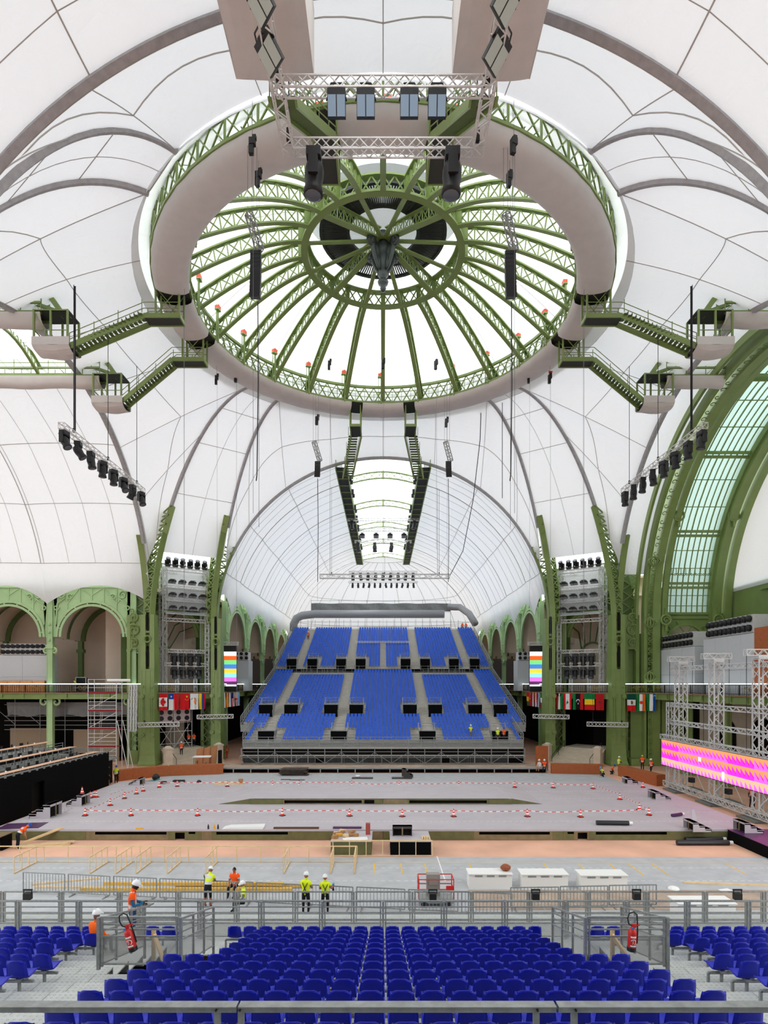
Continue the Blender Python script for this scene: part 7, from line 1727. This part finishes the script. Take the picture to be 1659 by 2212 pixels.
# ================================================================== PEOPLE
STAND = dict(pelvis=(0, 0, .95), spine=(0, 0, 1.13), chest=(0, .0, 1.32), neck=(0, .015, 1.49), head=(0, .035, 1.64),
    shL=(-.18, 0, 1.42), elL=(-.25, -.03, 1.14), wrL=(-.25, .08, .90), haL=(-.24, .11, .82), shR=(.18, 0, 1.42), elR=(.25, -.03, 1.14), wrR=(.25, .08, .90), haR=(.24, .11, .82),
    hiL=(-.10, 0, .90), knL=(-.12, .03, .50), anL=(-.12, -.03, .09), toL=(-.13, .14, .045), hiR=(.10, 0, .90), knR=(.12, .03, .50), anR=(.12, -.03, .09), toR=(.13, .14, .045))
def pose(base=None, **kw): d = dict(base or STAND); d.update(kw); return d
def shift_upper(dy, dz, lean, base=None):      # lean the trunk forward about the pelvis
    d = dict(base or STAND); px = Vector(d['pelvis']); M = Matrix.Rotation(-lean, 3, 'X')
    for k in ('spine', 'chest', 'neck', 'head', 'shL', 'elL', 'wrL', 'haL', 'shR', 'elR', 'wrR', 'haR'): d[k] = tuple(px+M @ (Vector(d[k])-px))
    for k in d: d[k] = (d[k][0], d[k][1]+dy, d[k][2]+dz)
    return d
WALK = pose(knL=(-.11, .18, .52), anL=(-.11, .22, .12), toL=(-.12, .38, .05), knR=(.11, .0, .50), anR=(.11, -.22, .13), toR=(.12, -.06, .045), elL=(-.24, -.12, 1.15), wrL=(-.24, .02, .95), haL=(-.24, .07, .88), wrR=(.26, .16, .96), haR=(.25, .22, .90))
WORK = pose(elL=(-.25, .08, 1.16), wrL=(-.14, .30, 1.12), haL=(-.10, .38, 1.12), elR=(.25, .08, 1.16), wrR=(.14, .30, 1.12), haR=(.10, .38, 1.12))
WORK2 = pose(WORK, elR=(.30, .0, 1.18), wrR=(.36, .18, 1.2), haR=(.37, .26, 1.23))
LAPTOP = pose(elL=(-.25, .04, 1.13), wrL=(-.12, .27, 1.10), haL=(-.06, .34, 1.10), elR=(.24, .06, 1.13), wrR=(.10, .30, 1.16), haR=(.04, .36, 1.18), head=(0, .07, 1.63))
LEANB = shift_upper(0, 0, .42, pose(elL=(-.24, .18, 1.24), wrL=(-.16, .36, 1.28), haL=(-.12, .42, 1.28), elR=(.24, .18, 1.24), wrR=(.16, .36, 1.28), haR=(.12, .42, 1.28)))
BEND = shift_upper(0, 0, .95, pose(elL=(-.2, .25, 1.2), wrL=(-.16, .42, 1.16), haL=(-.15, .48, 1.14), elR=(.2, .25, 1.2), wrR=(.16, .42, 1.16), haR=(.15, .48, 1.14)))
SIT = pose(hiL=(-.11, .02, .90), knL=(-.14, .42, .93), anL=(-.14, .44, .53), toL=(-.14, .58, .47), hiR=(.11, .02, .90), knR=(.14, .42, .93), anR=(.14, .44, .53), toR=(.14, .58, .47), elL=(-.25, .08, 1.12), wrL=(-.16, .28, 1.03), haL=(-.13, .34, 1.01), elR=(.25, .08, 1.12), wrR=(.16, .28, 1.03), haR=(.13, .34, 1.01))
SIT = {k: (x, y, z-.43) for k, (x, y, z) in SIT.items()}
CROUCH = shift_upper(0, -.60, .45, pose(hiL=(-.11, 0, .92), knL=(-.16, .36, 1.04), anL=(-.14, .10, .69), toL=(-.15, .26, .64), hiR=(.11, 0, .92), knR=(.16, .30, .76), anR=(.14, -.08, .70), toR=(.15, .06, .64), elL=(-.24, .15, 1.15), wrL=(-.15, .36, 1.05), haL=(-.12, .42, 1.02), elR=(.24, .15, 1.15), wrR=(.15, .36, 1.05), haR=(.12, .42, 1.02)))
EDG = [('pelvis', 'spine', 't'), ('spine', 'chest', 't'), ('chest', 'neck', 't'), ('chest', 'shL', 't'), ('shL', 'elL', 'u'), ('elL', 'wrL', 'f'), ('wrL', 'haL', 'h'), ('chest', 'shR', 't'), ('shR', 'elR', 'u'), ('elR', 'wrR', 'f'), ('wrR', 'haR', 'h'), ('pelvis', 'hiL', 'l'), ('hiL', 'knL', 'l'), ('knL', 'anL', 'c'), ('anL', 'toL', 's'), ('pelvis', 'hiR', 'l'), ('hiR', 'knR', 'l'), ('knR', 'anR', 'c'), ('anR', 'toR', 's'), ('neck', 'head', 'n')]
RAD = dict(pelvis=(.155, .115), spine=(.145, .105), chest=(.165, .115), neck=(.056, .056), head=(.05, .05), sh=(.075, .07), el=(.052, .05), wr=(.036, .034), ha=(.042, .026), hi=(.1, .1), kn=(.068, .068), an=(.048, .05), to=(.048, .04))
PEOPLE = []
def person(loc, rz, ps_, label, vest=None, helmet=None, top=(60, 62, 70), legs=(34, 36, 44), skin=(186, 132, 104), shoes=(30, 28, 28), long=True, shorts=False, hair=(30, 24, 22), sc=1.0, band=True, hold=None):
    nm = list(STAND); me = bpy.data.meshes.new('body_skeleton'); me.from_pydata([ps_[k] for k in nm], [(nm.index(a), nm.index(b)) for a, b, _ in EDG], [])
    o = bpy.data.objects.new('body_skeleton', me); COL.objects.link(o)
    sm = o.modifiers.new('skin', 'SKIN'); sm.use_smooth_shade = True; sd = o.modifiers.new('sub', 'SUBSURF'); sd.levels = 1; sd.render_levels = 1
    for i, k in enumerate(nm):
        r = RAD.get(k) or RAD[k[:2]]; d = me.skin_vertices[0].data[i]; d.radius = r; d.use_root = (k == 'pelvis')
    PEOPLE.append((o, dict(loc=loc, rz=rz, ps=ps_, label=label, vest=vest, helmet=helmet, top=top, legs=legs, skin=skin, shoes=shoes, long=long, shorts=shorts, hair=hair, sc=sc, band=band, hold=hold)))
def cm_(c, r=.8): nm = 'cloth_%d_%d_%d' % c; return MT.get(nm) or mat(nm, c, r, spec=.2)
YV, OV = (222, 240, 40), (255, 92, 28); WHH, BLH, YH = (240, 240, 240), (30, 84, 190), (222, 214, 40)
def seg(p, a, b):
    ab = b-a; t = max(0, min(1, (p-a).dot(ab)/ab.length_squared)); return (p-(a+ab*t)).length, t
def finish_people():
    dg = bpy.context.evaluated_depsgraph_get(); dg.update()
    SIL = mat('reflective_band', (206, 208, 206), .35)
    for o, s in PEOPLE:
        em = bpy.data.meshes.new_from_object(o.evaluated_get(dg)); ps_ = {k: Vector(v) for k, v in s['ps'].items()}
        mb = MB(); mb.v = [tuple(v.co) for v in em.vertices]; nrm = [v.normal.copy() for v in em.vertices]
        trunk = []
        for p in em.polygons:
            c = p.center; best = min(((seg(c, ps_[a], ps_[b])[0]/max(.05, (RAD.get(a) or RAD[a[:2]])[0]+.02), k, a, b) for a, b, k in EDG))
            k = best[1]; mi = 1
            if k == 'l': mi = 2
            elif k == 'c': mi = 0 if s['shorts'] else 2
            elif k == 's': mi = 3
            elif k in 'hn': mi = 0
            elif k == 'f': mi = 1 if s['long'] else 0
            elif k == 'u' and not s['long'] and seg(c, ps_[best[2]], ps_[best[3]])[1] > .55: mi = 0
            if k == 't' and seg(c, ps_['pelvis'], ps_['spine'])[1] <= .05: mi = 2
            mb.f.append(tuple(p.vertices)); mb.m.append(mi)
            if k == 't' and (mi == 1): trunk.append((tuple(p.vertices), c, best))
        # head with face
        hc = ps_['head']; up = (hc-ps_['neck']).normalized(); fw = Vector((0, 1, 0)); fw = (fw-up*fw.dot(up)).normalized(); rt2 = fw.cross(up)
        HM = Matrix((rt2, fw, up)).transposed().to_4x4(); HM.translation = hc+up*.035
        hd = MB(); n_, k_ = 14, 10
        prof = []
        for j in range(k_+1):
            a = -PI/2+PI*j/k_; prof.append((max(.001, .078*math.cos(a)**.8 if math.cos(a) > 0 else .001), .118*math.sin(a)))
        hd.lathe(prof, (0, 0, 0), n_, 0, 1, 1.2)
        hd.v = [(x*(1-.25*max(0, -z-.02)/.1), y*(1 if y > 0 else .95)+(.02 if z < -.05 and y > 0 else 0), z) for x, y, z in hd.v]
        hd.prism([(-.014, .088, -.035), (.014, .088, -.035), (.006, .088, .015), (-.006, .088, .015)], (0, .026, -.004)); hd.box((0, .085, -.062), (.045, .015, .012), m=4)
        for q in (-1, 1): hd.ball((q*.032, .08, .012), .013, 6, 4); hd.ball((q*.08, -.005, -.01), .026, 6)
        if not s['helmet']:
            hh = MB(); hh.lathe([(max(.001, .084*math.cos(a)), .126*math.sin(a)) for a in [0.05+ (PI/2-.05)*i/5 for i in range(6)]], (0, -.008, .005), n_, 4, 1, 1.2); hd.join(hh)
        mb.join(hd, HM)
        # hands: palm is the skinned end, five fingers on each
        for S in 'LR':
            w, h = ps_['wr'+S], ps_['ha'+S]; d = (h-w).normalized(); sd = d.cross(Vector((0, 0, 1)));
            if sd.length < .2: sd = Vector((0, 1, 0))
            sd.normalize(); dn = sd.cross(d)
            if dn.z > 0: dn = -dn
            for i in range(4):
                b0 = h+d*.02+sd*(.018*(i-1.5)); L = (.07, .08, .075, .058)[i]; mb.tube([b0, b0+d*L*.5+dn*.006, b0+d*L*.8+dn*.025, b0+d*L*.85+dn*.05], [.0095, .009, .008, .006], 5)
            tb = h-d*.01+sd*(.035 if S == 'L' else -.035); sgn = 1 if S == 'L' else -1; mb.tube([tb, tb+sd*sgn*.025+d*.02+dn*.01, tb+sd*sgn*.02+d*.045+dn*.03], [.011, .010, .007], 5)
        t = obj('person', mb, [cm_(s['skin'], .6), cm_(s['top']), cm_(s['legs']), cm_(s['shoes']), cm_(s['hair'])], smooth=True); t.location = s['loc']; t.rotation_euler = (0, 0, s['rz']); t.scale = (s['sc'],)*3
        tag(t, s['label'], 'person')
        if s['vest']:
            vm = MB(); ids = {}
            for vs_, c, b in trunk:
                idx = []
                for i in vs_:
                    if i not in ids: ids[i] = len(vm.v); vm.v.append(tuple(em.vertices[i].co+nrm[i]*.022))
                    idx.append(ids[i])
                ax = ps_['neck']-ps_['pelvis']; f = (c-ps_['pelvis']).dot(ax)/ax.length_squared; off = (c-ps_['pelvis']-ax*f); lat = abs((c-ps_['chest']).x)
                bandm = 1 if s['band'] and (.22 < f < .34 or (f > .34 and .07 < lat < .125)) else 0
                vm.f.append(tuple(idx)); vm.m.append(bandm)
            obj('hi_vis_vest', vm, [cm_(s['vest'], .75), SIL], t, smooth=True)
        if s['hold'] == 'straps':
            sp = MB()
            for q in (-1, 1): sp.tube([(q*.12, .02, 1.475), (q*.10, -.13, 1.38), (0, -.155, 1.2), (-q*.07, -.15, 1.05), (-q*.09, -.14, .98)], .017, 5)
            sp.tube([(.16*math.cos(a*PI/10), -.01+.13*math.sin(a*PI/10), .985) for a in range(21)], .022, 5); obj('harness_straps', sp, BLACK, t)
        if s['helmet']:
            hm_ = MB(); hm_.lathe([(.13, 0), (.128, .02), (.122, .06), (.1, .11), (.055, .145), (.002, .153)], (0, 0, 0), 14, 0, .93, 1.08); hm_.prism([(.13*math.cos(a)*.93*q_, .13*math.sin(a)*1.08*q_+(.0 if q_ == 1 else .03), .0) for q_, rng in ((1.25, [PI*.15+PI*.7*i/8 for i in range(9)]), (.95, [PI*.85-PI*.7*i/8 for i in range(9)])) for a in rng], (0, 0, .012)); hm_.box((0, -.0, .15), (.03, .18, .015))
            ho = obj('safety_helmet', hm_.xf(HM @ Matrix.Translation((0, 0, .045))), cm_(s['helmet'], .35), t, smooth=True)
        bpy.data.objects.remove(o, do_unlink=True)
def gp(u, v, z=0.0): q = G(u, v, z); return (q.x, q.y, z)
# close to the near stand
zf0 = rowN(-1)[1]
person((-8.25, 19.45, rowN(0)[1]), -PI*.42, LAPTOP, 'person in white helmet, orange vest and blue sleeves holding a laptop', OV, WHH, top=(40, 110, 150), legs=(44, 70, 104), skin=(70, 48, 40), sc=1.08)
y2, z2 = rowN(2)
person((-8.28, y2-.05, z2-.02), -.35, SIT, 'person in white helmet and orange jacket sitting on a blue seat', None, WHH, top=(250, 104, 24), legs=(60, 60, 66), skin=(150, 100, 80))
person((-8.1, 27.3, 0), -.1, LEANB, 'person in yellow vest and black shorts leaning on the crowd barrier', YV, WHH, top=(150, 150, 148), legs=(24, 24, 28), skin=(150, 96, 72), long=False, shorts=True)
person((-7.25, 28.85, -.0), PI*.95, {k: (x, y, z) for k, (x, y, z) in SIT.items()}, 'bareheaded person in orange vest sitting beyond the crowd barrier facing the stand', OV, None, top=(220, 220, 220), long=False, skin=(160, 104, 80))
person((-6.3, 26.7, 0), PI*.6, SIT, 'person in white helmet and yellow vest sitting by a black case', YV, WHH, top=(120, 120, 120), skin=(176, 124, 100))
person((-3.45, 26.4, 0), -.25, WORK, 'taller person in yellow vest with black straps seen from behind', YV, WHH, top=(140, 138, 136), legs=(24, 24, 26), long=False, skin=(170, 112, 88), sc=1.03, band=False, hold='straps')
person((-2.6, 26.5, 0), .1, WORK2, 'shorter person in yellow vest with black straps and a drill', YV, WHH, top=(140, 138, 136), legs=(24, 24, 26), long=False, skin=(170, 112, 88), sc=.95, band=False, hold='straps')
person(gp(38, 1834), -PI*.5+.9, BEND, 'person in blue helmet and orange vest bending over the worktable', OV, BLH, top=(110, 112, 116), legs=(28, 30, 36), long=False)
# stage edge and far floor
person(gp(231, 1695), -.9, WALK, 'person in black with white helmet and shorts by the black wall', None, WHH, top=(26, 24, 26), legs=(22, 22, 24), shorts=True, long=False, sc=1.03)
person(gp(251, 1692), .2, STAND, 'person in yellow vest and blue helmet by the black wall', YV, BLH, legs=(24, 26, 34))
def far(u, v, z, rz, ps_, label, vest, hel, **k): person(gp(u, v, z), rz, ps_, label, vest, hel, **k)
person((-26.2, 76.75, .995), PI, STAND, 'person in orange vest standing at the top of the stone steps', OV, WHH, legs=(26, 28, 40))
far(490, 1638, 0.0, PI, WALK, 'person in full orange work suit walking behind the golf cart', OV, (220, 60, 30), top=(240, 80, 30), legs=(240, 80, 30))
person((-26.5, 80.6, 1.82), 0, STAND, 'person in orange vest inside the small scaffold', OV, None); person((-25.9, 80.9, 1.82), .4, STAND, 'second person in orange vest beside the small scaffold, back turned', OV, None)
person((18.2, 68.75, .16), PI*.75, SIT, 'person in white helmet seated on the apron end, bare legs', None, WHH, top=(220, 214, 206), legs=(190, 170, 150), shorts=True)
person((18.8, 68.8, .16), PI*.9, SIT, 'person in orange vest and white helmet seated on the apron end', OV, WHH)
far(1304, 1678, 0, PI*.6, CROUCH, 'person in yellow vest and blue helmet kneeling by the brown walls', YV, (90, 170, 220)); far(1319, 1673, 0, -PI*.6, CROUCH, 'person in orange vest and blue helmet crouching by the brown walls', OV, BLH)
far(1337, 1668, 0, -PI*.4, WORK, 'person in yellow vest standing by the pillar foot', YV, WHH, legs=(150, 110, 80)); person((31.0, 70.6, 0), PI*.8, STAND, 'person in orange vest and yellow helmet by the pillar foot', OV, YH); far(1407, 1674, 0, PI*.6, WALK, 'person in orange vest and white helmet walking by the angled brown wall', OV, WHH)
person((30.6, 50.6-1.6, 0), PI*.9, WALK, 'person in orange vest half hidden behind the pink LED wall', OV, None)
y_, z_ = rowL(1); person((11.0, y_+.2, z_), PI, WORK, 'person in yellow vest on the front row of the grandstand', YV, WHH, legs=(120, 120, 124))
y_, z_ = rowL(0); person((14.15, y_-.1, z_), PI, STAND, 'person in yellow vest at the corner portal of the grandstand', YV, WHH); person((14.95, y_-.05, z_), PI*.8, WORK, 'person in orange vest and blue helmet at the corner portal of the grandstand', OV, BLH)
y_, z_ = rowU(NU-1); person((16.6, y_+.7, z_), PI, STAND, 'person in orange vest on top of the grandstand by the duct end', OV, WHH); person((17.35, y_+.7, z_), PI*.9, STAND, 'second person in orange vest on top of the grandstand, turned aside', OV, WHH)
y_, z_ = rowU(15); person((-14.9, y_+.2, z_), PI, STAND, 'person in orange and yellow vest on the upper aisle stair of the grandstand', OV, WHH)
person((-40.2, 77.5, 9.2), PI*.7, LEANB, 'person in yellow vest on the balcony above the scaffold', YV, None); person((-35.2, 71.5, 0), PI*.5, STAND, 'person in yellow vest behind the scaffold tower foot', YV, WHH)
finish_people()
q = Vector((-8.25, 19.45, rowN(0)[1])); t = thing('laptop', (q.x+.42, q.y+.12, q.z+1.13), -.25, label='open grey laptop held by the worker with blue sleeves', cat='laptop')
obj('base', MB().box((0, 0, 0), (.3, .36, .02)), GALV, t); obj('lid', MB().prism([(.14, -.18, .01), (.14, .18, .01), (.34, .18, .13), (.34, -.18, .13)], (0, 0, .012)), GALV, t)
t = thing('cordless_drill', (-2.26, 26.84, 1.2), label='blue cordless drill held up by the shorter worker', cat='tool'); obj('drill_body', MB().box((0, 0, 0), (.09, .2, .1)).box((0, .14, 0), (.05, .1, .05)), mat('drill_blue', (90, 150, 190), .5), t); obj('grip', MB().box((0, -.05, -.12), (.06, .07, .16)).box((0, -.05, -.22), (.09, .1, .06)), BLACK, t)
